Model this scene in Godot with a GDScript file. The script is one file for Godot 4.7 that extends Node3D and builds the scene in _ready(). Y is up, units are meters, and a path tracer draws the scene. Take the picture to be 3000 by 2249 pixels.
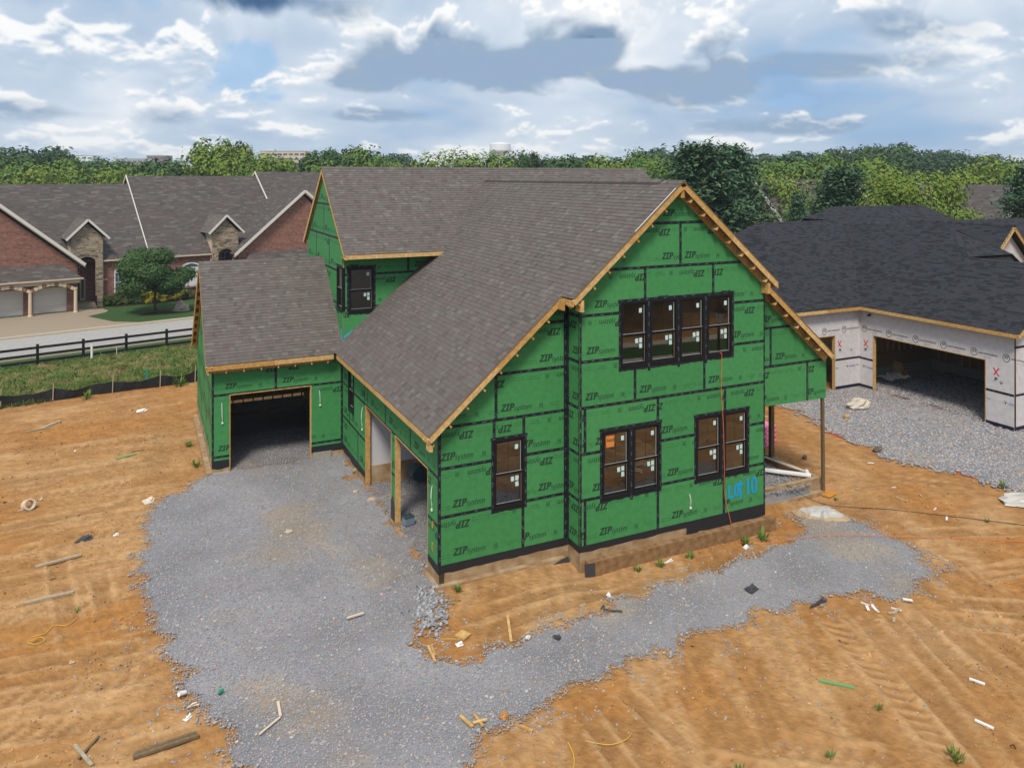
extends Node3D
# World: x = along the front of the green house, y = up, z = towards the street side (u, v, h below are x, -z, y).

class MB:
	var v := PackedVector3Array()
	var n := PackedVector3Array()
	var c := PackedColorArray()
	var t := PackedVector2Array()
	var col := Color.WHITE
	var tinted := false
	func tri(a: Vector3, b: Vector3, d: Vector3) -> void:
		var nn := (b - a).cross(d - a).normalized()
		v.append(a); v.append(d); v.append(b)
		n.append(nn); n.append(nn); n.append(nn)
		c.append(col); c.append(col); c.append(col)
	func trin(a: Vector3, b: Vector3, d: Vector3, na: Vector3, nb: Vector3, nd: Vector3) -> void:
		v.append(a); v.append(d); v.append(b)
		n.append(na); n.append(nd); n.append(nb)
		c.append(col); c.append(col); c.append(col)
	func quad(a: Vector3, b: Vector3, d: Vector3, e: Vector3) -> void:
		tri(a, b, d)
		tri(a, d, e)
	func box(tr: Transform3D, s: Vector3) -> void:
		var h := s * 0.5
		var p: Array[Vector3] = []
		for k in 8:
			p.append(tr * Vector3(h.x if k & 1 else -h.x, h.y if k & 2 else -h.y, h.z if k & 4 else -h.z))
		quad(p[4], p[5], p[7], p[6])
		quad(p[1], p[0], p[2], p[3])
		quad(p[5], p[1], p[3], p[7])
		quad(p[0], p[4], p[6], p[2])
		quad(p[6], p[7], p[3], p[2])
		quad(p[0], p[1], p[5], p[4])
	func abox(lo: Vector3, hi: Vector3) -> void:
		box(Transform3D(Basis(), (lo + hi) * 0.5), hi - lo)
	func bar(p: Vector3, q: Vector3, w: float, h: float, up := Vector3.UP) -> void:
		var z := (q - p).normalized()
		var x := up.cross(z).normalized()
		if x.length() < 0.5:
			x = Vector3.RIGHT.cross(z).normalized()
		box(Transform3D(Basis(x, z.cross(x), z), (p + q) * 0.5), Vector3(w, h, p.distance_to(q)))
	func prism(poly: PackedVector2Array, tr: Transform3D, d: float) -> void:
		var idx := Geometry2D.triangulate_polygon(poly)
		if idx.is_empty():
			return
		var pp := poly
		if Geometry2D.is_polygon_clockwise(pp):
			pp = poly.duplicate(); pp.reverse()
			idx = Geometry2D.triangulate_polygon(pp)
		for k in range(0, idx.size(), 3):
			var a := pp[idx[k]]; var b := pp[idx[k + 1]]; var e := pp[idx[k + 2]]
			if (b - a).cross(e - a) < 0.0:
				var sw := b; b = e; e = sw
			tri(tr * Vector3(a.x, a.y, d), tr * Vector3(b.x, b.y, d), tr * Vector3(e.x, e.y, d))
			tri(tr * Vector3(a.x, a.y, 0), tr * Vector3(e.x, e.y, 0), tr * Vector3(b.x, b.y, 0))
		for k in pp.size():
			var a := pp[k]; var b := pp[(k + 1) % pp.size()]
			quad(tr * Vector3(a.x, a.y, 0), tr * Vector3(b.x, b.y, 0), tr * Vector3(b.x, b.y, d), tr * Vector3(a.x, a.y, d))
	func tube(pts: PackedVector3Array, r0: float, r1: float, sides := 6) -> void:
		var rings := []
		var last := Vector3.ZERO
		for i in pts.size():
			var d := (pts[mini(i + 1, pts.size() - 1)] - pts[maxi(i - 1, 0)]).normalized()
			var x := d.cross(Vector3(0.13, 0.2, 0.97) if absf(d.y) > 0.8 else Vector3.UP).normalized()
			if i > 0 and x.dot(last) < 0.0:
				x = -x
			last = x
			var y := d.cross(x)
			var r := lerpf(r0, r1, float(i) / maxf(1.0, pts.size() - 1))
			var ring := []
			for k in sides:
				var a := TAU * k / sides
				var o := x * cos(a) + y * sin(a)
				ring.append([pts[i] + o * r, o])
			rings.append(ring)
		for i in rings.size() - 1:
			for k in sides:
				var a = rings[i][k]; var b = rings[i][(k + 1) % sides]; var d = rings[i + 1][(k + 1) % sides]; var e = rings[i + 1][k]
				trin(a[0], b[0], d[0], a[1], b[1], d[1])
				trin(a[0], d[0], e[0], a[1], d[1], e[1])
		for end in [0, rings.size() - 1]:
			for k in range(1, sides - 1):
				if end == 0:
					tri(rings[0][0][0], rings[0][k + 1][0], rings[0][k][0])
				else:
					tri(rings[end][0][0], rings[end][k][0], rings[end][k + 1][0])
	# surface of revolution about local y: profile of (radius, height)
	func lathe(prof: PackedVector2Array, tr: Transform3D, sides := 14) -> void:
		for i in prof.size() - 1:
			for k in sides:
				var a := TAU * k / sides; var b := TAU * (k + 1) / sides
				var p0 := tr * Vector3(prof[i].x * cos(a), prof[i].y, prof[i].x * sin(a))
				var p1 := tr * Vector3(prof[i].x * cos(b), prof[i].y, prof[i].x * sin(b))
				var p2 := tr * Vector3(prof[i + 1].x * cos(b), prof[i + 1].y, prof[i + 1].x * sin(b))
				var p3 := tr * Vector3(prof[i + 1].x * cos(a), prof[i + 1].y, prof[i + 1].x * sin(a))
				tri(p1, p0, p3)
				tri(p1, p3, p2)
	func mesh() -> ArrayMesh:
		if v.is_empty():
			return ArrayMesh.new()
		var a := []
		a.resize(Mesh.ARRAY_MAX)
		a[Mesh.ARRAY_VERTEX] = v
		a[Mesh.ARRAY_NORMAL] = n
		if tinted:
			a[Mesh.ARRAY_COLOR] = c
		if t.size() == v.size() and t.size() > 0:
			a[Mesh.ARRAY_TEX_UV] = t
		var m := ArrayMesh.new()
		m.add_surface_from_arrays(Mesh.PRIMITIVE_TRIANGLES, a)
		return m

var used := {}
var M := {}
var rng := RandomNumberGenerator.new()
var fn := FastNoiseLite.new()
var fn2 := FastNoiseLite.new()
var EYE := P(-6.764, -18.449, 9.781)

func P(u: float, v: float, h: float) -> Vector3:
	return Vector3(u, h, -v)

func numbered(called: String) -> String:
	if not used.has(called):
		used[called] = 0
		return called
	used[called] += 1
	return "%s_%03d" % [called, used[called]]

func meta(o: Node, label: String, category: String, group := "", kind := "") -> void:
	if label: o.set_meta("label", label)
	if category: o.set_meta("category", category)
	if group: o.set_meta("group", group)
	if kind: o.set_meta("kind", kind)

func thing(called: String, label: String, category: String, at := Vector3.ZERO, turn := 0.0, group := "") -> Node3D:
	var o := Node3D.new()
	o.name = numbered(called)
	add_child(o)
	o.position = at
	o.rotation.y = turn
	meta(o, label, category, group)
	return o

func put(called: String, m: Mesh, mat: Material, parent: Node = null) -> MeshInstance3D:
	var o := MeshInstance3D.new()
	o.mesh = m
	o.material_override = mat
	if parent == null:
		o.name = numbered(called)
		add_child(o)
	else:
		o.name = called
		parent.add_child(o, true)
	return o

func part(called: String, b: MB, mat: Material, parent: Node = null) -> MeshInstance3D:
	return put(called, b.mesh(), mat, parent)

func lone(called: String, b: MB, mat: Material, label: String, category: String, group := "") -> MeshInstance3D:
	var o := part(called, b, mat)
	meta(o, label, category, group)
	return o

func sbox(called: String, lo: Vector3, hi: Vector3, mat: Material, parent: Node) -> MeshInstance3D:
	var b := MB.new()
	b.abox(lo, hi)
	return part(called, b, mat, parent)

func sbar(called: String, p: Vector3, q: Vector3, w: float, h: float, mat: Material, parent: Node, up := Vector3.UP) -> MeshInstance3D:
	var b := MB.new()
	b.bar(p, q, w, h, up)
	return part(called, b, mat, parent)

func lin(r: float, g: float, b: float) -> Color:
	return Color(r, g, b).linear_to_srgb()

func noise_tex(freq: float, lo: Color, hi: Color, size := 512, kind := FastNoiseLite.TYPE_SIMPLEX_SMOOTH, octaves := 5, sd := 1, stretch := 1.0) -> Texture2D:
	var f := FastNoiseLite.new()
	f.noise_type = kind
	f.frequency = freq
	f.fractal_octaves = octaves
	f.seed = sd
	var im := f.get_seamless_image(size, size)
	var g := Image.create(size, size, false, Image.FORMAT_RGB8)
	var src := im.get_data()
	var out := PackedByteArray()
	out.resize(size * size * 3)
	for i in size * size:
		var k := src[i] / 255.0
		out[i * 3] = int(lerpf(lo.r, hi.r, k) * 255.0)
		out[i * 3 + 1] = int(lerpf(lo.g, hi.g, k) * 255.0)
		out[i * 3 + 2] = int(lerpf(lo.b, hi.b, k) * 255.0)
	g = Image.create_from_data(size, size, false, Image.FORMAT_RGB8, out)
	if stretch != 1.0:
		g.resize(int(size * stretch), size)
	return ImageTexture.create_from_image(g)

func mat(called: String, color: Color, rough := 0.85, tex: Texture2D = null, scale := 1.0, vcol := false, bump: Texture2D = null, bump_cm := 0.0) -> StandardMaterial3D:
	var m := StandardMaterial3D.new()
	m.resource_name = called
	m.albedo_color = color
	m.roughness = rough
	m.metallic_specular = 0.35
	m.vertex_color_use_as_albedo = vcol
	if tex or bump:
		m.uv1_triplanar = true
		m.uv1_world_triplanar = true
		m.uv1_scale = Vector3.ONE * scale
	if tex:
		m.albedo_texture = tex
	if bump:
		m.heightmap_enabled = true
		m.heightmap_texture = bump
		m.heightmap_scale = bump_cm
	M[called] = m
	return m

# ---- lettering as flat outlines: triangles in units of the font's size
var letters := {}
func glyphs(text: String, bold := false, italic := true, serif := false) -> PackedVector2Array:
	var key := "%s%s%s%s" % [text, bold, italic, serif]
	if letters.has(key):
		return letters[key]
	var f := SystemFont.new()
	f.font_names = PackedStringArray(["Droid Serif" if serif else "Droid Sans"])
	if bold:
		f.font_weight = 700
	var tm := TextMesh.new()
	tm.text = text
	var fv := FontVariation.new()
	fv.base_font = f
	fv.variation_embolden = 1.0 if text == "ZIP" else 0.0
	tm.font = fv
	tm.font_size = 64
	tm.pixel_size = 1.0 / 64.0
	tm.depth = 0.0
	tm.curve_step = 6.0
	tm.horizontal_alignment = HORIZONTAL_ALIGNMENT_LEFT
	tm.vertical_alignment = VERTICAL_ALIGNMENT_BOTTOM
	var out := PackedVector2Array()
	var a := tm.get_mesh_arrays()
	var vs: PackedVector3Array = a[Mesh.ARRAY_VERTEX]
	var ids = a[Mesh.ARRAY_INDEX]
	if ids == null or ids.is_empty():
		ids = range(vs.size())
	var low := 1e9
	for q in vs:
		low = minf(low, q.y)
	for i in ids:
		var q := vs[i]
		out.append(Vector2(q.x + (q.y * 0.22 if italic else 0.0), q.y))
	letters[key] = out
	return out

# adds text, size h (em), at p in the plane's own axes, cut to the polygon
func write(b: MB, g: PackedVector2Array, tr2: Transform2D, plane: Transform3D, lift: float, clip: PackedVector2Array) -> void:
	var lo := clip[0]; var hi := clip[0]
	for q in clip:
		lo = lo.min(q); hi = hi.max(q)
	var rect := clip.size() == 4 and absf((hi.x - lo.x) * (hi.y - lo.y) - absf(area(clip))) < 1e-3
	for k in range(0, g.size(), 3):
		var a := tr2 * g[k]; var d := tr2 * g[k + 1]; var e := tr2 * g[k + 2]
		var tl := a.min(d).min(e); var th := a.max(d).max(e)
		if tl.x > hi.x or tl.y > hi.y or th.x < lo.x or th.y < lo.y:
			continue
		var polys: Array = [PackedVector2Array([a, d, e])]
		if not (rect and tl.x > lo.x and tl.y > lo.y and th.x < hi.x and th.y < hi.y):
			polys = Geometry2D.intersect_polygons(PackedVector2Array([a, d, e]), clip)
		for p in polys:
			for i in range(1, p.size() - 1):
				var x: Vector2 = p[0]; var y: Vector2 = p[i]; var z: Vector2 = p[i + 1]
				if (y - x).cross(z - x) < 0.0:
					var sw := y; y = z; z = sw
				b.tri(plane * Vector3(x.x, x.y, lift), plane * Vector3(y.x, y.y, lift), plane * Vector3(z.x, z.y, lift))

func area(p: PackedVector2Array) -> float:
	var s := 0.0
	for i in p.size():
		s += p[i].cross(p[(i + 1) % p.size()])
	return s * 0.5

func rect(x0: float, y0: float, x1: float, y1: float) -> PackedVector2Array:
	return PackedVector2Array([Vector2(x0, y0), Vector2(x1, y0), Vector2(x1, y1), Vector2(x0, y1)])

func cut(poly: PackedVector2Array, outline: PackedVector2Array, holes: Array) -> Array:
	var res: Array = Geometry2D.intersect_polygons(poly, outline)
	for hole in holes:
		var nxt := []
		for p in res:
			for q in Geometry2D.clip_polygons(p, hole):
				if not Geometry2D.is_polygon_clockwise(q) and absf(area(q)) > 0.0015:
					nxt.append(q)
		res = nxt
	return res

func cloud_at(az: float, el: float, a: FastNoiseLite, b: FastNoiseLite, w: FastNoiseLite) -> Color:
	# az, el in degrees; heights are stretched near the horizon, where clouds are seen edge-on
	var y := el * (2.9 - 0.08 * minf(el, 14.0)) if el < 14.0 else 24.9 + (el - 14.0) * 0.9
	var r := deg_to_rad(az)
	var cx := cos(r) * 57.0
	var cz := sin(r) * 57.0
	var wx := w.get_noise_3d(cx, y, cz) * 3.0
	var broad := a.get_noise_3d(cx + wx, y, cz - wx)                    # big masses
	var d0 := b.get_noise_3d(cx + wx, y, cz - wx)
	var d1 := b.get_noise_3d(cx + wx, y + 1.0, cz - wx)
	var d2 := b.get_noise_3d(cx + wx, y + 0.35, cz - wx)
	var lit := clampf((d0 - d1) * 1.5 + (d0 - d2) * 2.4, -0.5, 0.6)      # heads brighten toward their tops
	var low := 1.0 - smoothstep(0.6, 3.2, el)
	# a pale sheet behind
	var grey := clampf(0.46 - broad * 1.1 - d0 * 0.22, 0.0, 1.0)
	var c := Color(0.845, 0.848, 0.852).lerp(Color(0.475, 0.575, 0.69), grey)
	c = c.lerp(Color(0.70, 0.745, 0.785), low * 0.6)
	var gap := smoothstep(0.14, 0.40, -broad - d0 * 0.5 - 0.06) * 0.35 * (1.0 - low)
	for d in blue_gaps:
		var dx: float = (fposmod(az - d[0] + 180.0, 360.0) - 180.0) / d[2]
		var dy: float = (el - d[1]) / d[3]
		if absf(dx) < 1.6 and absf(dy) < 1.6:
			gap = maxf(gap, 0.6 - 0.6 * smoothstep(0.15, 1.05, sqrt(dx * dx + dy * dy) + d0 * 2.2 + broad * 0.5))
	c = c.lerp(Color(0.50, 0.645, 0.79), gap)
	# cumulus in front, with crisp heads and soft grey bases
	var cum := smoothstep(-0.02, 0.12, d0 + broad * 0.55 + 0.03 + low * 0.05) * (0.35 + 0.65 * smoothstep(-0.10, 0.12, lit))
	var body := Color(0.545, 0.625, 0.715).lerp(Color(0.868, 0.864, 0.855), clampf(0.50 + lit * 1.25 + broad * 0.4, 0.0, 1.0))
	c = c.lerp(body, cum * 0.88)
	var dark := 0.0
	for d in dark_clouds:
		var dx: float = fposmod(az - d[0] + 180.0, 360.0) - 180.0
		if absf(dx) > d[2] * 1.8:
			continue
		dx = dx / d[2]
		var dy: float = (el - d[1]) / d[3]
		if absf(dy) > 1.8:
			continue
		if dy < 0.0:
			dy *= 1.25   # flat base
		dark = maxf(dark, d[4] * (1.0 - smoothstep(0.15, 1.05, sqrt(dx * dx + dy * dy) + broad * 0.5 - d0 * 1.25)))
	var wisps := w.get_noise_3d(cx * 2.2, y * 6.0, cz * 2.2)
	var deep := Color(0.165, 0.290, 0.430).lerp(Color(0.42, 0.505, 0.60), clampf(0.28 + wisps * 1.0 + lit * 1.0 + d0 * 0.9, 0.0, 1.0))
	return c.lerp(deep, clampf(dark * 1.08, 0.0, 1.0))

var dark_clouds := []
var blue_gaps := []

func make_sky() -> Texture2D:
	# masses seen in the picture, then others like them round the rest of the sky: azimuth, height, half width, half height, strength
	dark_clouds = [[27.5, 8.3, 11.5, 3.2, 1.0], [34.0, 6.9, 9.0, 2.1, 0.95], [19.5, 7.6, 7.0, 2.2, 0.8], [9.5, 12.4, 9.0, 2.0, 0.85], [48.0, 7.6, 6.5, 1.3, 0.45], [52.0, 9.6, 6.0, 1.6, 0.3], [-4.0, 4.0, 7.0, 0.9, 0.3], [15.0, 4.4, 7.0, 0.7, 0.4], [44.0, 3.4, 6.0, 0.7, 0.35]]
	blue_gaps = [[6.4, 6.9, 3.2, 1.7], [-1.5, 13.0, 3.5, 1.2], [44.5, 5.0, 2.0, 0.5]]
	var r := RandomNumberGenerator.new()
	r.seed = 5
	for k in 26:
		var az := r.randf_range(72.0, 340.0)
		dark_clouds.append([az, r.randf_range(4.0, 45.0), r.randf_range(6.0, 12.0), r.randf_range(1.5, 4.5), r.randf_range(0.4, 0.9)])
		blue_gaps.append([r.randf_range(72.0, 340.0), r.randf_range(6.0, 40.0), r.randf_range(3.0, 6.0), r.randf_range(1.5, 4.0)])
	var a := FastNoiseLite.new(); a.seed = 11; a.frequency = 0.032; a.fractal_octaves = 5; a.fractal_gain = 0.5
	var b := FastNoiseLite.new(); b.seed = 23; b.frequency = 0.13; b.fractal_octaves = 6; b.fractal_gain = 0.52
	var w := FastNoiseLite.new(); w.seed = 31; w.frequency = 0.06; w.fractal_octaves = 5
	var wide := 4096
	var tall := 2048
	var im := Image.create(512, 256, false, Image.FORMAT_RGB8)
	for y in 256:
		for x in 512:
			var el := 90.0 - (y + 0.5) * 180.0 / 256.0
			im.set_pixel(x, y, cloud_at((x + 0.5) * 360.0 / 512.0, maxf(el, 0.2), a, b, w) if el > -2.0 else Color(0.45, 0.45, 0.43))
	im.resize(wide, tall, Image.INTERPOLATE_BILINEAR)
	var from_row := int((90.0 - 17.0) / 180.0 * tall)
	var to_row := tall / 2 + 2
	var sharp := PackedByteArray()
	var rows := to_row - from_row
	# the low band is computed at full detail all the way round
	sharp.resize(wide * rows * 3)
	var i := 0
	for y in rows:
		var el := maxf(90.0 - (from_row + y + 0.5) * 180.0 / tall, 0.05)
		for x in wide:
			if x > 760 and x < 3960 and (x % 4 or y % 2):
				var from := i - (x % 4) * 3 if y % 2 == 0 else i - wide * 3
				sharp[i] = sharp[from]; sharp[i + 1] = sharp[from + 1]; sharp[i + 2] = sharp[from + 2]
				i += 3
				continue
			var c := cloud_at((x + 0.5) * 360.0 / wide, el, a, b, w)
			sharp[i] = c.r8; sharp[i + 1] = c.g8; sharp[i + 2] = c.b8
			i += 3
	im.blit_rect(Image.create_from_data(wide, rows, false, Image.FORMAT_RGB8, sharp), Rect2i(0, 0, wide, rows), Vector2i(0, from_row))
	return ImageTexture.create_from_image(im)

func set_view() -> void:
	var cam := Camera3D.new()
	cam.name = "camera"
	add_child(cam)
	cam.position = EYE
	cam.rotation.y = -0.445
	cam.projection = Camera3D.PROJECTION_FRUSTUM
	cam.near = 0.1
	cam.size = 0.1 * 2249.0 / 2284.724
	cam.frustum_offset = Vector2(0, -0.1 * (1124.5 - 517.731) / 2284.724)
	cam.far = 6000.0
	cam.current = true
	var we := WorldEnvironment.new()
	we.name = "environment"
	var e := Environment.new()
	e.background_mode = Environment.BG_SKY
	e.tonemap_mode = Environment.TONE_MAPPER_LINEAR
	e.tonemap_exposure = 1.48
	var sm := PanoramaSkyMaterial.new()
	sm.panorama = make_sky()
	sm.energy_multiplier = 1.0
	e.sky = Sky.new()
	e.sky.sky_material = sm
	e.background_energy_multiplier = 1.0
	e.sdfgi_enabled = true
	e.ssao_enabled = true
	e.ssil_enabled = true
	e.fog_enabled = true
	e.fog_density = 0.00035
	e.fog_light_color = Color(0.78, 0.84, 0.90)
	we.environment = e
	add_child(we)
	var sun := DirectionalLight3D.new()
	sun.name = "sun"
	sun.light_energy = 0.8
	sun.light_color = Color(1.0, 0.96, 0.90)
	sun.light_angular_distance = 14.0
	sun.shadow_enabled = true
	add_child(sun)
	# high, over the left shoulder
	sun.look_at_from_position(Vector3.ZERO, -Vector3(-0.35, 0.80, 0.50))

func make_materials() -> void:
	var grain := noise_tex(0.012, Color(0.80, 0.77, 0.72), Color(1, 1, 1), 512, FastNoiseLite.TYPE_SIMPLEX_SMOOTH, 5, 3)
	var blot := noise_tex(0.02, Color(0.91, 0.91, 0.91), Color(1, 1, 1), 512, FastNoiseLite.TYPE_SIMPLEX_SMOOTH, 6, 4)
	var speck := noise_tex(0.2, Color(0.6, 0.6, 0.6), Color(1, 1, 1), 512, FastNoiseLite.TYPE_SIMPLEX_SMOOTH, 3, 5)
	var cells := noise_tex(0.09, Color(0.72, 0.72, 0.72), Color(1, 1, 1), 1024, FastNoiseLite.TYPE_CELLULAR, 2, 6)
	var stainy := noise_tex(0.01, Color(0.76, 0.66, 0.55), Color(1, 1, 1), 512, FastNoiseLite.TYPE_SIMPLEX_SMOOTH, 6, 7)
	M["speck"] = speck
	for k in 4:
		var g := mat("green_panel%d" % k, [lin(0.058, 0.262, 0.086), lin(0.062, 0.272, 0.092), lin(0.056, 0.252, 0.083), lin(0.066, 0.276, 0.092)][k], 0.62, blot, 0.45)
		g.metallic_specular = 0.3
	mat("ink", lin(0.020, 0.055, 0.030), 0.8)
	mat("faint_ink", lin(0.018, 0.066, 0.030), 0.8)
	mat("tape_print", lin(0.14, 0.16, 0.22), 0.6)
	mat("tape", lin(0.012, 0.013, 0.019), 0.5)
	mat("flashing", lin(0.022, 0.023, 0.028), 0.55, blot, 0.7)
	mat("bare_edge", lin(0.42, 0.29, 0.13), 0.8)
	for k in 4:
		mat("lumber%d" % k, [lin(0.66, 0.43, 0.18), lin(0.60, 0.37, 0.135), lin(0.70, 0.48, 0.22), lin(0.56, 0.33, 0.11)][k], 0.75, grain, 0.9)
	mat("old_lumber", lin(0.20, 0.145, 0.085), 0.85, grain, 1.2)
	mat("grey_lumber", lin(0.46, 0.40, 0.30), 0.85, grain, 1.2)
	mat("osb", lin(0.42, 0.25, 0.10), 0.85, speck, 1.3)
	mat("inner", lin(0.44, 0.27, 0.12), 0.85, speck, 1.1)
	mat("drywall", lin(0.52, 0.52, 0.55), 0.9)
	mat("concrete", lin(0.42, 0.33, 0.22), 0.9, stainy, 0.35, false, speck, 0.5)
	mat("stained_concrete", lin(0.30, 0.20, 0.11), 0.9, stainy, 0.6, false, speck, 0.8)
	mat("grey_concrete", lin(0.34, 0.32, 0.28), 0.9, blot, 0.4, false, speck, 0.5)
	mat("shingle", Color.WHITE, 0.95, speck, 1.6, true)
	mat("felt", lin(0.045, 0.043, 0.042), 0.95)
	mat("window_black", lin(0.010, 0.010, 0.012), 0.42)
	mat("weatherstrip", lin(0.36, 0.40, 0.38), 0.6)
	mat("track", lin(0.26, 0.19, 0.14), 0.6)
	mat("sticker", lin(0.50, 0.68, 0.66), 0.6)
	var glass := mat("glass", Color(0.03, 0.035, 0.035, 0.02), 0.01)
	glass.transparency = BaseMaterial3D.TRANSPARENCY_ALPHA
	glass.metallic_specular = 0.5
	mat("white_wire", lin(0.75, 0.75, 0.72), 0.6)
	mat("cyan", lin(0.01, 0.42, 0.62), 0.5)
	mat("cyan_paint", lin(0.008, 0.30, 0.66), 0.7)
	mat("orange_paint", lin(0.62, 0.25, 0.02), 0.8)
	mat("red_paint", lin(0.55, 0.03, 0.04), 0.8)
	mat("orange_cord", lin(0.72, 0.16, 0.03), 0.6)
	mat("dark_wire", lin(0.03, 0.035, 0.035), 0.6)
	mat("soil", Color.WHITE, 0.97, noise_tex(0.012, Color(0.84, 0.81, 0.78), Color(1, 1, 1), 1024, FastNoiseLite.TYPE_SIMPLEX_SMOOTH, 6, 8), 0.21, true, noise_tex(0.03, Color(0, 0, 0), Color(1, 1, 1), 1024, FastNoiseLite.TYPE_SIMPLEX_SMOOTH, 5, 9), 2.6)
	mat("gravel_bed", Color.WHITE, 0.95, cells, 0.8, true, cells, 2.0)
	mat("stone", Color.WHITE, 0.9, null, 1.0, true)
	mat("leaf", Color.WHITE, 0.75, null, 1.0, true).backlight = Color(0.22, 0.26, 0.08)
	mat("blade", Color.WHITE, 0.8, null, 1.0, true).backlight = Color(0.2, 0.25, 0.08)
	mat("bark", lin(0.085, 0.065, 0.048), 0.95, grain, 1.0)
	mat("wrap", lin(0.62, 0.60, 0.62), 0.6, blot, 0.3)
	mat("wrap_ink", lin(0.02, 0.02, 0.03), 0.7)
	mat("wrap_blue", lin(0.10, 0.16, 0.42), 0.7)
	mat("wrap_tape", lin(0.012, 0.014, 0.045), 0.5)
	mat("sky_white", lin(0.70, 0.72, 0.74), 0.6)
	mat("brick", lin(1, 1, 1), 0.9, brick_tex(), 0.45)
	mat("mortar", lin(0.32, 0.26, 0.21), 0.95)
	mat("trim", lin(0.60, 0.57, 0.52), 0.7)
	mat("cream", lin(0.56, 0.45, 0.33), 0.75)
	mat("door_white", lin(0.60, 0.57, 0.53), 0.6)
	mat("window_white", lin(0.72, 0.73, 0.74), 0.5)
	mat("blind", lin(0.62, 0.66, 0.70), 0.7)
	mat("dark", lin(0.02, 0.018, 0.016), 0.7)
	mat("asphalt", lin(0.36, 0.35, 0.335), 0.95, blot, 0.2, false, speck, 0.4)
	mat("street_asphalt", lin(0.10, 0.10, 0.10), 0.95, blot, 0.2)
	mat("drive", lin(0.46, 0.38, 0.28), 0.95, speck, 0.6, false, speck, 0.4)
	mat("kerb", lin(0.48, 0.41, 0.32), 0.95, blot, 0.5)
	mat("lawn", lin(0.045, 0.10, 0.028), 0.95, noise_tex(0.02, Color(0.75, 0.8, 0.7), Color(1, 1, 1), 512, FastNoiseLite.TYPE_SIMPLEX_SMOOTH, 6, 12), 0.4)
	mat("mulch", lin(0.05, 0.032, 0.022), 0.95, speck, 1.2)
	mat("fence_black", lin(0.012, 0.012, 0.014), 0.7)
	mat("silt", lin(0.018, 0.018, 0.020), 0.7)
	mat("stone_veneer", Color.WHITE, 0.95, speck, 1.0, true)
	mat("pink", lin(0.85, 0.28, 0.48), 0.7)
	mat("pink_ink", lin(0.65, 0.05, 0.22), 0.7)
	mat("plastic_white", lin(0.72, 0.72, 0.72), 0.4)
	mat("yellow", lin(0.60, 0.36, 0.05), 0.6)
	mat("teal", lin(0.02, 0.24, 0.17), 0.6)
	mat("lime", lin(0.16, 0.30, 0.12), 0.7)
	mat("tar", lin(0.05, 0.05, 0.058), 0.7)
	mat("card", lin(0.60, 0.50, 0.40), 0.8)
	mat("ply", lin(0.60, 0.27, 0.05), 0.8, grain, 1.0)
	mat("bucket_blue", lin(0.16, 0.22, 0.30), 0.4)
	mat("tank", lin(0.035, 0.075, 0.085), 0.35)
	mat("sun_red", lin(0.52, 0.10, 0.03), 0.6)
	mat("sun_gold", lin(0.75, 0.45, 0.10), 0.6)
	mat("far_wall", lin(0.34, 0.33, 0.32), 0.8)
	mat("far_brick", lin(0.20, 0.11, 0.085), 0.9)
	mat("far_glass", lin(0.05, 0.08, 0.11), 0.2)
	mat("far_white", lin(0.75, 0.76, 0.78), 0.6)

# brick courses too fine to tell apart at this distance
func brick_tex() -> Texture2D:
	var r := RandomNumberGenerator.new()
	r.seed = 77
	var im := Image.create(512, 512, false, Image.FORMAT_RGB8)
	im.fill(lin(0.30, 0.22, 0.18))
	for row in 32:
		for k in 11:
			var t := r.randf()
			var c := lin(0.20, 0.068, 0.050)
			if t < 0.12: c = lin(0.045, 0.032, 0.034)
			elif t < 0.24: c = lin(0.31, 0.15, 0.11)
			elif t < 0.55: c = lin(0.24, 0.088, 0.062)
			c = c.lerp(Color(0.4, 0.25, 0.2), r.randf() * 0.2)
			var x := int(fposmod(k * 46.55 + (23 if row % 2 else 0), 512.0))
			im.fill_rect(Rect2i(x, row * 16 + 1, 43, 13), c)
			if x + 43 > 512:
				im.fill_rect(Rect2i(0, row * 16 + 1, x + 43 - 512, 13), c)
	return ImageTexture.create_from_image(im)

const EX := Vector2(0.97101, 0.23901)     # along the brick houses' street, in (u, v)
const EN := Vector2(-0.23901, 0.97101)
const EO := Vector2(-14.734, 56.01)

func B(p: float, q: float, h: float) -> Vector3:
	var w := EO + EX * p + EN * q
	return P(w.x, w.y, h)

var tracks := []      # wheel tracks: [from, to, half width, depth, lug spacing]

func base_h(u: float, v: float) -> float:
	var q := (Vector2(u, v) - EO).dot(EN)
	var h := -0.5 - 1.05 * smoothstep(-34.0, -18.0, q)
	# dug out along the front of the house
	var d := (1.0 - smoothstep(0.3, 1.5, absf(v + 1.1))) * smoothstep(2.6, 4.2, u) * (1.0 - smoothstep(10.2, 11.6, u))
	h -= 0.24 * d
	h -= 0.10 * (1.0 - smoothstep(0.5, 1.4, absf(u + 5.2))) * smoothstep(9.8, 11.0, v) * (1.0 - smoothstep(17.0, 19.0, v))
	h -= 0.16 * (1.0 - smoothstep(0.6, 2.2, Vector2(u - 13.0, v + 0.3).length()))
	var far := maxf(0.0, q - 110.0)
	h += minf(far * 0.012, 6.0) * smoothstep(10.0, 120.0, u)
	return h

func bare_h(u: float, v: float) -> float:
	return base_h(u, v) + fn.get_noise_2d(u, v) * 0.035

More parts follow.
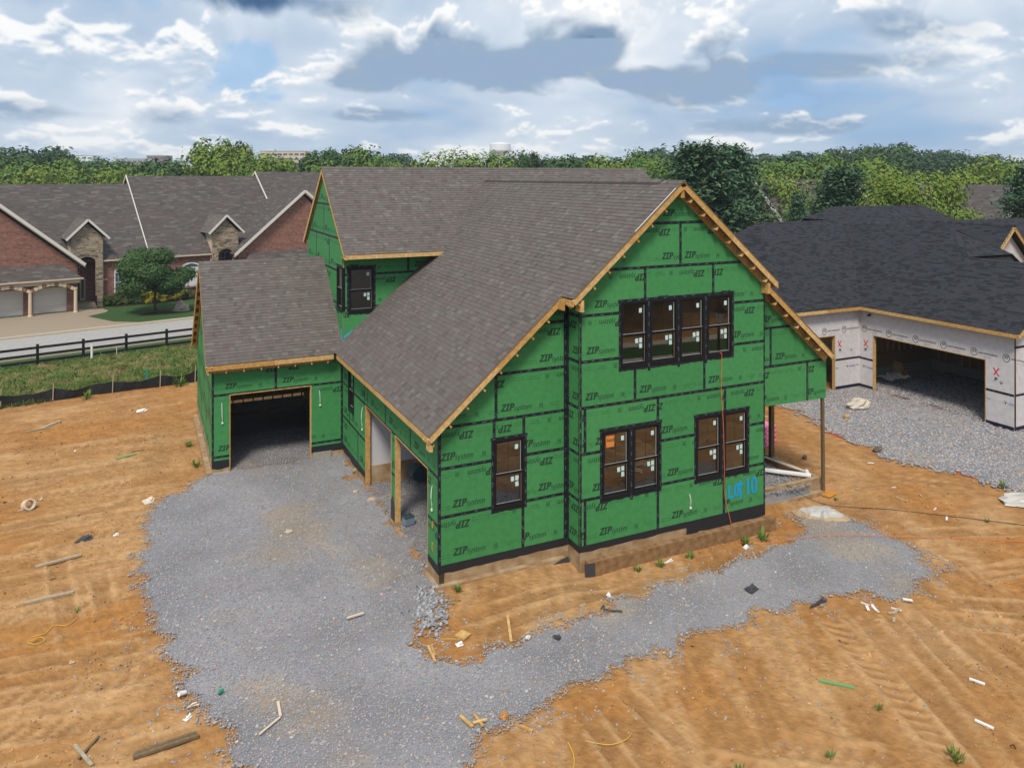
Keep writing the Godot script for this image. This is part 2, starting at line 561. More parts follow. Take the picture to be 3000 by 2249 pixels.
func ground_h(u: float, v: float) -> float:
	var h := base_h(u, v)
	if u > -30 and u < 45 and v > -25 and v < 40:
		h += fn.get_noise_2d(u, v) * 0.035 + fn2.get_noise_2d(u, v) * 0.014 + fn2.get_noise_2d(u * 3.5, v * 3.5) * 0.007
		for t in tracks:
			var a: Vector2 = t[0]; var b: Vector2 = t[1]
			var d := (b - a)
			var l := d.length()
			d /= l
			var w := Vector2(u, v) - a
			var along := w.dot(d)
			if along < -0.3 or along > l + 0.3:
				continue
			var side := w.cross(d) + sin(along * 0.7 + a.x) * 0.06
			var s: float = absf(side) / t[2]
			if s > 1.6:
				continue
			var ends := smoothstep(-0.3, 0.4, along) * (1.0 - smoothstep(l - 0.4, l + 0.3, along))
			var worn := 0.55 + 0.45 * fn.get_noise_2d(u * 2.0 + 50.0, v * 2.0)
			var k: float = -t[3] * (1.0 - smoothstep(0.75, 1.05, s)) + t[3] * 0.55 * exp(-pow((s - 1.2) / 0.18, 2.0))
			if t[4] > 0.0 and s < 0.95:
				k += t[3] * 0.8 * maxf(0.0, sin((along + side * 0.5) * TAU / t[4]))
			h += 1.9 * k * ends * clampf(worn, 0.0, 1.0)
	return h

func soil_color(u: float, v: float) -> Color:
	var q := (Vector2(u, v) - EO).dot(EN)
	var wob := fn.get_noise_2d(u * 0.6, v * 0.6) * 1.2
	var a := fn.get_noise_2d(u * 0.35 + 90.0, v * 0.5)
	var b := fn2.get_noise_2d(u * 1.6, v * 2.2 + 30.0)
	var st := fn.get_noise_2d(u * 0.45 + v * 0.1, v * 2.4 - u * 0.25) if u < -1.0 else fn.get_noise_2d((u * 0.9 - v * 0.4) * 2.2, (u * 0.4 + v * 0.9) * 0.5)
	var c := Color(0.395, 0.210, 0.078)
	c = c.lerp(Color(0.53, 0.345, 0.18), smoothstep(0.06, 0.40, st) * 0.5)
	c = c.lerp(Color(0.31, 0.155, 0.054), smoothstep(0.10, 0.42, -st) * 0.55)
	c = c.lerp(Color(0.51, 0.315, 0.15), smoothstep(0.05, 0.45, a + b * 0.25) * 0.5)
	c = c.lerp(Color(0.40, 0.185, 0.05), smoothstep(0.05, 0.45, -a + b * 0.3) * 0.75)
	c = c.lerp(Color(0.33, 0.19, 0.080), smoothstep(0.28, 0.6, b) * 0.4)
	var fine := fn2.get_noise_2d(u * 0.35 + v * 0.05, v * 2.6 - u * 0.3) if u < -1.0 else fn2.get_noise_2d((u * 0.9 - v * 0.4) * 2.4, (u * 0.4 + v * 0.9) * 0.4)
	c = c * (1.0 + 0.22 * fine + 0.16 * fn2.get_noise_2d(u * 4.0, v * 4.0))
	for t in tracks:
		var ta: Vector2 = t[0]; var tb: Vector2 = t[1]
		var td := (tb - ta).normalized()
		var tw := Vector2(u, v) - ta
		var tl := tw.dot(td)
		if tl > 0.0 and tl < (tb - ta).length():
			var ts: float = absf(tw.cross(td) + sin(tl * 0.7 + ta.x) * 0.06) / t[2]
			var wear_shade := smoothstep(-0.5, 0.2, fn.get_noise_2d(u * 1.4, v * 1.4 + 60.0))  # compacted clay, plus rut shading and paler ridges painted into the colour
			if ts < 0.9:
				c = c.lerp(Color(0.30, 0.165, 0.065) if t[4] == 0.0 or sin((tl + tw.cross(td) * 0.5) * TAU / t[4]) < 0.1 else Color(0.52, 0.33, 0.16), 0.5 * wear_shade)
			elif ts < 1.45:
				c = c.lerp(Color(0.55, 0.36, 0.185), 0.5 * wear_shade)
	var g := 0.0
	if q > -32.6 + wob * 0.3 or v < -46.0 + wob or u < -28.0 + wob or (v > 24.0 + wob):
		g = 1.0
	if g > 0.0:
		var k := fn.get_noise_2d(u * 1.3, v * 1.3 + 7.0)
		c = Color(0.115, 0.135, 0.035).lerp(Color(0.26, 0.20, 0.085), smoothstep(-0.05, 0.40, k + b * 0.3))
		c = c.lerp(Color(0.065, 0.105, 0.022), smoothstep(0.05, 0.4, -k))
	return c

func spaced(list: Array) -> PackedFloat32Array:
	# [start, end, step, end, step ...]
	var out := PackedFloat32Array([list[0]])
	for k in range(1, list.size(), 2):
		var from := out[out.size() - 1]
		var n := maxi(1, int(round((list[k] - from) / list[k + 1])))
		for i in n:
			out.append(from + (list[k] - from) * (i + 1) / n)
	return out

func make_ground() -> void:
	tracks = [
		[Vector2(10.4, -5.2), Vector2(8.9, -10.0), 0.30, 0.03, 0.0], [Vector2(7.6, -5.3), Vector2(5.9, -10.6), 0.28, 0.03, 0.3], [Vector2(0.9, -5.6), Vector2(0.6, -8.6), 0.2, 0.025, 0.0], [Vector2(-12.5, 10.4), Vector2(-7.0, 10.8), 0.26, 0.03, 0.3], [Vector2(-11.0, -0.2), Vector2(-6.6, -0.6), 0.26, 0.03, 0.34], [Vector2(-9.0, -2.6), Vector2(-5.9, -2.9), 0.24, 0.025, 0.0], [Vector2(-10.5, 2.0), Vector2(-7.0, 1.7), 0.22, 0.025, 0.3],
		[Vector2(9.7, -5.6), Vector2(8.0, -9.6), 0.26, 0.028, 0.0], [Vector2(8.4, -5.6), Vector2(6.6, -10.2), 0.26, 0.03, 0.0], [Vector2(9.1, -5.7), Vector2(7.4, -9.8), 0.18, 0.018, 0.0],
		[Vector2(3.6, -7.7), Vector2(5.2, -8.9), 0.32, 0.035, 0.34], [Vector2(2.2, -7.6), Vector2(3.2, -8.6), 0.30, 0.035, 0.32], [Vector2(1.9, -5.3), Vector2(2.1, -7.0), 0.2, 0.03, 0.0],
		[Vector2(-13.0, 8.2), Vector2(-7.1, 8.9), 0.28, 0.03, 0.0], [Vector2(-13.0, 6.4), Vector2(-7.2, 6.9), 0.28, 0.032, 0.3], [Vector2(-12.0, 4.7), Vector2(-7.2, 4.9), 0.25, 0.028, 0.0], [Vector2(-12.0, 3.0), Vector2(-7.0, 3.0), 0.28, 0.032, 0.32],
		[Vector2(-11.0, 1.0), Vector2(-6.8, 0.6), 0.26, 0.028, 0.0], [Vector2(-9.5, -1.3), Vector2(-6.3, -2.0), 0.28, 0.03, 0.34], [Vector2(-8.8, 6.2), Vector2(-8.1, 1.0), 0.24, 0.022, 0.0], [Vector2(-7.7, 4.6), Vector2(-7.4, 1.4), 0.22, 0.02, 0.0],
		[Vector2(-12.5, 12.5), Vector2(-6.3, 12.9), 0.3, 0.03, 0.0], [Vector2(-12.5, 15.0), Vector2(-6.0, 15.6), 0.3, 0.028, 0.4], [Vector2(0.2, -2.3), Vector2(4.6, -1.9), 0.26, 0.03, 0.0], [Vector2(-0.1, -1.6), Vector2(3.9, -1.4), 0.22, 0.022, 0.0],
		[Vector2(12.5, -5.4), Vector2(16.5, -6.2), 0.28, 0.03, 0.3], [Vector2(13.2, -3.2), Vector2(17.0, -4.6), 0.26, 0.026, 0.0], [Vector2(14.2, 2.5), Vector2(17.6, -1.2), 0.24, 0.024, 0.0], [Vector2(10.2, -6.4), Vector2(13.0, -8.6), 0.26, 0.03, 0.3], [Vector2(11.0, -6.0), Vector2(14.0, -8.0), 0.26, 0.026, 0.0],
	]
	var us := spaced([-2600, -600, 1000, -140, 100, -40, 10, -16, 2, -10, 0.25, 13, 0.07, 30, 0.25, 60, 3, 160, 20, 600, 100, 2600, 1000])
	var vs := spaced([-700, -160, 180, -40, 12, -12, 1.2, 0, 0.07, 11, 0.12, 37, 0.3, 72, 2, 160, 15, 700, 100, 3400, 1000])
	var nu := us.size()
	var nv := vs.size()
	var pos := PackedVector3Array(); pos.resize(nu * nv)
	var col := PackedColorArray(); col.resize(nu * nv)
	var nor := PackedVector3Array(); nor.resize(nu * nv)
	for j in nv:
		for i in nu:
			var k := j * nu + i
			pos[k] = Vector3(us[i], ground_h(us[i], vs[j]), -vs[j])
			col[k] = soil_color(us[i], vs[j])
	for j in nv:
		for i in nu:
			var i0 := maxi(i - 1, 0); var i1 := mini(i + 1, nu - 1); var j0 := maxi(j - 1, 0); var j1 := mini(j + 1, nv - 1)
			var dx := (pos[j * nu + i1].y - pos[j * nu + i0].y) / (us[i1] - us[i0])
			var dv := (pos[j1 * nu + i].y - pos[j0 * nu + i].y) / (vs[j1] - vs[j0])
			nor[j * nu + i] = Vector3(-dx, 1.0, dv).normalized()
	var ids := PackedInt32Array(); ids.resize((nu - 1) * (nv - 1) * 6)
	var n := 0
	for j in nv - 1:
		for i in nu - 1:
			var a := j * nu + i
			ids[n] = a; ids[n + 1] = a + nu; ids[n + 2] = a + 1
			ids[n + 3] = a + 1; ids[n + 4] = a + nu; ids[n + 5] = a + nu + 1
			n += 6
	var arr := []
	arr.resize(Mesh.ARRAY_MAX)
	arr[Mesh.ARRAY_VERTEX] = pos; arr[Mesh.ARRAY_NORMAL] = nor; arr[Mesh.ARRAY_COLOR] = col; arr[Mesh.ARRAY_INDEX] = ids
	var m := ArrayMesh.new()
	m.add_surface_from_arrays(Mesh.PRIMITIVE_TRIANGLES, arr)
	meta(put("ground", m, M.soil), "orange clay building ground running out into rough grass", "", "", "structure")

var apron := PackedVector2Array([Vector2(-4.7, 10.5), Vector2(-4.75, 10.3), Vector2(-5.33, 9.8), Vector2(-6.13, 8.93), Vector2(-6.67, 7.86), Vector2(-6.79, 5.91), Vector2(-6.95, 4.0), Vector2(-6.64, 1.73), Vector2(-6.51, 0.28), Vector2(-6.15, -1.11), Vector2(-5.76, -2.64), Vector2(-5.36, -3.62), Vector2(-5.22, -4.15), Vector2(-5.0, -8.0), Vector2(-2.2, -9.0), Vector2(-1.55, -5.9), Vector2(-0.95, -5.34), Vector2(0.08, -5.0), Vector2(1.1, -5.04), Vector2(2.95, -4.78), Vector2(4.26, -4.67), Vector2(6.19, -4.6), Vector2(8.74, -4.72), Vector2(9.62, -4.78), Vector2(9.3, -5.3), Vector2(9.86, -5.75), Vector2(11.03, -5.13), Vector2(12.24, -5.02), Vector2(12.75, -3.26), Vector2(12.75, -2.0), Vector2(12.6, -1.0), Vector2(11.9, -0.5), Vector2(10.9, -0.75), Vector2(10.6, -1.3), Vector2(9.6, -1.75), Vector2(7.58, -2.0), Vector2(5.76, -2.15), Vector2(3.37, -2.47), Vector2(1.88, -2.75), Vector2(0.17, -2.92), Vector2(-1.09, -2.76), Vector2(-1.04, -2.15), Vector2(-0.64, -1.34), Vector2(-0.2, -0.73), Vector2(-0.2, -0.12), Vector2(0.05, 0.1), Vector2(0.05, 10.5)])
var beyond := PackedVector2Array([Vector2(19.4, 8.9), Vector2(19.26, 7.65), Vector2(18.41, 4.54), Vector2(18.07, 2.89), Vector2(17.61, 1.48), Vector2(18.16, 0.21), Vector2(18.72, -1.45), Vector2(18.8, -2.96), Vector2(19.2, -7.0), Vector2(32.0, -7.0), Vector2(32.0, 0.4), Vector2(25.2, 1.0), Vector2(25.2, 8.9)])

func in_gravel(poly: PackedVector2Array, u: float, v: float, k := 0.22) -> bool:
	return Geometry2D.is_point_in_polygon(Vector2(u + fn.get_noise_2d(u * 3.0, v * 3.0) * k * 2.0 + fn2.get_noise_2d(u * 2.0, v * 2.0) * k, v + fn.get_noise_2d(u * 3.0 + 40.0, v * 3.0) * k * 2.0), poly)

func gravel_sheet(called: String, label: String, poly: PackedVector2Array, cell: float, tone: float, k := 0.22, lift := 0.035) -> void:
	var lo := poly[0]; var hi := poly[0]
	for q in poly:
		lo = lo.min(q); hi = hi.max(q)
	lo -= Vector2(0.4, 0.4); hi += Vector2(0.4, 0.4)
	var nu := int((hi.x - lo.x) / cell) + 1
	var nv := int((hi.y - lo.y) / cell) + 1
	var inside := PackedByteArray(); inside.resize(nu * nv)
	for j in nv:
		for i in nu:
			var gu := lo.x + i * cell; var gv := lo.y + j * cell
			var core := in_gravel(poly, gu, gv, k)
			if core and k > 0.0 and k < 0.25 and gu < -0.3 or core and gv < -0.8:
				core = in_gravel(poly, gu + 0.14, gv, k) and in_gravel(poly, gu - 0.14, gv, k) and in_gravel(poly, gu, gv + 0.14, k) and in_gravel(poly, gu, gv - 0.14, k)
			inside[j * nu + i] = 1 if core else 0
	var pos := PackedVector3Array(); var nor := PackedVector3Array(); var col := PackedColorArray(); var ids := PackedInt32Array()
	var at := PackedInt32Array(); at.resize(nu * nv); at.fill(-1)
	for j in nv - 1:
		for i in nu - 1:
			var c := [j * nu + i, j * nu + i + 1, (j + 1) * nu + i, (j + 1) * nu + i + 1]
			if inside[c[0]] + inside[c[1]] + inside[c[2]] + inside[c[3]] < 2:
				continue
			for x in c:
				if at[x] < 0:
					at[x] = pos.size()
					var u: float = lo.x + (x % nu) * cell; var v: float = lo.y + (x / nu) * cell
					var full := 0
					for d in [-1, 1, -nu, nu]:
						if x + d >= 0 and x + d < nu * nv: full += inside[x + d]
					pos.append(Vector3(u, bare_h(u, v) + (lift if full == 4 else -0.03) + fn2.get_noise_2d(u * 2.0, v * 2.0) * 0.010, -v))
					nor.append(Vector3(fn.get_noise_2d(u * 6.0, v * 6.0) * 0.35, 1.0, fn2.get_noise_2d(u * 5.0, v * 5.0) * 0.35).normalized())
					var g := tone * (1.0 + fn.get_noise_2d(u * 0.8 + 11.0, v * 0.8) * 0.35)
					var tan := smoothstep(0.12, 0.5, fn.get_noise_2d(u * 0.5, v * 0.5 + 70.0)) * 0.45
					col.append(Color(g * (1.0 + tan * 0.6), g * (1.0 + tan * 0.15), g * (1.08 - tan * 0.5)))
			ids.append_array([at[c[0]], at[c[2]], at[c[1]], at[c[1]], at[c[2]], at[c[3]]])
	var arr := []
	arr.resize(Mesh.ARRAY_MAX)
	arr[Mesh.ARRAY_VERTEX] = pos; arr[Mesh.ARRAY_NORMAL] = nor; arr[Mesh.ARRAY_COLOR] = col; arr[Mesh.ARRAY_INDEX] = ids
	var m := ArrayMesh.new()
	m.add_surface_from_arrays(Mesh.PRIMITIVE_TRIANGLES, arr)
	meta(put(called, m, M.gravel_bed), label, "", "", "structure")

func pebble(sd: int, flat := 0.65) -> ArrayMesh:
	var r := RandomNumberGenerator.new()
	r.seed = sd
	var b := MB.new()
	b.tinted = true
	# a broken stone: a box with its corners pushed about and cut
	var p: Array[Vector3] = []
	for k in 8:
		p.append(Vector3((1 if k & 1 else -1) * r.randf_range(0.55, 1.0), (1 if k & 2 else -1) * r.randf_range(0.5, 1.0) * flat, (1 if k & 4 else -1) * r.randf_range(0.55, 1.0)) * 0.5)
	b.quad(p[4], p[5], p[7], p[6]); b.quad(p[1], p[0], p[2], p[3]); b.quad(p[5], p[1], p[3], p[7]); b.quad(p[0], p[4], p[6], p[2]); b.quad(p[6], p[7], p[3], p[2])
	return b.mesh()

func scatter(called: String, label: String, m: Mesh, material: Material, spots: Array, category := "gravel") -> void:
	# spots: [Transform3D, Color]
	var mm := MultiMesh.new()
	mm.transform_format = MultiMesh.TRANSFORM_3D
	mm.use_colors = true
	mm.mesh = m
	mm.instance_count = spots.size()
	var buf := PackedFloat32Array()
	buf.resize(spots.size() * 16)
	var i := 0
	for s in spots:
		var t: Transform3D = s[0]
		var c: Color = s[1]
		buf[i] = t.basis.x.x; buf[i + 1] = t.basis.y.x; buf[i + 2] = t.basis.z.x; buf[i + 3] = t.origin.x
		buf[i + 4] = t.basis.x.y; buf[i + 5] = t.basis.y.y; buf[i + 6] = t.basis.z.y; buf[i + 7] = t.origin.y
		buf[i + 8] = t.basis.x.z; buf[i + 9] = t.basis.y.z; buf[i + 10] = t.basis.z.z; buf[i + 11] = t.origin.z
		buf[i + 12] = c.r; buf[i + 13] = c.g; buf[i + 14] = c.b; buf[i + 15] = 1.0
		i += 16
	mm.buffer = buf
	var o := MultiMeshInstance3D.new()
	o.multimesh = mm
	o.material_override = material
	o.name = numbered(called)
	add_child(o)
	meta(o, label, category, "", "stuff")

func stone_color() -> Color:
	var t := rng.randf()
	var g := rng.randf_range(0.22, 0.345)
	if t < 0.13:
		return Color(g * 1.4, g * 1.1, g * 0.85)
	if t < 0.22:
		return Color(g * 1.25, g * 0.98, g * 0.95)
	if t < 0.28:
		return Color(0.42, 0.41, 0.40)
	return Color(g * 0.97, g, g * 1.08)

func make_gravel() -> void:
	gravel_sheet("gravel_drive", "blue grey crushed stone apron and path round the green house", apron, 0.075, 0.34)
	gravel_sheet("gravel_yard", "grey crushed stone yard before the white wrapped garage", beyond, 0.16, 0.34, 0.3)
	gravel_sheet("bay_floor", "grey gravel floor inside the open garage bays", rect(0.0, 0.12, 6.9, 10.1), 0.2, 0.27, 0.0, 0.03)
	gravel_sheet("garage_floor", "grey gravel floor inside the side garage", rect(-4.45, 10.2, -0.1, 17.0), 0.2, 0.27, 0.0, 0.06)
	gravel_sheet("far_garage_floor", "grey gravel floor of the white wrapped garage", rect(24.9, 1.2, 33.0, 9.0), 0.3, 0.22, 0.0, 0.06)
	gravel_sheet("porch_fill", "dark gravel fill within the porch foundation", rect(10.15, 0.15, 13.1, 4.3), 0.15, 0.30, 0.0, 0.28)
	var kinds := []
	for k in 3:
		kinds.append([])
	var add := func(u: float, v: float, s: float, h: float, c: Color) -> void:
		var bs := Basis.from_euler(Vector3(rng.randf() * 0.8 - 0.4, rng.randf() * TAU, rng.randf() * 0.8 - 0.4)).scaled(Vector3(s * rng.randf_range(0.8, 1.4), s, s))
		kinds[rng.randi() % 3].append([Transform3D(bs, P(u, v, h)), c])
	# the apron: density falls with distance from the eye, as stones grow too small to tell apart
	for k in 230000:
		var u := rng.randf_range(-7.4, 13.2)
		var v := rng.randf_range(-7.0, 10.4)
		var far := Vector2(u + 6.8, v + 18.4).length()
		if rng.randf() > clampf(15.0 / far, 0.25, 1.0):
			continue
		if in_gravel(apron, u, v):
			add.call(u, v, rng.randf_range(0.016, 0.030) if rng.randf() < 0.95 else rng.randf_range(0.035, 0.06), bare_h(u, v) + 0.043 + fn2.get_noise_2d(u * 2.0, v * 2.0) * 0.010, stone_color())
	# stones strayed over the clay beside the gravel
	for k in 60000:
		var u := rng.randf_range(-8.0, 14.0)
		var v := rng.randf_range(-9.0, 2.0)
		var near := in_gravel(apron, u, v, 0.75)
		if in_gravel(apron, u, v) or (not near and rng.randf() > 0.05) or (u > 0 and v > -0.5):
			continue
		if near or fn.get_noise_2d(u * 1.5, v * 1.5 + 9.0) > 0.0:
			add.call(u, v, rng.randf_range(0.02, 0.045), ground_h(u, v) + 0.006, stone_color())
	for k in 26000:
		var u := rng.randf_range(17.0, 26.0)
		var v := rng.randf_range(-5.0, 8.8)
		if in_gravel(beyond, u, v, 0.35):
			add.call(u, v, rng.randf_range(0.04, 0.08), bare_h(u, v) + 0.05, stone_color())
	for k in 26000:
		var u := rng.randf_range(-4.4, 4.0)
		var v := rng.randf_range(0.2, 14.0)
		if (u > 0.0 and v < 10.0) or (u < -0.1 and v > 10.3):
			add.call(u, v, rng.randf_range(0.02, 0.036), bare_h(u, v) + (0.045 if u > 0.0 else 0.07), stone_color())
	for k in 7000:
		var u := rng.randf_range(25.2, 31.0)
		var v := rng.randf_range(2.0, 9.3)
		add.call(u, v, rng.randf_range(0.04, 0.08), bare_h(u, v) + 0.07, stone_color())
	for k in 4000:
		add.call(rng.randf_range(10.2, 13.0), rng.randf_range(0.2, 3.5), rng.randf_range(0.02, 0.04), base_h(11.5, 1.0) + 0.29, stone_color())
	for k in 3:
		scatter("gravel_stones", ["loose crushed grey stones lying over the apron, path and yards", "angular blue grey stones of the gravel surfaces", "mixed pale and brown stones of the gravel surfaces"][k], pebble(40 + k), M.stone, kinds[k])
	# coarse rip-rap at the house corner
	var coarse := []
	for k in 260:
		var t := rng.randf()
		var u := lerpf(-0.35, -0.75, t) + rng.randfn(0, 0.2)
		var v := lerpf(-0.15, -1.6, t) + rng.randfn(0, 0.2)
		var s := rng.randf_range(0.05, 0.11)
		coarse.append([Transform3D(Basis.from_euler(Vector3(rng.randf() * 3, rng.randf() * 6, rng.randf() * 3)).scaled(Vector3.ONE * s), P(u, v, base_h(u, v) + 0.035 + s * 0.1)), Color(0.29, 0.295, 0.31) * rng.randf_range(0.7, 1.25)])
	scatter("rubble_stones", "pale coarse rubble heaped at the corner of the green house", pebble(51, 0.8), M.stone, coarse)
	# crumbs of clay
	var clods := []
	for k in 22000:
		var u := rng.randf_range(-13.0, 17.0)
		var v := rng.randf_range(-10.5, 20.0)
		if (u > -5.0 and u < 10.4 and v > -0.7) or in_gravel(apron, u, v) or fn2.get_noise_2d(u, v) + fn.get_noise_2d(u * 0.7, v * 0.7) < -0.05:
			continue
		var s := rng.randf_range(0.015, 0.05) * (1.0 if rng.randf() < 0.95 else 1.9)
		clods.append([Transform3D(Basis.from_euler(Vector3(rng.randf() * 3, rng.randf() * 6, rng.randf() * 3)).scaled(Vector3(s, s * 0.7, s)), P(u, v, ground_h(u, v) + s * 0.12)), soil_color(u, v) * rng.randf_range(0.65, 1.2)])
	scatter("clay_crumbs", "crumbs and clods of dry orange clay", pebble(61, 0.9), M.stone, clods, "soil")

func frame_of(o: Vector3, x: Vector3, y: Vector3) -> Transform3D:
	return Transform3D(Basis(x, y, x.cross(y).normalized()), o)

# upright plane: which way it faces, at u or v = k. Axis x runs along u (front), -v (left), v (right) or -u (back)
func upright(face: String, k: float) -> Transform3D:
	match face:
		"front": return frame_of(P(0, k, 0), Vector3(1, 0, 0), Vector3.UP)
		"left": return frame_of(P(k, 0, 0), Vector3(0, 0, 1), Vector3.UP)
		"right": return frame_of(P(k, 0, 0), Vector3(0, 0, -1), Vector3.UP)
	return frame_of(P(0, k, 0), Vector3(-1, 0, 0), Vector3.UP)

func sloped(face: String, k: float, h: float, m: float) -> Transform3D:
	var n := sqrt(1.0 + m * m)
	match face:
		"front": return frame_of(P(0, k, h), Vector3(1, 0, 0), Vector3(0, m, -1) / n)
		"left": return frame_of(P(k, 0, h), Vector3(0, 0, 1), Vector3(1, m, 0) / n)
		"right": return frame_of(P(k, 0, h), Vector3(0, 0, -1), Vector3(-1, m, 0) / n)
	return frame_of(P(0, k, h), Vector3(-1, 0, 0), Vector3(0, m, 1) / n)

func poly(list: Array) -> PackedVector2Array:
	var out := PackedVector2Array()
	for k in range(0, list.size(), 2):
		out.append(Vector2(list[k], list[k + 1]))
	return out

func slope_poly(list: Array, m: float) -> PackedVector2Array:
	var n := sqrt(1.0 + m * m)
	var out := PackedVector2Array()
	for k in range(0, list.size(), 2):
		out.append(Vector2(list[k], list[k + 1] * n))
	return out

func shade_of(style: String) -> Color:
	var t := rng.randf()
	if style == "navy":
		var g := rng.randf_range(0.046, 0.058)
		if t < 0.28: g *= 0.64
		return Color(g, g * 1.06, g * 1.28)
	if style == "old":
		var g := rng.randf_range(0.115, 0.15)
		if t < 0.15: return Color(g * 1.25, g * 0.95, g * 0.92)
		if t < 0.3: return Color(g * 1.4, g * 1.3, g * 1.2)
		return Color(g, g * 0.90, g * 0.86)
	var g := rng.randf_range(0.168, 0.200)
	if t < 0.14: return Color(g * 1.05, g * 0.84, g * 0.80)
	if t < 0.24: return Color(g * 1.24, g * 1.16, g * 1.08)
	if t < 0.34: return Color(g * 0.86, g * 0.77, g * 0.73)
	return Color(g * 1.04, g * 0.94, g * 0.875)

func emit_tab(b: MB, pl: Transform3D, p: PackedVector2Array, y0: float, y1: float, t: float) -> void:
	var pts: Array[Vector3] = []
	for q in p:
		pts.append(pl * Vector3(q.x, q.y, lerpf(t, 0.003, clampf((q.y - y0) / (y1 - y0), 0.0, 1.0))))
	for i in range(1, pts.size() - 1):
		if (p[i] - p[0]).cross(p[i + 1] - p[0]) > 0.0:
			b.tri(pts[0], pts[i], pts[i + 1])
		else:
			b.tri(pts[0], pts[i + 1], pts[i])
	var dn := pl.basis.z * -(t + 0.004)
	for i in pts.size():
		var j := (i + 1) % pts.size()
		if p[i].y < y0 + 0.03 and p[j].y < y0 + 0.03:
			b.quad(pts[i] + dn, pts[j] + dn, pts[j], pts[i])

# a roof slope: deck, then overlapping shingles; the ones that show largest are parts of their own
func shingled(parent: Node, pl: Transform3D, outline: PackedVector2Array, style: String, singles: int, expo := 0.143, wmin := 0.08, wmax := 0.25, called := "roof", deck := true) -> MeshInstance3D:
	var b := MB.new()
	b.prism(outline, pl.translated_local(Vector3(0, 0, -0.032)), 0.03)
	var roof := part(called, b, M.felt if not deck else M.osb, parent)
	var lo := outline[0]; var hi := outline[0]
	for q in outline:
		lo = lo.min(q); hi = hi.max(q)
	var tabs := []
	var y := lo.y
	while y < hi.y:
		var x := lo.x - rng.randf() * wmax
		while x < hi.x:
			var w := rng.randf_range(wmin, wmax)
			var col := shade_of(style)
			var r := rect(x, y, x + w - 0.002, y + expo * 1.06)
			x += w
			var ins := 0
			for q in r:
				if Geometry2D.is_point_in_polygon(q, outline): ins += 1
			if ins == 4:
				tabs.append([r, y, col, rng.randf_range(0.009, 0.017)])
			else:
				for p in Geometry2D.intersect_polygons(r, outline):
					tabs.append([p, y, col, rng.randf_range(0.009, 0.017)])
		y += expo
	if singles > 0:
		for t in tabs:
			t.append((pl * Vector3(t[0][0].x, t[0][0].y, 0)).distance_squared_to(EYE) + (1e6 if absf(area(t[0])) < expo * wmin * 0.7 else 0.0))
		tabs.sort_custom(func(p, q): return p[4] < q[4])
	var rest := MB.new()
	rest.tinted = true
	for k in tabs.size():
		var t = tabs[k]
		var into := rest
		if k < singles:
			into = MB.new()
			into.tinted = true
		into.col = t[2]
		emit_tab(into, pl, t[0], t[1], t[1] + expo * 1.06, t[3])
		if k < singles:
			part("shingle", into, M.shingle, roof)
	if rest.v.size():
		var o := part("shingle_courses", rest, M.shingle, roof)
		o.set_meta("kind", "stuff")
	return roof

func ridge_caps(parent: Node, p: Vector3, q: Vector3, m: float, side: Vector3, style: String, lift := 0.02, step := 0.15, wing := 0.14) -> void:
	var l := p.distance_to(q)
	var d := (q - p) / l
	var n := int(l / step)
	for k in n:
		var b := MB.new()
		b.tinted = true
		b.col = shade_of(style)
		var a := p + d * (k * step)
		var e := a + d * (step * 1.04)
		var dz := Vector3(0, -wing * m / sqrt(1 + m * m), 0)
		var sd := side * (wing / sqrt(1 + m * m))
		var up0 := Vector3(0, lift + 0.012, 0)
		var up1 := Vector3(0, lift + 0.004, 0)
		b.quad(a + up0, a + up0 + sd + dz, e + up1 + sd + dz, e + up1)
		b.quad(a + up0 - sd + dz, a + up0, e + up1, e + up1 - sd + dz)
		b.quad(a + sd + dz - up0, a + sd + dz + up0, a + up0, a)
		b.quad(a - sd + dz + up0, a - sd + dz - up0, a, a + up0)
		b.quad(a + sd + dz + up0, a + sd + dz - up0, e + sd + dz - up0, e + sd + dz + up1)
		b.quad(a - sd + dz - up0, a - sd + dz + up0, e - sd + dz + up1, e - sd + dz - up0)
		part("ridge_cap", b, M.shingle, parent)

# ---- printed sheathing
func mark30(b: MB, x: float, y: float, flip: float, pl: Transform3D, lift: float, clip: PackedVector2Array) -> void:
	var t := Transform2D(Vector2(flip, 0), Vector2(0, flip), Vector2(x, y))
	var sq := PackedVector2Array()
	for r in [[-0.052, 0.05, 0.052, 0.06], [-0.052, 0.145, 0.052, 0.155], [-0.052, 0.06, -0.043, 0.145], [0.043, 0.06, 0.052, 0.145]]:
		sq.append_array([Vector2(r[0], r[1]), Vector2(r[2], r[1]), Vector2(r[2], r[3]), Vector2(r[0], r[1]), Vector2(r[2], r[3]), Vector2(r[0], r[3])])
	write(b, sq, t, pl, lift, clip)
	write(b, glyphs("30", true, false), t * Transform2D(Vector2(0.085, 0), Vector2(0, 0.085), Vector2(-0.045, 0.052)), pl, lift, clip)
	write(b, glyphs("YEAR SYSTEM", false, false), t * Transform2D(Vector2(0.033, 0), Vector2(0, 0.033), Vector2(-0.11, 0.008)), pl, lift, clip)

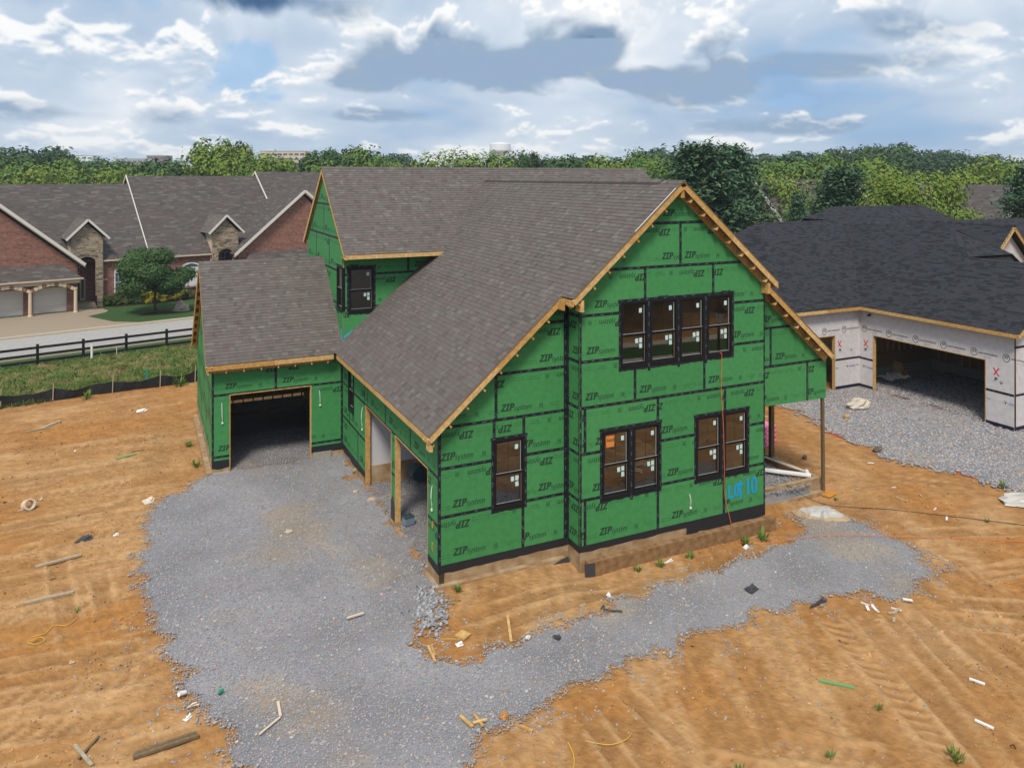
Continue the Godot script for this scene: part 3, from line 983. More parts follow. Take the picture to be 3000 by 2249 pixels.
func print_row(b: MB, f: MB, x0: float, x1: float, yb: float, flip: float, phase: float, pl: Transform3D, lift: float, clip: PackedVector2Array) -> void:
	# one printed line along an edge, repeating every 2.44 m; flip -1 prints it upside down
	var n := -1
	while n < 3:
		var at := (x0 if flip > 0.0 else x1) + flip * (phase + n * 2.44)
		n += 1
		if (at + flip * 2.44 < x0 and at < x0) or (at > x1 and at + flip * 2.44 > x1):
			continue
		var t := Transform2D(Vector2(flip, 0), Vector2(0, flip), Vector2(at, yb))
		write(b, glyphs("ZIP", true, true), t * Transform2D(Vector2(0.245, 0), Vector2(0, 0.25), Vector2(0.03, 0.0)), pl, lift, clip)
		for k in 2:
			write(b, glyphs("system", false, true), t * Transform2D(Vector2(0.165, 0), Vector2(0, 0.19), Vector2(0.42 + k * 0.006, 0.0)), pl, lift + k * 0.0003, clip)
		mark30(f, at + flip * 1.24, yb, flip, pl, lift, clip)
		write(f, glyphs("Join the revolution.", false, false), t * Transform2D(Vector2(0.044, 0), Vector2(0, 0.044), Vector2(1.47, 0.10)), pl, lift, clip)
		write(f, glyphs("#zipsystem", false, false), t * Transform2D(Vector2(0.044, 0), Vector2(0, 0.044), Vector2(1.55, 0.04)), pl, lift, clip)
		write(f, glyphs("7/16\" STRUCTURAL 1 PANEL", false, false), t * Transform2D(Vector2(0.042, 0), Vector2(0, 0.042), Vector2(1.93, 0.03)), pl, lift, clip)
		write(f, glyphs("WATER-RESISTIVE & AIR BARRIER", false, false), t * Transform2D(Vector2(0.034, 0), Vector2(0, 0.034), Vector2(1.93, 0.10)), pl, lift, clip)

func tape_strip(parent: Node, pl: Transform3D, p: PackedVector2Array, lift: float, across: bool) -> void:
	var b := MB.new()
	var near := p
	b.prism(near, pl.translated_local(Vector3(0, 0, lift)), 0.0016)
	var o := part("tape", b, M.tape, parent)
	var lo := p[0]; var hi := p[0]
	for q in p:
		lo = lo.min(q); hi = hi.max(q)
	# the tape's own worn print: broken words at even steps
	var pr := MB.new()
	var l := (hi.x - lo.x) if across else (hi.y - lo.y)
	var mid := (lo + hi) * 0.5
	var s := rng.randf() * 0.15
	while s < l - 0.12:
		for k in 5:
			var a := s + k * 0.025 + rng.randf() * 0.01
			var w := rng.randf_range(0.010, 0.022)
			var h0 := rng.randf_range(-0.022, 0.004)
			var h1 := h0 + rng.randf_range(0.012, 0.03)
			if rng.randf() < 0.25: continue
			var c: Array[Vector2] = [Vector2(a, h0), Vector2(a + w, h0), Vector2(a + w + 0.008, h1), Vector2(a + 0.008, h1)]
			var v3: Array[Vector3] = []
			for q in c:
				v3.append(pl * (Vector3(lo.x + q.x, mid.y + q.y, lift + 0.0026) if across else Vector3(mid.x - q.y, lo.y + q.x, lift + 0.0026)))
			pr.quad(v3[0], v3[1], v3[2], v3[3])
		s += rng.randf_range(0.24, 0.34)
	if pr.v.size():
		part("print", pr, M.tape_print, o).set_meta("kind", "stuff")

# rows: heights of the seams; seams[i]: upright seams in the row above rows[i]
func sheathed(parent: Node, pl: Transform3D, outline: PackedVector2Array, holes: Array, rows: Array, seams: Array, inner := 0.10, upright_print := false, printed := true) -> void:
	var lo := outline[0]; var hi := outline[0]
	for q in outline:
		lo = lo.min(q); hi = hi.max(q)
	if inner > 0.0:
		var back := MB.new()
		var cuts := [lo.y]
		cuts.append_array(rows)
		cuts.append(hi.y)
		for i in cuts.size() - 1:
			for p in cut(rect(lo.x, cuts[i], hi.x, cuts[i + 1]), outline, holes):
				back.prism(p, pl.translated_local(Vector3(0, 0, -inner)), inner - 0.002)
		if back.v.size():
			part("wall_core", back, M.inner, parent)
	var ys := [lo.y]
	ys.append_array(rows)
	ys.append(hi.y)
	var lift := 0.0115
	for i in ys.size() - 1:
		var xs := [lo.x]
		if i < seams.size():
			var order: Array = seams[i].duplicate()
			order.sort()
			xs.append_array(order)
		xs.append(hi.x)
		for k in xs.size() - 1:
			var x0: float = xs[k] + 0.0015; var x1: float = xs[k + 1] - 0.0015; var y0: float = ys[i] + 0.0015; var y1: float = ys[i + 1] - 0.0015
			var phase := rng.randf_range(0.06, 0.42) if x1 - x0 > 1.6 else rng.randf_range(-0.3, 0.25)
			for p in cut(rect(x0, y0, x1, y1), outline, holes):
				var b := MB.new()
				b.prism(p, pl, lift)
				var o := part("panel", b, M["green_panel%d" % (rng.randi() % 4)], parent)
				if not printed:
					continue
				var ink := MB.new(); var faint := MB.new()
				if upright_print and x1 - x0 < 1.4:
					var t := pl * Transform3D(Basis(Vector3(0, 1, 0), Vector3(-1, 0, 0), Vector3(0, 0, 1)), Vector3.ZERO)
					var pp := PackedVector2Array()
					for q in p:
						pp.append(Vector2(q.y, -q.x))
					print_row(ink, faint, y0, y1, -x1 + 0.1, 1.0, 0.1, t, lift + 0.0007, pp)
				else:
					if y1 - y0 > 0.5:
						print_row(ink, faint, x0, x1, y0 + 0.125, 1.0, phase, pl, lift + 0.0007, p)
						print_row(ink, faint, x0, x1, y1 - 0.10, -1.0, rng.randf_range(-1.0, 0.6), pl, lift + 0.0007, p)
					elif y1 - y0 > 0.3:
						print_row(ink, faint, x0, x1, y0 + 0.12, 1.0, phase, pl, lift + 0.0007, p)
				# nailing dots
				var gx := ceilf(x0 / 0.2) * 0.2
				while gx < x1:
					var gy := ceilf(y0 / 0.305) * 0.305
					while gy < y1:
						if Geometry2D.is_point_in_polygon(Vector2(gx, gy), p):
							var s := 0.0065
							faint.quad(pl * Vector3(gx - s, gy - s, lift + 0.0006), pl * Vector3(gx + s, gy - s, lift + 0.0006), pl * Vector3(gx + s, gy + s, lift + 0.0006), pl * Vector3(gx - s, gy + s, lift + 0.0006))
						gy += 0.305
					gx += 0.2
				if ink.v.size(): part("print", ink, M.ink, o).set_meta("kind", "stuff")
				if faint.v.size(): part("fine_print", faint, M.faint_ink, o).set_meta("kind", "stuff")
	var tw := 0.041
	for i in rows.size():
		for p in cut(rect(lo.x, rows[i] - tw, hi.x, rows[i] + tw), outline, holes):
			tape_strip(parent, pl, p, lift, true)
	for i in seams.size():
		for x in seams[i]:
			for p in cut(rect(x - tw, ys[i] - 0.04, x + tw, ys[i + 1] + 0.04), outline, holes):
				tape_strip(parent, pl, p, lift + 0.0018, false)

# tape round an opening: outer rectangle, width, rough lower edge
func tape_round(parent: Node, pl: Transform3D, x0: float, y0: float, x1: float, y1: float, w := 0.085, posts: Array = []) -> void:
	tape_strip(parent, pl, rect(x0, y0, x0 + w, y1 - 0.005), 0.0150, false)
	tape_strip(parent, pl, rect(x1 - w, y0 + 0.03, x1, y1 - 0.005), 0.0150, false)
	tape_strip(parent, pl, rect(x0 - 0.02, y1 - w, x1 + 0.02, y1), 0.0170, true)
	for x in posts:
		tape_strip(parent, pl, rect(x - 0.045, y0 - 0.06, x + 0.045, y1 - w * 0.5), 0.0190, false)
	var sill := PackedVector2Array([Vector2(x1 + 0.0, y0 + 0.085), Vector2(x0, y0 + 0.085)])
	var x := x0
	while x < x1:
		sill.append(Vector2(x, y0 + rng.randf_range(-0.015, 0.02)))
		x += rng.randf_range(0.04, 0.12)
	sill.append(Vector2(x1, y0))
	var b := MB.new()
	b.prism(sill, pl.translated_local(Vector3(0, 0, 0.0132)), 0.0016)
	part("sill_tape", b, M.flashing, parent)

# double-hung window with black frame, set in the plane pl between x0..x1, y0..y1
func hung_window(parent: Node, pl: Transform3D, x0: float, y0: float, x1: float, y1: float, grid := true, stickers := true) -> Node3D:
	var w := Node3D.new()
	w.name = "window"
	parent.add_child(w, true)
	w.transform = pl * Transform3D(Basis(), Vector3(x0, y0, 0))
	var W := x1 - x0
	var H := y1 - y0
	var bar := func(called: String, a: float, b: float, c: float, d: float, z0: float, z1: float, m: Material) -> void:
		sbox(called, Vector3(a, b, z0), Vector3(c, d, z1), m, w)
	var fw := 0.055
	bar.call("frame", 0.0, 0.0, fw, H, -0.09, 0.030, M.window_black)
	bar.call("frame", W - fw, 0.0, W, H, -0.09, 0.030, M.window_black)
	bar.call("frame", fw, H - fw, W - fw, H, -0.09, 0.030, M.window_black)
	bar.call("sill", fw, 0.0, W - fw, 0.085, -0.09, 0.036, M.window_black)
	var mid := H * 0.49
	# upper sash stands outside the lower one
	var up := [fw, mid, W - fw, H - fw]
	var dn := [fw, 0.085, W - fw, mid]
	var sw := 0.042
	for s in [[up, 0.0, "upper_sash"], [dn, -0.034, "lower_sash"]]:
		var q: Array = s[0]
		var z: float = s[1]
		var b := MB.new()
		b.abox(Vector3(q[0] + 0.001, q[1], z - 0.03), Vector3(q[0] + sw, q[3] - 0.001, z))
		b.abox(Vector3(q[2] - sw, q[1], z - 0.03), Vector3(q[2] - 0.001, q[3] - 0.001, z))
		b.abox(Vector3(q[0] + sw, q[1], z - 0.03), Vector3(q[2] - sw, q[1] + sw, z))
		b.abox(Vector3(q[0] + sw, q[3] - sw, z - 0.03), Vector3(q[2] - sw, q[3] - 0.001, z))
		part(s[2], b, M.window_black, w)
		for dz in [-0.0175, -0.0285]:     # double glazing
			var g := MB.new()
			g.abox(Vector3(q[0] + sw, q[1] + sw, z + dz - 0.0015), Vector3(q[2] - sw, q[3] - sw, z + dz + 0.0015))
			part("pane", g, M.glass, w)
	# pale weather strips: on the meeting rail, at the right of the upper pane, and the bare track beside the lower sash
	bar.call("weatherstrip", up[0] + 0.01, up[1] + 0.036, up[2] - 0.012, up[1] + 0.048, 0.0005, 0.006, M.weatherstrip)
	bar.call("weatherstrip", up[2] - sw - 0.012, up[1] + sw + 0.01, up[2] - sw - 0.001, up[3] - sw - 0.01, -0.013, -0.004, M.weatherstrip)
	bar.call("weatherstrip", dn[0] + sw, dn[1] + sw + 0.001, dn[2] - sw, dn[1] + sw + 0.010, -0.046, -0.036, M.weatherstrip)
	bar.call("track", dn[2] - 0.026, dn[1] + 0.02, dn[2] - 0.015, dn[3] - 0.03, -0.033, -0.026, M.track)
	if grid:
		bar.call("muntin", W * 0.5 - 0.005, up[1] + sw + 0.002, W * 0.5 + 0.005, up[3] - sw - 0.002, -0.026, -0.020, M.window_black)
		bar.call("muntin", up[0] + sw + 0.002, (up[1] + up[3]) * 0.5 - 0.005, up[2] - sw - 0.002, (up[1] + up[3]) * 0.5 + 0.005, -0.0255, -0.0205, M.window_black)
	if stickers:
		var sx := W - fw - sw
		var spots := [[sx - 0.17, up[3] - sw - 0.22, -0.0148, 0.0], [sx - 0.27, mid - 0.24, -0.0488, 0.04], [sx - 0.14, mid - 0.23, -0.0488, -0.03], [sx - 0.14, mid - 0.385, -0.0488, 0.06]]
		for s in spots:
			var b := MB.new()
			b.box(Transform3D(Basis(Vector3(0, 0, 1), s[3] + rng.randf_range(-0.05, 0.05)), Vector3(s[0] + 0.05, s[1] + 0.06, s[2] + 0.0004)), Vector3(0.095, 0.125, 0.0012))
			part("sticker", b, M.sticker, w)
	return w

var wood_turn := 0
func wood() -> Material:
	wood_turn += 1
	return M["lumber%d" % (wood_turn % 4)]

func make_house() -> void:
	var H := thing("green_house", "half built house sheathed in green panels with black taped seams and brown shingles", "house")
	var m := 0.863
	var zr := func(u: float) -> float: return 9.668 - m * absf(u - 6.861)
	var R := 1.2192
	# ---------- front, left part (set back) and main gable part
	var fa := upright("front", 0.0)
	var fb := upright("front", -0.636)
	var w1 := rect(1.50, 1.13, 2.39, 2.95)
	sheathed(H, fa, poly([0.0, 0.0, 3.7, 0.0, 3.7, zr.call(3.7) - 0.16, 0.0, zr.call(0.0) - 0.16]), [w1], [R, 2 * R, 3.47, 4.65, 5.88], [[2.347], [], [1.514, 2.373], [1.568], []])
	tape_round(H, fa, 1.433, 1.06, 2.462, 3.02, 0.075)
	hung_window(H, fa, 1.502, 1.132, 2.388, 2.948)
	var wb := [rect(4.99, 4.58, 5.87, 6.37), rect(5.965, 4.58, 6.88, 6.37), rect(6.975, 4.58, 7.84, 6.37), rect(7.935, 4.58, 8.85, 6.37), rect(4.40, 1.12, 5.285, 2.95), rect(5.385, 1.12, 6.27, 2.95), rect(7.55, 1.10, 8.45, 2.93), rect(8.55, 1.10, 9.44, 2.93)]
	sheathed(H, fb, poly([3.723, 0.0, 10.105, 0.0, 10.105, zr.call(10.105) - 0.17, 6.861, zr.call(6.861) - 0.17, 3.723, zr.call(3.723) - 0.17]), wb, [R, 2 * R, 3 * R, 4 * R, 5 * R, 6 * R - 0.03, 7 * R - 0.04], [[3.867, 6.216, 8.547], [], [3.867, 6.216, 8.595], [5.454, 7.836], [], [5.789, 8.157], [6.991], []])
	tape_round(H, fb, 4.927, 4.50, 8.924, 6.45, 0.075, [5.917, 6.926, 7.888])
	tape_round(H, fb, 4.33, 1.05, 6.338, 3.035, 0.075, [5.335])
	tape_round(H, fb, 7.476, 1.03, 9.508, 3.005, 0.075, [8.5])
	for w in wb:
		var n := hung_window(H, fb, w[0].x + 0.002, w[0].y + 0.002, w[2].x - 0.002, w[2].y - 0.002)
		if absf(w[0].x - 4.40) < 0.01 and w[0].y < 2.0:
			sun_poster(n)
	# short return between them, and the far sides that close the body
	sheathed(H, upright("left", 3.723), poly([0.0, 0.0, 0.6245, 0.0, 0.6245, 6.76, 0.0, 6.76]), [], [R, 2 * R, 3 * R, 4 * R, 5 * R], [], 0.0)
	tape_strip(H, fa, rect(3.58, 0.0, 3.70, 6.6), 0.0135, false)
	tape_strip(H, upright("left", 3.723), rect(0.012, 0.0, 0.07, 6.5), 0.0138, false)
	tape_strip(H, upright("left", 3.723), rect(0.575, 0.0, 0.6248, 6.6), 0.0138, false)
	tape_strip(H, fb, rect(3.7115, 0.0, 3.765, 6.6), 0.0140, false)
	tape_strip(H, fa, rect(-0.0115, 0.0, 0.05, 3.4), 0.0140, false)
	tape_strip(H, fb, rect(10.06, 0.0, 10.1165, 6.6), 0.0140, false)
	sheathed(H, upright("right", 10.105), poly([-0.6245, 0.0, 10.3, 0.0, 10.3, 6.6, -0.6245, 6.6]), [], [R, 2 * R, 3 * R, 4 * R], [[], [2.4], [4.8], [3.0], []])
	# ---------- porch wall on the right, hanging above the posts
	sheathed(H, fa, poly([10.12, 2.67, 13.33, 2.62, 13.33, zr.call(13.33) - 0.16, 10.12, zr.call(10.12) - 0.16]), [rect(12.485, 2.5, 12.505, 3.72)], [3.88, 5.08], [[12.495], [10.95], []], 0.10)
	# ---------- left side with the two open garage doors
	var lf := upright("left", 0.0)
	var doors := [rect(-7.05, -0.6, -4.06, 2.21), rect(-3.70, -0.6, -0.79, 2.215), rect(-9.36, 1.47, -8.60, 2.90)]
	sheathed(H, lf, poly([-10.29, -0.06, -0.012, -0.02, -0.012, 3.52, -10.29, 3.52]), doors, [0.99, 2.212], [[-8.016], [-9.205], [-7.119, -6.807, -4.687, -2.256]])
	tape_strip(H, lf, rect(-0.0625, 0.0, 0.0115, 3.4), 0.0140, false)
	tape_strip(H, lf, rect(-10.285, 0.0, -10.22, 3.4), 0.0140, false)
	tape_round(H, lf, -9.43, 1.40, -8.53, 2.97, 0.07)
	hung_window(H, lf, -9.358, 1.472, -8.602, 2.898, false, false)
	for d in [[-7.05, -4.06], [-3.70, -0.79]]:
		for x in d:
			var s := 1.0 if x == d[0] else -1.0
			sbox("door_jamb", P(-0.016, -(x + s * 0.036), -0.42), P(0.15, -(x + s * 0.002), 2.17), wood(), H)
		sbox("door_head", P(-0.016, -(d[1] - 0.002), 2.172), P(0.15, -(d[0] + 0.002), 2.208), wood(), H)
	# ---------- side garage front
	var gf := upright("front", 10.3)
	sheathed(H, gf, poly([-4.53, -0.06, -0.014, -0.06, -0.014, 3.2, -4.53, 3.2]), [rect(-3.966, -0.6, -1.145, 2.205)], [0.08, 2.21], [[], [], [-2.40]], 0.10, true)
	tape_strip(H, gf, rect(-4.5415, -0.05, -4.475, 3.15), 0.0140, false)
	tape_strip(H, gf, rect(-0.075, -0.05, -0.013, 3.0), 0.0140, false)
	for x in [[-3.966, -3.93], [-1.181, -1.145]]:
		sbox("door_jamb", P(x[0] + 0.002, 10.284, -0.45), P(x[1] - 0.002, 10.45, 2.165), wood(), H)
	sbox("door_head", P(-3.964, 10.284, 2.167), P(-1.147, 10.45, 2.203), wood(), H)
	# side garage's left gable wall and its back
	var gr := func(v: float) -> float: return 6.52 - m * absf(v - 13.6)
	sheathed(H, upright("left", -4.53), poly([-17.9, -0.06, -10.289, -0.06, -10.289, gr.call(10.3) - 0.16, -13.6, 6.36, -17.9, gr.call(17.9) - 0.16]), [], [R - 0.06, 2 * R - 0.06, 3 * R - 0.06], [[-12.8, -15.2], [-11.6, -14.0, -16.5], [-12.8, -15.2], [-13.6]])
	sheathed(H, upright("back", 17.9), poly([-10.0, -0.06, 4.53, -0.06, 4.53, 2.6, -10.0, 2.6]), [], [R], [[-2.0, 2.0], [0.0]])
	# ---------- upper floor over the hall: front wall and left gable
	var uf := upright("front", 10.3)
	var uw := rect(0.22, 4.72, 1.17, 6.40)
	sheathed(H, uf, poly([0.012, 3.25, 10.5, 3.25, 10.5, 7.35, 0.012, 7.35]), [uw], [4.92, 6.14], [[2.6, 5.0, 7.4], [3.6, 6.0, 8.4], [2.52, 4.9]])
	tape_round(H, uf, 0.15, 4.64, 1.24, 6.47, 0.075)
	hung_window(H, uf, 0.222, 4.722, 1.168, 6.398, false)
	var ur := func(v: float) -> float: return 10.18 - 0.803 * absf(v - 13.47)
	var lw := rect(-11.17, 4.78, -10.28, 6.42)
	sheathed(H, lf, poly([-16.9, 3.3, -10.289, 3.3, -10.289, ur.call(10.3) - 0.16, -13.47, 10.0, -16.9, ur.call(16.9) - 0.16]), [lw], [5.0, 6.22, 7.46, 8.69], [[-12.2, -14.6], [-13.4, -15.8], [-15.0, -12.51], [-15.9, -13.515], [-12.9]])
	tape_round(H, lf, -11.24, 4.71, -10.31, 6.49, 0.07)
	hung_window(H, lf, -11.168, 4.782, -10.282, 6.418, false, false)
	sheathed(H, upright("right", 15.5), poly([10.3, -0.3, 16.9, -0.3, 16.9, ur.call(16.9) - 0.16, 13.47, 10.0, 10.3, ur.call(10.3) - 0.16]), [], [R, 2 * R, 3 * R, 4 * R, 5 * R, 6 * R], [[12.0, 14.4]])
	sheathed(H, upright("back", 16.9), poly([-15.5, -0.3, 0.0, -0.3, 0.0, 7.3, -15.5, 7.3]), [], [R, 2 * R, 3 * R, 4 * R, 5 * R], [[-4.0, -8.0], [-6.0, -10.0]])
	sheathed(H, upright("front", 10.3), poly([10.5, -0.3, 15.5, -0.3, 15.5, 7.35, 10.5, 7.35]), [], [R, 2 * R, 3 * R, 4 * R, 5 * R], [[12.4, 14.8]])
	# bare corner strip left of the upper window
	sbox("corner_board", P(0.013, 10.287, 6.35), P(0.045, 10.2876, 6.9), M.bare_edge, H)
	# ---------- floors inside
	sbox("floor_deck", P(0.11, 0.11, 2.96), P(9.98, 10.18, 3.06), M.osb, H)
	sbox("floor_deck", P(0.12, 10.42, 3.3), P(15.38, 16.78, 3.4), M.osb, H)
	sbox("attic_deck", P(3.85, -0.52, 6.58), P(9.98, 10.18, 6.62), M.osb, H)
	# partition with grey board over a concrete curb, seen through the bays
	sbox("partition", P(0.12, 7.13, 0.115), P(9.9, 7.24, 2.95), M.drywall, H)
	sbox("curb", P(0.12, 7.10, -0.6), P(9.9, 7.26, 0.113), M.concrete, H)
	# garage back wall: concrete upstand and studs
	sbox("upstand", P(-4.42, 17.35, -0.7), P(-0.05, 17.55, -0.11), M.grey_concrete, H)
	sbox("upstand", P(-0.16, 10.5, -0.7), P(-0.02, 17.3, -0.11), M.grey_concrete, H)
	for k in 11:
		sbox("stud", P(-4.4 + k * 0.42, 17.40, -0.108), P(-4.4 + k * 0.42 + 0.042, 17.54, 2.9), wood(), H)
	for k in 16:
		sbox("stud", P(-0.15, 10.8 + k * 0.42, -0.108), P(-0.03, 10.84 + k * 0.42, 2.9), wood(), H)
	sbox("ceiling_deck", P(-4.42, 10.42, 2.92), P(-0.05, 17.8, 2.98), M.osb, H)
	# ---------- foundations
	var fnd := func(called: String, u0: float, v0: float, u1: float, v1: float, h0: float, h1: float, mt: Material) -> void:
		sbox(called, P(u0, v1, h0), P(u1, v0, h1), mt, H)
	fnd.call("foundation", 0.0, -0.012, 3.72, 0.2, -1.2, -0.001, M.concrete)
	fnd.call("footing", -0.14, -0.17, 3.55, -0.012, -1.2, -0.44, M.concrete)
	fnd.call("foundation", 3.711, -0.648, 10.117, -0.52, -1.2, -0.001, M.concrete)
	fnd.call("foundation", 3.711, -0.52, 3.85, 0.0, -1.2, -0.002, M.concrete)
	fnd.call("footing", 3.86, -0.86, 10.35, -0.65, -1.2, -0.36, M.stained_concrete)
	fnd.call("foundation", -0.012, -0.012, 0.14, 0.79, -1.2, -0.003, M.concrete)
	fnd.call("footing", -0.12, -0.16, -0.012, 0.75, -1.2, -0.46, M.concrete)
	fnd.call("door_footing", -0.08, 3.66, 0.22, 4.10, -0.9, -0.36, M.concrete)
	fnd.call("foundation", -0.012, 7.02, 0.14, 10.29, -1.0, -0.062, M.concrete)
	fnd.call("foundation", -4.542, 10.288, -3.95, 10.44, -1.1, -0.062, M.concrete)
	fnd.call("foundation", -1.16, 10.288, -0.012, 10.44, -1.1, -0.30, M.concrete)
	fnd.call("foundation", -4.542, 10.44, -4.42, 17.9, -1.1, -0.062, M.concrete)
	fnd.call("footing", -4.72, 10.2, -4.543, 17.5, -1.1, -0.40, M.concrete)
	fnd.call("footing", -4.542, 10.15, -3.96, 10.287, -1.1, -0.44, M.grey_concrete)
	# black flashing over the joint
	var fl := func(pl: Transform3D, x0: float, x1: float, y0: float, y1: float, rough := 0.02) -> void:
		var p := PackedVector2Array([Vector2(x1, y1), Vector2(x0, y1)])
		var x := x0
		while x < x1:
			p.append(Vector2(x, y0 + rng.randf_range(-rough, rough)))
			x += rng.randf_range(0.12, 0.4)
		p.append(Vector2(x1, y0))
		var b := MB.new()
		b.prism(p, pl.translated_local(Vector3(0, 0, 0.0135)), 0.004)
		part("flashing", b, M.flashing, H)
	fl.call(fa, -0.018, 3.70, -0.19, 0.02)
	fl.call(upright("left", 3.723), 0.0, 0.65, -0.17, 0.015)
	fl.call(fb, 3.705, 7.2, -0.15, 0.02)
	fl.call(fb, 7.2, 10.12, -0.34, 0.012, 0.05)
	fl.call(lf, -0.79, 0.018, -0.19, 0.0)
	fl.call(lf, -10.28, -7.05, -0.28, -0.03, 0.05)
	fl.call(gf, -4.545, -3.97, -0.30, -0.04, 0.05)
	fl.call(gf, -1.15, -0.02, -0.28, -0.04, 0.06)
	# torn membrane at the step, and over the middle door pier
	var mem := MB.new()
	mem.prism(poly([3.72, -0.35, 4.05, -0.38, 4.06, -0.8, 3.95, -0.98, 3.76, -0.9]), fb.translated_local(Vector3(0, 0, 0.222)), 0.01)
	mem.prism(poly([2.95, -0.62, 3.3, -0.5, 3.62, -0.42, 3.7, -0.6, 3.4, -0.68]), fa.translated_local(Vector3(0, 0, 0.165)), 0.01)
	part("membrane", mem, M.tar, H)
	var mem2 := MB.new()
	mem2.prism(poly([-4.06, -0.35, -3.7, -0.4, -3.72, 0.1, -3.9, 0.35, -4.04, 0.2]), lf.translated_local(Vector3(0, 0, 0.02)), 0.012)
	part("membrane", mem2, M.tar, H)
	var chute := MB.new()
	chute.prism(poly([-1.1, -0.52, -0.45, -0.48, -0.42, -0.26, -1.1, -0.25]), gf.translated_local(Vector3(0, 0, 0.03)), 0.02)
	part("plastic_flap", chute, M.grey_concrete, H)
	# ---------- roofs
	var k1 := 1.3209
	shingled(H, sloped("left", -0.4, 3.404, m), slope_poly([0.36, 0.0, 0.36, 3.72, 0.98, 3.74, 0.98, 7.26, -12.85, 7.26, -9.47, 4.11, -10.3, 4.10, -10.3, 0.42, -9.94, 0.0], m), "brown", 300)
	shingled(H, sloped("right", 13.3, 4.11, m), slope_poly([-0.36, 0.0, 10.3, 0.0, 10.3, 3.3, 9.47, 3.3, 12.85, 6.439, -0.98, 6.439, -0.98, 3.0, -0.36, 3.0], m), "brown", 0, 0.2, 0.3, 0.8)
	shingled(H, sloped("front", 9.47, 6.953, 0.803), slope_poly([-0.13, 0.0, 3.715, 0.0, 6.861, 3.38, 10.01, 0.0, 15.65, 0.0, 15.65, 4.02, -0.13, 4.02], 0.803), "brown", 0)
	shingled(H, sloped("back", 17.47, 6.953, 0.803), slope_poly([-15.65, 0.0, 0.13, 0.0, 0.13, 4.0, -15.65, 4.0], 0.803), "brown", 0, 0.3, 0.8, 1.6)
	shingled(H, sloped("front", 9.9, 3.343, m), slope_poly([-4.76, 0.0, -0.42, 0.0, -0.013, 0.45, -0.013, 3.69, -4.76, 3.69], m), "brown", 0)
	shingled(H, sloped("back", 18.3, 2.47, m), slope_poly([0.013, 0.0, 4.76, 0.0, 4.76, 4.69, 0.013, 4.69], m), "brown", 0, 0.3, 0.8, 1.6)
	ridge_caps(H, P(6.861, -0.98, 9.668), P(6.861, -0.05, 9.668), m, Vector3(1, 0, 0), "brown", 0.012)
	ridge_caps(H, P(6.861, 0.0, 9.668), P(6.861, 12.7, 9.668), m, Vector3(1, 0, 0), "brown", 0.045, 0.17)
	ridge_caps(H, P(-0.13, 13.47, 10.168), P(15.65, 13.47, 10.168), 0.803, Vector3(0, 0, 1), "brown", 0.02, 0.19)
	ridge_caps(H, P(-4.76, 13.59, 6.525), P(0.0, 13.59, 6.525), m, Vector3(0, 0, 1), "brown", 0.015, 0.2)
	var vent := MB.new()
	vent.prism(poly([-0.15, -0.155, 0.0, -0.03, 0.15, -0.155, 0.15, -0.11, 0.0, 0.035, -0.15, -0.11]), frame_of(P(6.861, 0.0, 9.668), Vector3(1, 0, 0), Vector3.UP).translated_local(Vector3(0, 0, -12.6)), 12.6)
	part("ridge_vent", vent, M.felt, H)
	# peeling white edge strip near the peak
	var strip := MB.new()
	strip.bar(P(5.25, -0.955, zr.call(5.25) + 0.03), P(6.6, -0.955, zr.call(6.6) + 0.03), 0.02, 0.012)
	part("edge_strip", strip, M.plastic_white, H)
	# ---------- timber at the eaves and rakes
	var rake := func(u0: float, u1: float, v: float, drop: float, w: float, h: float) -> void:
		var n := int(ceil(absf(u1 - u0) / 2.9))
		for i in n:
			var a := lerpf(u0, u1, float(i) / n); var b := lerpf(u0, u1, float(i + 1) / n)
			var gap := (b - a) * 0.0008
			var pa := P(a + gap, v, zr.call(a + gap) - drop); var pb := P(b - gap, v, zr.call(b - gap) - drop)
			sbar("barge_board", pa, pb, w, h, wood(), H)
	for s in [[6.80, 3.34], [6.922, 10.30]]:
		rake.call(s[0], s[1], -0.955, 0.125, 0.04, 0.15)
		rake.call(s[0], s[1], -0.675, 0.235, 0.045, 0.20)
	for s in [[3.30, -0.38], [10.32, 13.28]]:
		rake.call(s[0], s[1], -0.335, 0.125, 0.04, 0.15)
		rake.call(s[0], s[1], -0.036, 0.235, 0.045, 0.20)
	# soffit deck visible between the boards, and the lookout blocks
	for s in [[0, -0.93, -0.70, 3.5, 10.2], [1, -0.31, -0.06, -0.3, 3.25], [2, -0.31, -0.06, 10.45, 13.2]]:
		var u: float = s[3]
		while u <= s[4]:
			if absf(u - 6.861) > 0.16:
				var sg := 1.0 if u < 6.861 else -1.0
				var dir := Vector3(1, sg * m, 0).normalized()
				var b := MB.new()
				b.box(Transform3D(Basis(dir, Vector3(-dir.y, dir.x, 0) * 1.0, Vector3(0, 0, 1)), P(u, (s[1] + s[2]) * 0.5, zr.call(u) - 0.265)), Vector3(0.045, 0.19, s[2] - s[1]))
				part("lookout", b, wood(), H)
			u += 0.46
	# step in the roof edge on the left and on the right
	for s in [[3.325, -1.0], [10.315, 1.0]]:
		sbox("step_board", P(s[0] - 0.02, -0.975, zr.call(s[0]) - 0.20), P(s[0] + 0.02, -0.317, zr.call(s[0]) - 0.045), wood(), H)
		sbox("step_block", P(s[0] + s[1] * -0.30 - 0.05, -0.93, zr.call(s[0]) - 0.36), P(s[0] + s[1] * -0.30 + 0.05, -0.66, zr.call(s[0]) - 0.05), wood(), H)
		sbox("step_block", P(s[0] - 0.09, -0.62, zr.call(s[0]) - 0.34), P(s[0] - 0.05, -0.34, zr.call(s[0]) - 0.07), wood(), H)
	sbox("peak_block", P(6.80, -0.93, 9.20), P(6.92, -0.70, 9.50), wood(), H)
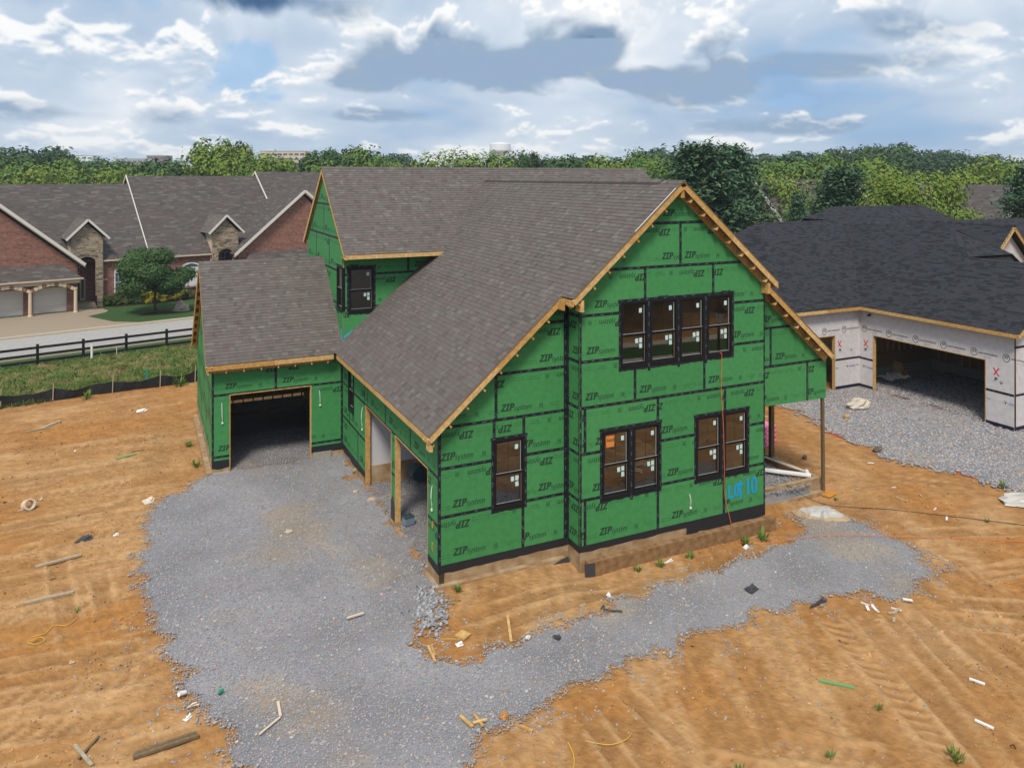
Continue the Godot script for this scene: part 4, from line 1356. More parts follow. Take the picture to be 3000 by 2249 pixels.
	# eaves
	sbox("fascia", P(-0.40, -0.33, 3.23), P(-0.362, 4.3, 3.375), wood(), H)
	sbox("fascia", P(-0.40, 4.305, 3.23), P(-0.362, 9.55, 3.375), wood(), H)
	sbox("eave_block", P(-0.36, -0.31, 3.02), P(-0.27, -0.06, 3.24), wood(), H)
	sbox("soffit", P(-0.36, 0.02, 3.25), P(-0.02, 9.88, 3.27), M.osb, H)
	sbox("fascia", P(-4.76, 9.90, 3.16), P(-2.5, 9.938, 3.325), wood(), H)
	sbox("fascia", P(-2.495, 9.90, 3.16), P(-0.42, 9.938, 3.325), wood(), H)
	sbox("ledger", P(-4.72, 10.24, 3.00), P(-0.42, 10.285, 3.17), wood(), H)
	for k in 8:
		sbox("eave_block", P(-4.70 + k * 0.58, 9.942, 3.03), P(-4.66 + k * 0.58, 10.236, 3.16), wood(), H)
	sbox("soffit", P(-4.74, 9.94, 3.18), P(-0.42, 10.28, 3.2), M.osb, H)
	sbox("fascia", P(-0.13, 9.47, 6.79), P(3.72, 9.508, 6.94), wood(), H)
	sbox("soffit", P(-0.1, 9.51, 6.80), P(3.72, 10.28, 6.82), M.osb, H)
	sbox("fascia", P(10.0, 9.47, 6.79), P(15.65, 9.508, 6.94), wood(), H)
	# left gable rakes (upper floor and side garage)
	for s in [[9.5, 13.46, 6.977, 10.17], [17.4, 13.48, 6.977, 10.17]]:
		sbar("barge_board", P(-0.11, s[0], s[2] - 0.13), P(-0.11, s[1], s[3] - 0.13), 0.04, 0.18, wood(), H)
		sbar("rafter", P(-0.036, s[0], s[2] - 0.16), P(-0.036, s[1], s[3] - 0.16), 0.045, 0.2, wood(), H)
	for s in [[9.92, 13.58, 3.36, 6.52], [18.2, 13.6, 2.55, 6.52]]:
		sbar("barge_board", P(-4.74, s[0], s[2] - 0.13), P(-4.74, s[1], s[3] - 0.13), 0.04, 0.18, wood(), H)
		sbar("rafter", P(-4.575, s[0], s[2] - 0.16), P(-4.575, s[1], s[3] - 0.16), 0.045, 0.2, wood(), H)
		for k in 10:
			var t := (k + 0.5) / 10.0
			sbox("lookout", P(-4.718, lerpf(s[0], s[1], t) - 0.02, lerpf(s[2], s[3], t) - 0.28), P(-4.60, lerpf(s[0], s[1], t) + 0.02, lerpf(s[2], s[3], t) - 0.12), wood(), H)
	# ---------- porch: upstand, posts
	fnd.call("porch_wall", 10.12, 0.40, 13.56, 0.56, -1.2, -0.14, M.concrete)
	fnd.call("porch_wall", 13.42, 0.561, 13.56, 4.4, -1.2, -0.15, M.concrete)
	fnd.call("porch_footing", 10.12, 0.20, 13.5, 0.399, -1.2, -0.52, M.concrete)
	sbar("porch_post", P(13.50, 0.27, -0.585), P(13.22, 0.05, 2.62), 0.09, 0.09, M.old_lumber, H, Vector3(0, 0, 1))
	sbar("porch_post", P(13.50, 2.6, -0.148), P(13.50, 2.6, 3.6), 0.14, 0.14, M.old_lumber, H, Vector3(0, 0, 1))
	sbar("porch_beam", P(13.3, 0.1, 3.72), P(13.3, 9.8, 3.72), 0.12, 0.24, M.old_lumber, H)
	var pad := thing("plywood_pad", "orange plywood square under the leaning porch post", "board", P(13.6, 0.22, -0.625), 0.25)
	sbox("sheet", Vector3(-0.27, 0, -0.25), Vector3(0.27, 0.032, 0.25), M.ply, pad)
	# blue tape in the valley behind the side garage
	var cy := MB.new()
	cy.prism(poly([0.03, 3.86, 0.36, 4.10, 0.42, 4.02, 0.12, 3.72]), uf.translated_local(Vector3(0, 0, 0.016)), 0.006)
	part("valley_tape", cy, M.cyan, H)
	var cy2 := MB.new()
	cy2.prism(poly([-10.50, 4.12, -10.40, 4.12, -10.31, 3.72, -10.36, 3.68]), lf.translated_local(Vector3(0, 0, 0.016)), 0.006)
	part("valley_tape", cy2, M.cyan, H)
	# sprayed letters
	lot_letters(H, fb)
	for s in [[[0.44, 0.98, 0.40, 0.93, 0.44, 0.80, 0.49, 0.86]], [[0.40, 0.40, 0.47, 0.42, 0.42, 0.28]], [[0.44, 0.2, 0.48, 0.35]]]:
		var b := MB.new()
		var pts := PackedVector2Array()
		for i in range(0, s[0].size(), 2):
			pts.append(Vector2(-s[0][i], s[0][i + 1]))
		stroke(b, pts, 0.03, lf, 0.0128)
		part("spray_mark", b, M.orange_paint, H)
	# electric tails hanging from the wall
	wire_tail(H, lf, -7.36, 2.05, 0.75)
	wire_tail(H, lf, -0.42, 1.9, 0.62)
	wire_tail(H, gf, -4.22, 1.95, 0.7)
	wire_tail(H, gf, -0.86, 2.0, 0.55)
	wire_tail(H, fb, 7.30, 0.80, 0.40)

func stroke(b: MB, pts: PackedVector2Array, w: float, pl: Transform3D, lift: float) -> void:
	var outline: Array = Geometry2D.offset_polyline(pts, w, Geometry2D.JOIN_ROUND, Geometry2D.END_ROUND)
	for o in outline:
		if Geometry2D.is_polygon_clockwise(o):
			continue
		var holes := outline.filter(func(q): return Geometry2D.is_polygon_clockwise(q))
		if holes.is_empty():
			b.prism(o, pl.translated_local(Vector3(0, 0, lift)), 0.0012)
			continue
	if outline.any(func(q): return Geometry2D.is_polygon_clockwise(q)):
		for i in pts.size() - 1:
			for o in Geometry2D.offset_polyline(PackedVector2Array([pts[i], pts[i + 1]]), w, Geometry2D.JOIN_ROUND, Geometry2D.END_ROUND):
				b.prism(o, pl.translated_local(Vector3(0, 0, lift + 0.00002 * i)), 0.0012)

func lot_letters(H: Node, pl: Transform3D) -> void:
	var oval := func(x: float, y: float, rx: float, ry: float) -> Array:
		var a := []
		for k in 15:
			var t := TAU * k / 14.0 + 1.3
			a.append(x + cos(t) * rx); a.append(y + sin(t) * ry)
		return a
	var forms := [[8.73, 0.80, 8.74, 0.60, 8.735, 0.44, 8.92, 0.43], oval.call(9.02, 0.60, 0.075, 0.165), [9.15, 0.86, 9.165, 0.55, 9.18, 0.33], [9.07, 0.74, 9.26, 0.745], [9.43, 0.90, 9.45, 0.65, 9.455, 0.38], oval.call(9.68, 0.64, 0.085, 0.225)]
	for i in forms.size():
		var f: Array = forms[i]
		var b := MB.new()
		stroke(b, poly(f), 0.033, pl, 0.0160 + i * 0.0014)
		part("spray_letter", b, M.cyan_paint, H)

func wire_tail(H: Node, pl: Transform3D, x: float, y: float, l: float) -> void:
	var b := MB.new()
	for k in 2:
		var pts := PackedVector3Array()
		for i in 7:
			var t := i / 6.0
			pts.append(pl * Vector3(x + sin(t * 3.1) * (0.02 if k else -0.012) + t * 0.015, y - t * l * (1.0 if k else 0.8), 0.025 + sin(t * 3.0) * 0.04))
		b.tube(pts, 0.0055, 0.0055, 5)
	b.box(pl * Transform3D(Basis(), Vector3(x + 0.02, y - l, 0.05)), Vector3(0.06, 0.05, 0.03))
	part("cable_tail", b, M.white_wire, H)

func sun_poster(w: Node3D) -> void:
	var b := MB.new()
	b.abox(Vector3(0.13, 1.37, -0.0150), Vector3(0.40, 1.69, -0.0134))
	var o := part("sticker", b, M.sun_red, w)
	meta(o, "orange sunburst poster with the word Sun", "")
	var r := MB.new()
	var pl := Transform3D(Basis(), Vector3(0.265, 1.54, 0))
	var clip := rect(-0.125, -0.15, 0.125, 0.14)
	for k in 18:
		var a := TAU * k / 18.0
		var t := PackedVector2Array([Vector2(0, 0), Vector2(cos(a), sin(a)) * 0.3, Vector2(cos(a + 0.13), sin(a + 0.13)) * 0.3])
		write(r, t, Transform2D(), pl, -0.0128, clip)
	part("rays", r, M.sun_gold, w)
	var s := MB.new()
	write(s, glyphs("Sun", true, false, true), Transform2D(Vector2(0.13, 0), Vector2(0, 0.13), Vector2(-0.115, -0.05)), pl, -0.0122, clip)
	part("word", s, M.dark, w)

func wrapped(H: Node, pl: Transform3D, outline: PackedVector2Array, holes: Array, split: Array) -> void:
	var lo := outline[0]; var hi := outline[0]
	for q in outline:
		lo = lo.min(q); hi = hi.max(q)
	var ys := [lo.y]; ys.append_array(split); ys.append(hi.y)
	for i in ys.size() - 1:
		for p in cut(rect(lo.x, ys[i], hi.x, ys[i + 1] - 0.001), outline, holes):
			var b := MB.new()
			b.prism(p, pl.translated_local(Vector3(0, 0, 0.0)), 0.012)
			part("wrap_sheet", b, M.wrap, H)
			var c := MB.new()
			c.prism(p, pl.translated_local(Vector3(0, 0, -0.12)), 0.118)
			part("wall_core", c, M.inner, H)
	for y in split:
		for p in cut(rect(lo.x, y - 0.05, hi.x, y + 0.05), outline, holes):
			tape_strip(H, pl, p, 0.0125, true)
	for p in cut(rect(lo.x, lo.y, hi.x, lo.y + 0.17), outline, holes):
		var b := MB.new()
		b.prism(p, pl.translated_local(Vector3(0, 0, 0.0128)), 0.002)
		part("flashing", b, M.wrap_tape, H)

func wrap_logo(H: Node, pl: Transform3D, x: float, y: float) -> void:
	var b := MB.new()
	for k in 20:
		var a := TAU * k / 20.0; var c := TAU * (k + 1) / 20.0
		b.quad(pl * Vector3(x + cos(a) * 0.15, y + sin(a) * 0.17, 0.0145), pl * Vector3(x + cos(c) * 0.15, y + sin(c) * 0.17, 0.0145), pl * Vector3(x + cos(c) * 0.125, y + sin(c) * 0.145, 0.0145), pl * Vector3(x + cos(a) * 0.125, y + sin(a) * 0.145, 0.0145))
	var clip := rect(x - 2.0, y - 1.0, x + 2.0, y + 1.0)
	write(b, glyphs("KI", true, true), Transform2D(Vector2(0.17, 0), Vector2(0, 0.17), Vector2(x - 0.10, y - 0.06)), pl, 0.0145, clip)
	write(b, glyphs("Lumber & Building Materials", true, false), Transform2D(Vector2(0.060, 0), Vector2(0, 0.115), Vector2(x + 0.18, y - 0.06)), pl, 0.0145, clip)
	write(b, glyphs("888-577-1400", false, false), Transform2D(Vector2(0.05, 0), Vector2(0, 0.055), Vector2(x + 0.42, y - 0.17)), pl, 0.0145, clip)
	part("print", b, M.wrap_ink, H)

func perma(H: Node, pl: Transform3D, x: float, y: float, clip: PackedVector2Array, faint := false) -> void:
	var b := MB.new()
	var s := PackedVector2Array([Vector2(-0.13, 0.0), Vector2(0.0, 0.13), Vector2(0.0, 0.105), Vector2(0.0, 0.13), Vector2(0.10, 0.04), Vector2(0.09, 0.02), Vector2(0.0, 0.1), Vector2(0.03, 0.0), Vector2(0.06, -0.12), Vector2(0.0, 0.1), Vector2(-0.02, 0.0), Vector2(-0.05, -0.12), Vector2(-0.03, 0.06), Vector2(0.05, 0.06), Vector2(0.01, -0.04)])
	write(b, s, Transform2D(0.0, Vector2(x, y)), pl, 0.0145, clip)
	part("print", b, M.wrap_ink, H)
	if not faint:
		var c := MB.new()
		write(c, glyphs("PERMA", true, true), Transform2D(Vector2(0.12, 0), Vector2(0, 0.12), Vector2(x + 0.11, y - 0.05)), pl, 0.0145, clip)
		part("print", c, M.wrap_blue, H)
		var d := MB.new()
		write(d, glyphs("PRO", false, true), Transform2D(Vector2(0.12, 0), Vector2(0, 0.12), Vector2(x + 0.55, y - 0.03)), pl, 0.0145, clip)
		part("print", d, M.wrap_ink, H)

func red_cross(H: Node, pl: Transform3D, x: float, y: float) -> void:
	var b := MB.new()
	stroke(b, poly([x - 0.12, y + 0.16, x - 0.02, y - 0.02, x + 0.12, y - 0.18]), 0.026, pl, 0.0140)
	stroke(b, poly([x + 0.11, y + 0.16, x, y, x - 0.10, y - 0.14]), 0.026, pl, 0.0143)
	part("spray_cross", b, M.red_paint, H)
	var k := MB.new()
	k.box(pl * Transform3D(Basis(), Vector3(x, y - 0.27, 0.03)), Vector3(0.09, 0.05, 0.05))
	part("lamp_box", k, M.dark, H)

func make_neighbour() -> void:
	var H := thing("white_house", "unfinished house wrapped in printed white sheet under a dark slate blue shingle roof", "house")
	var n1 := upright("front", 8.635)
	var n2 := upright("left", 25.0)
	var n3 := upright("front", 1.18)
	var op := rect(-7.868, -0.8, -2.325, 2.20)
	wrapped(H, n2, poly([-8.635, -0.42, -1.168, -0.47, -1.168, 3.32, -8.635, 3.32]), [op], [0.965])
	wrapped(H, n1, poly([19.9, -0.45, 24.988, -0.42, 24.988, 3.32, 19.9, 3.32]), [rect(20.6, -0.8, 23.33, 2.19)], [0.99])
	wrapped(H, n3, poly([25.012, -0.47, 31.6, -0.47, 31.6, 3.3, 28.3, 5.55, 25.012, 3.3]), [], [0.965, 2.9])
	wrapped(H, upright("left", 19.9), poly([-20.0, -0.45, -8.65, -0.45, -8.65, 3.32, -20.0, 3.32]), [], [0.97])
	wrapped(H, upright("right", 31.6), poly([1.2, -0.45, 9.6, -0.45, 9.6, 3.3, 1.2, 3.3]), [], [0.97])
	var all1 := rect(19.9, -0.4, 23.30, 3.2)
	for v in [8.363, 6.985, 5.587, 4.222, 2.837, 1.481]:
		wrap_logo(H, n2, -v, 2.42)
	for u in [22.62, 23.915]:
		wrap_logo(H, n1, u, 2.42)
	var c2 := rect(-8.63, -0.4, -7.88, 3.2)
	var c2b := rect(-2.31, -0.4, -1.17, 3.2)
	perma(H, n2, -8.39, 0.55, c2)
	perma(H, n2, -1.52, 0.56, c2b)
	perma(H, n2, -1.70, 1.32, c2b, true)
	perma(H, n2, -2.9, 0.55, c2b)
	perma(H, n1, 24.13, 0.58, rect(23.34, -0.4, 24.98, 3.2))
	perma(H, n1, 24.4, 1.35, rect(23.34, -0.4, 24.98, 3.2), true)
	perma(H, n1, 22.75, 0.55, rect(23.34, -0.4, 24.98, 3.2))
	red_cross(H, n2, -8.265, 1.72)
	red_cross(H, n2, -1.888, 1.78)
	red_cross(H, n1, 23.63, 1.75)
	var vent := MB.new()
	vent.tube(PackedVector3Array([n2 * Vector3(-8.02, 3.14, 0.0), n2 * Vector3(-8.02, 3.12, 0.16)]), 0.055, 0.055, 10)
	part("vent_pipe", vent, M.dark, H)
	# door frames
	for v in [-7.866, -2.363]:
		sbox("door_jamb", P(24.98, -v - 0.036, -0.42), P(25.16, -v, 2.16), wood(), H)
	sbox("door_head", P(24.98, 2.33, 2.162), P(25.16, 7.866, 2.198), wood(), H)
	for u in [20.602, 23.294]:
		sbox("door_jamb", P(u, 8.61, -0.42), P(u + 0.034, 8.78, 2.15), wood(), H)
	sbox("door_head", P(20.604, 8.61, 2.152), P(23.326, 8.78, 2.188), wood(), H)
	# foundation
	sbox("foundation", P(24.985, 7.9, -1.2), P(25.2, 8.63, -0.422), M.grey_concrete, H)
	sbox("foundation", P(23.36, 8.62, -1.2), P(24.984, 8.8, -0.422), M.grey_concrete, H)
	sbox("foundation", P(19.88, 8.62, -1.2), P(20.58, 8.8, -0.452), M.grey_concrete, H)
	sbox("foundation", P(24.985, 1.165, -1.2), P(25.2, 2.30, -0.472), M.concrete, H)
	sbox("foundation", P(25.201, 1.165, -1.2), P(31.6, 1.35, -0.472), M.concrete, H)
	# inside: upstand, studs, OSB
	sbox("upstand", P(25.3, 9.45, -0.8), P(31.5, 9.6, 0.05), M.grey_concrete, H)
	sbox("upstand", P(31.35, 1.4, -0.8), P(31.5, 9.44, 0.05), M.grey_concrete, H)
	sbox("inner_sheet", P(25.3, 9.47, 0.052), P(31.34, 9.6, 0.75), M.osb, H)
	for k in 14:
		sbox("stud", P(25.4 + k * 0.44, 9.47, 0.752), P(25.44 + k * 0.44, 9.59, 3.2), wood(), H)
	for k in 18:
		sbox("stud", P(31.36, 1.6 + k * 0.44, 0.052), P(31.48, 1.64 + k * 0.44, 3.2), wood(), H)
	sbox("ceiling_deck", P(25.13, 1.3, 3.2), P(31.45, 9.6, 3.26), M.osb, H)
	sbox("back_sheet", P(25.2, 9.62, -0.5), P(31.6, 9.7, 3.3), M.inner, H)
	for k in 4:
		sbox("site_stair", P(28.4 + k * 0.16, 9.0 - k * 0.0, -0.42), P(28.56 + k * 0.16, 9.44, 0.25 - k * 0.18), wood(), H)
	# roofs
	var m := 0.667
	shingled(H, sloped("left", 24.6, 3.53, m), slope_poly([-0.74, 0.0, -0.74, 3.7, -5.45, 3.7, -7.2, 5.45, -13.7, 5.45, -8.25, 0.0], m), "navy", 300, 0.143, 0.12, 0.40, "roof", false)
	shingled(H, sloped("front", 8.25, 3.53, m), slope_poly([19.4, 0.0, 24.6, 0.0, 30.05, 5.45, 35.2, 0.3, 46.0, 0.3, 46.0, 5.3, 39.4, 5.3, 38.0, 6.7, 30.0, 6.7, 28.95, 5.65, 23.7, 5.65], m), "navy", 0, 0.143, 0.12, 0.36, "roof", false)
	shingled(H, sloped("left", 19.4, 3.53, 0.93), slope_poly([-8.25, 0.0, -13.9, 4.1, -19.55, 0.0], 0.93), "navy", 0, 0.2, 0.3, 0.8, "roof", false)
	shingled(H, sloped("front", 5.45, 6.0, 0.62), slope_poly([28.3, 0.0, 31.8, 0.0, 30.05, 1.75], 0.62), "navy", 0, 0.143, 0.12, 0.36, "roof", false)
	shingled(H, sloped("right", 32.0, 3.53, m), slope_poly([0.74, 0.0, 9.0, 0.0, 9.0, 3.7, 0.74, 3.7], m), "navy", 0, 0.3, 0.6, 1.2, "roof", false)
	shingled(H, sloped("right", 35.5, 3.53, m), slope_poly([5.45, 1.0, 13.8, 1.0, 13.8, 5.45, 7.2, 5.45, 5.45, 3.7], m), "navy", 0, 0.3, 0.6, 1.2, "roof", false)
	shingled(H, sloped("back", 21.7, 3.53, m), slope_poly([-39.4, 0.0, -29.0, 0.0, -29.0, 5.65, -30.0, 6.7, -38.0, 6.7, -39.4, 5.3], m), "navy", 0, 0.3, 0.6, 1.2, "roof", false)
	shingled(H, sloped("back", 18.85, 3.53, m), slope_poly([-46.0, 0.0, -39.4, 0.0, -39.4, 5.3, -46.0, 5.3], m), "navy", 0, 0.3, 0.6, 1.2, "roof", false)
	shingled(H, sloped("left", 28.95, 7.3, m), slope_poly([-13.9, 0.0, -14.95, 1.05, -16.0, 0.0], m), "navy", 0, 0.143, 0.12, 0.4, "roof", false)
	shingled(H, sloped("right", 39.4, 7.07, m), slope_poly([13.55, 0.0, 16.35, 0.0, 14.95, 1.4], m), "navy", 0, 0.143, 0.12, 0.4, "roof", false)
	var fill := MB.new()
	fill.prism(poly([28.4, 3.3, 35.0, 3.3, 34.4, 4.1, 31.8, 5.9, 28.4, 5.9]), upright("front", 5.6), 0.05)
	part("gable_wall", fill, M.felt, H)
	shingled(H, sloped("back", 19.55, 3.53, m), slope_poly([-29.0, 0.0, -19.4, 0.0, -23.6, 5.65, -29.0, 5.65], m), "navy", 0, 0.3, 0.6, 1.2, "roof", false)
	ridge_caps(H, P(23.7, 13.9, 7.28), P(28.7, 13.9, 7.28), m, Vector3(0, 0, 1), "navy", 0.03, 0.25)
	ridge_caps(H, P(30.0, 14.95, 7.98), P(38.0, 14.95, 7.98), m, Vector3(0, 0, 1), "navy", 0.03, 0.25)
	ridge_caps(H, P(30.05, 7.2, 7.15), P(30.05, 13.7, 7.15), m, Vector3(1, 0, 0), "navy", 0.03, 0.25)
	ridge_caps(H, P(28.3, 0.74, 5.99), P(28.3, 5.45, 5.99), m, Vector3(1, 0, 0), "navy", 0.03, 0.25)
	ridge_caps(H, P(19.5, 8.35, 3.6), P(23.7, 13.9, 7.28), 0.3, Vector3(0.8, 0, 0.6), "navy", 0.02, 0.25)
	ridge_caps(H, P(28.3, 5.45, 5.99), P(30.05, 7.2, 7.15), 0.3, Vector3(0.7, 0, 0.7), "navy", 0.02, 0.25)
	ridge_caps(H, P(28.7, 13.75, 7.2), P(30.0, 14.95, 7.98), 0.3, Vector3(0.7, 0, 0.7), "navy", 0.02, 0.25)
	# fascia
	sbox("fascia", P(19.5, 8.25, 3.36), P(22.4, 8.29, 3.515), wood(), H)
	sbox("fascia", P(22.404, 8.25, 3.36), P(24.598, 8.29, 3.515), wood(), H)
	sbox("fascia", P(24.6, 4.4, 3.36), P(24.64, 8.288, 3.515), wood(), H)
	sbox("fascia", P(24.6, 0.76, 3.36), P(24.64, 4.396, 3.515), wood(), H)
	sbox("soffit", P(24.642, 0.8, 3.37), P(24.99, 8.6, 3.39), wood(), H)
	sbox("soffit", P(19.6, 8.292, 3.37), P(24.6, 8.62, 3.39), wood(), H)
	sbar("barge_board", P(24.62, 0.76, 3.42), P(28.29, 0.76, 5.87), 0.04, 0.19, wood(), H)
	sbar("barge_board", P(31.98, 0.76, 3.42), P(28.31, 0.76, 5.87), 0.04, 0.19, wood(), H)
	# front gable wing farther along, its ridge running toward the street
	var b := MB.new()
	b.prism(poly([32.2, 3.4, 38.2, 3.4, 38.2, 3.9, 35.15, 6.95, 32.2, 3.9]), upright("front", 7.85), 0.02)
	part("gable_wall", b, M.wrap, H)
	sbar("barge_board", P(31.9, 7.42, 3.82), P(35.14, 7.42, 7.06), 0.04, 0.2, wood(), H)
	sbar("barge_board", P(38.4, 7.42, 3.82), P(35.16, 7.42, 7.06), 0.04, 0.2, wood(), H)
	shingled(H, sloped("left", 31.9, 3.95, 1.0), slope_poly([-7.4, 0.0, -7.4, 3.25, -13.6, 3.25, -10.0, 0.0], 1.0), "navy", 0, 0.16, 0.2, 0.5, "roof", false)
	shingled(H, sloped("right", 38.4, 3.95, 1.0), slope_poly([7.4, 0.0, 10.0, 0.0, 13.6, 3.25, 7.4, 3.25], 1.0), "navy", 0, 0.2, 0.3, 0.6, "roof", false)
	ridge_caps(H, P(35.15, 7.4, 7.2), P(35.15, 13.6, 7.2), 1.0, Vector3(1, 0, 0), "navy", 0.03, 0.25)
	var ban := thing("plastic_wrapper", "crumpled white and blue plastic wrapper lying on the dark roof", "plastic", P(33.4, 6.9, 5.55))
	var w := MB.new()
	w.prism(poly([-0.9, 0.0, 0.8, 0.05, 0.95, 0.35, 0.6, 0.6, -0.85, 0.5]), frame_of(Vector3.ZERO, Vector3(1, 0, 0), Vector3(0, 0.555, -0.83)), 0.08)
	part("sheet", w, M.plastic_white, ban)
	var w2 := MB.new()
	w2.prism(poly([-0.85, 0.42, 0.7, 0.5, 0.6, 0.62, -0.86, 0.54]), frame_of(Vector3.ZERO, Vector3(1, 0, 0), Vector3(0, 0.555, -0.83)).translated_local(Vector3(0, 0, 0.04)), 0.05)
	part("print_band", w2, M.wrap_blue, ban)

# placed in the street's own axes: p along it, q away from the viewer, h up; s = 1 or -1 mirrors a unit about p = 10.1
func make_brick_unit(mirror: bool, label: String) -> void:
	var H := thing("brick_house", label, "house", Vector3.ZERO, 0.0, "brick townhouses across the lane")
	var g := -1.5
	var L := func(p: float, q: float, h: float) -> Vector3: return B(20.2 - p if mirror else p, q, h)
	var ex := Vector3(EX.x, 0, -EX.y)
	var en := Vector3(EN.x, 0, -EN.y)
	# plane facing the viewer at depth q; x along p (mirrored units run the other way)
	var front := func(q: float) -> Transform3D: return frame_of(B(0, q, 0), ex, Vector3.UP)
	var mp := func(list: Array) -> PackedVector2Array:
		var out := PackedVector2Array()
		for k in range(0, list.size(), 2):
			out.append(Vector2(20.2 - list[k] if mirror else list[k], list[k + 1]))
		return out
	var slab := func(called: String, list: Array, q: float, d: float, mt: Material) -> void:
		var b := MB.new()
		b.prism(mp.call(list), front.call(q), d)
		part(called, b, mt, H)
	var bx := func(called: String, p0: float, q0: float, h0: float, p1: float, q1: float, h1: float, mt: Material) -> void:
		var a: Vector3 = L.call(p0, q0, h0); var c: Vector3 = L.call(p1, q1, h1)
		var b := MB.new()
		b.box(Transform3D(Basis(ex, Vector3.UP, -en), (a + c) * 0.5), Vector3(absf(p1 - p0), absf(h1 - h0), absf(q1 - q0)))
		part(called, b, mt, H)
	var slope := func(called: String, p3: Array, style: String, expo: float) -> void:
		# p3: corners (p, q, h), first two along the eave
		var a: Vector3 = L.call(p3[0], p3[1], p3[2]); var c: Vector3 = L.call(p3[3], p3[4], p3[5]); var e: Vector3 = L.call(p3[6], p3[7], p3[8])
		var x := (c - a).normalized()
		if mirror: x = -x
		var nn := (c - a).cross(e - a).normalized()
		if nn.y < 0: nn = -nn
		var y := nn.cross(x)
		var pl := Transform3D(Basis(x, y, nn), a)
		var o := PackedVector2Array()
		for k in range(0, p3.size(), 3):
			var w: Vector3 = pl.affine_inverse() * L.call(p3[k], p3[k + 1], p3[k + 2])
			o.append(Vector2(w.x, w.y))
		shingled(H, pl, o, style, 0, expo, 0.25, 0.75, called, false)
	var top := 9.86 if mirror else 9.1
	var rq := 9.9 if mirror else 9.0
	var pe := 10.85 if mirror else 9.25
	# garage block with its big gable
	slab.call("garage_wall", [-9.8, g, -3.1, g, -3.1, 0.6, -0.62, 0.6, -0.62, g, 0.02, g, 0.02, 0.62, 2.5, 0.62, 2.5, g, 3.27, g, 3.27, 2.35, -3.3, 7.9, -9.8, 2.4], 0.25, 0.25, M.brick)
	slab.call("garage_door", [0.02, g, 2.5, g, 2.5, 0.66, 0.02, 0.66], 0.22, 0.05, M.door_white)
	slab.call("garage_door", [-3.1, g, -0.62, g, -0.62, 0.6, -3.1, 0.6], 0.22, 0.05, M.door_white)
	for k in 4:
		for d in [[0.04, 2.48], [-3.08, -0.64]]:
			bx.call("door_panel", d[0], 0.145, g + 0.05 + k * 0.52, d[1], 0.168, g + 0.52 + k * 0.52, M.door_white)
	# stone arches over the doors, pillars and the pent roof
	for a in [1.26, -1.86]:
		for k in 11:
			var t := lerpf(-1.0, 1.0, k / 10.0)
			var b := MB.new()
			var o: Vector3 = L.call(a + t * 1.45, -0.95, 0.98 - t * t * 0.42)
			b.box(Transform3D(Basis(ex, Vector3.UP, -en) * Basis(Vector3(0, 0, 1), (1.0 if mirror else -1.0) * t * 0.5), o), Vector3(0.27, 0.26, 0.24))
			part("arch_stone", b, M.cream if k % 3 else M.stained_concrete, H)
	bx.call("pent_beam", -9.6, -1.0, 0.95, 3.3, -0.7, 1.30, M.cream)
	for p in [-0.3, 2.95, -3.4]:
		var b := MB.new()
		var o: Vector3 = L.call(p, -0.98, g)
		b.lathe(PackedVector2Array([Vector2(0.19, 0), Vector2(0.19, 0.08), Vector2(0.14, 0.12), Vector2(0.125, 1.9), Vector2(0.16, 1.95), Vector2(0.16, 2.1)]), Transform3D(Basis(), o), 12)
		part("pillar", b, M.cream, H)
	bx.call("pent_gutter", -9.7, -1.27, 1.28, 3.5, -1.17, 1.38, M.cream)
	slope.call("pent_roof", [-9.7, -1.2, 1.36, 3.46, -1.2, 1.36, 2.1, -0.02, 2.5, -9.7, -0.02, 2.5], "old", 0.2)
	slope.call("gable_roof", [3.75, -0.45, 2.42, 3.75, 6.0, 2.42, -3.3, 9.0, 8.42, -3.3, -0.45, 8.42], "old", 0.2)
	slope.call("gable_roof", [-10.35, 6.0, 2.42, -10.35, -0.45, 2.42, -3.3, -0.45, 8.42, -3.3, 9.0, 8.42], "old", 0.3)
	for s in [[3.78, 2.36, -3.29, 8.36], [-10.38, 2.36, -3.31, 8.36]]:
		var b := MB.new()
		b.bar(L.call(s[0], -0.48, s[1]), L.call(s[2], -0.48, s[3]), 0.08, 0.24)
		part("rake_board", b, M.trim, H)
		var c := MB.new()
		c.bar(L.call(s[0], -0.30, s[1] - 0.17), L.call(s[2], -0.30, s[3] - 0.17), 0.22, 0.12)
		part("rake_soffit", c, M.cream, H)
	# main range behind
	slab.call("brick_wall", [5.35, g, 10.0, g, 10.0, 2.4, 5.35, 2.4], 1.6, 0.2, M.brick)
	bx.call("end_wall", 9.85, 1.6, g, 10.02, 15.0, 2.4, M.brick)
	slab.call("brick_wall", [3.3, g, 5.4, g, 5.4, 4.2, 3.3, 4.2], 3.2, 0.2, M.brick)
	bx.call("side_wall", 3.1, 0.0, g, 3.27, 3.2, 2.3, M.brick)
	slope.call("main_roof", [-11.0, 1.15, 2.5, pe, 1.15, 2.5, pe, rq, top, -11.0, rq, top], "old", 0.2)
	slope.call("main_roof", [pe, 2 * rq - 1.15, 2.5, -11.0, 2 * rq - 1.15, 2.5, -11.0, rq, top, pe, rq, top], "old", 0.5)
	bx.call("gutter", 5.4, 1.05, 2.38, pe, 1.16, 2.50, M.cream)
	for s in [[1.1, rq], [2 * rq - 1.1, rq]]:
		var b := MB.new()
		b.bar(L.call(pe + 0.05, s[0], 2.45), L.call(pe + 0.05, s[1], top + 0.03), 0.08, 0.17)
		part("rake_board", b, M.trim, H)
	# gable of the range end
	var e := MB.new()
	var a0: Vector3 = L.call(pe - 0.1, 1.4, 2.3); var a1: Vector3 = L.call(pe - 0.1, 2 * rq - 1.4, 2.3); var a2: Vector3 = L.call(pe - 0.1, rq, top - 0.15)
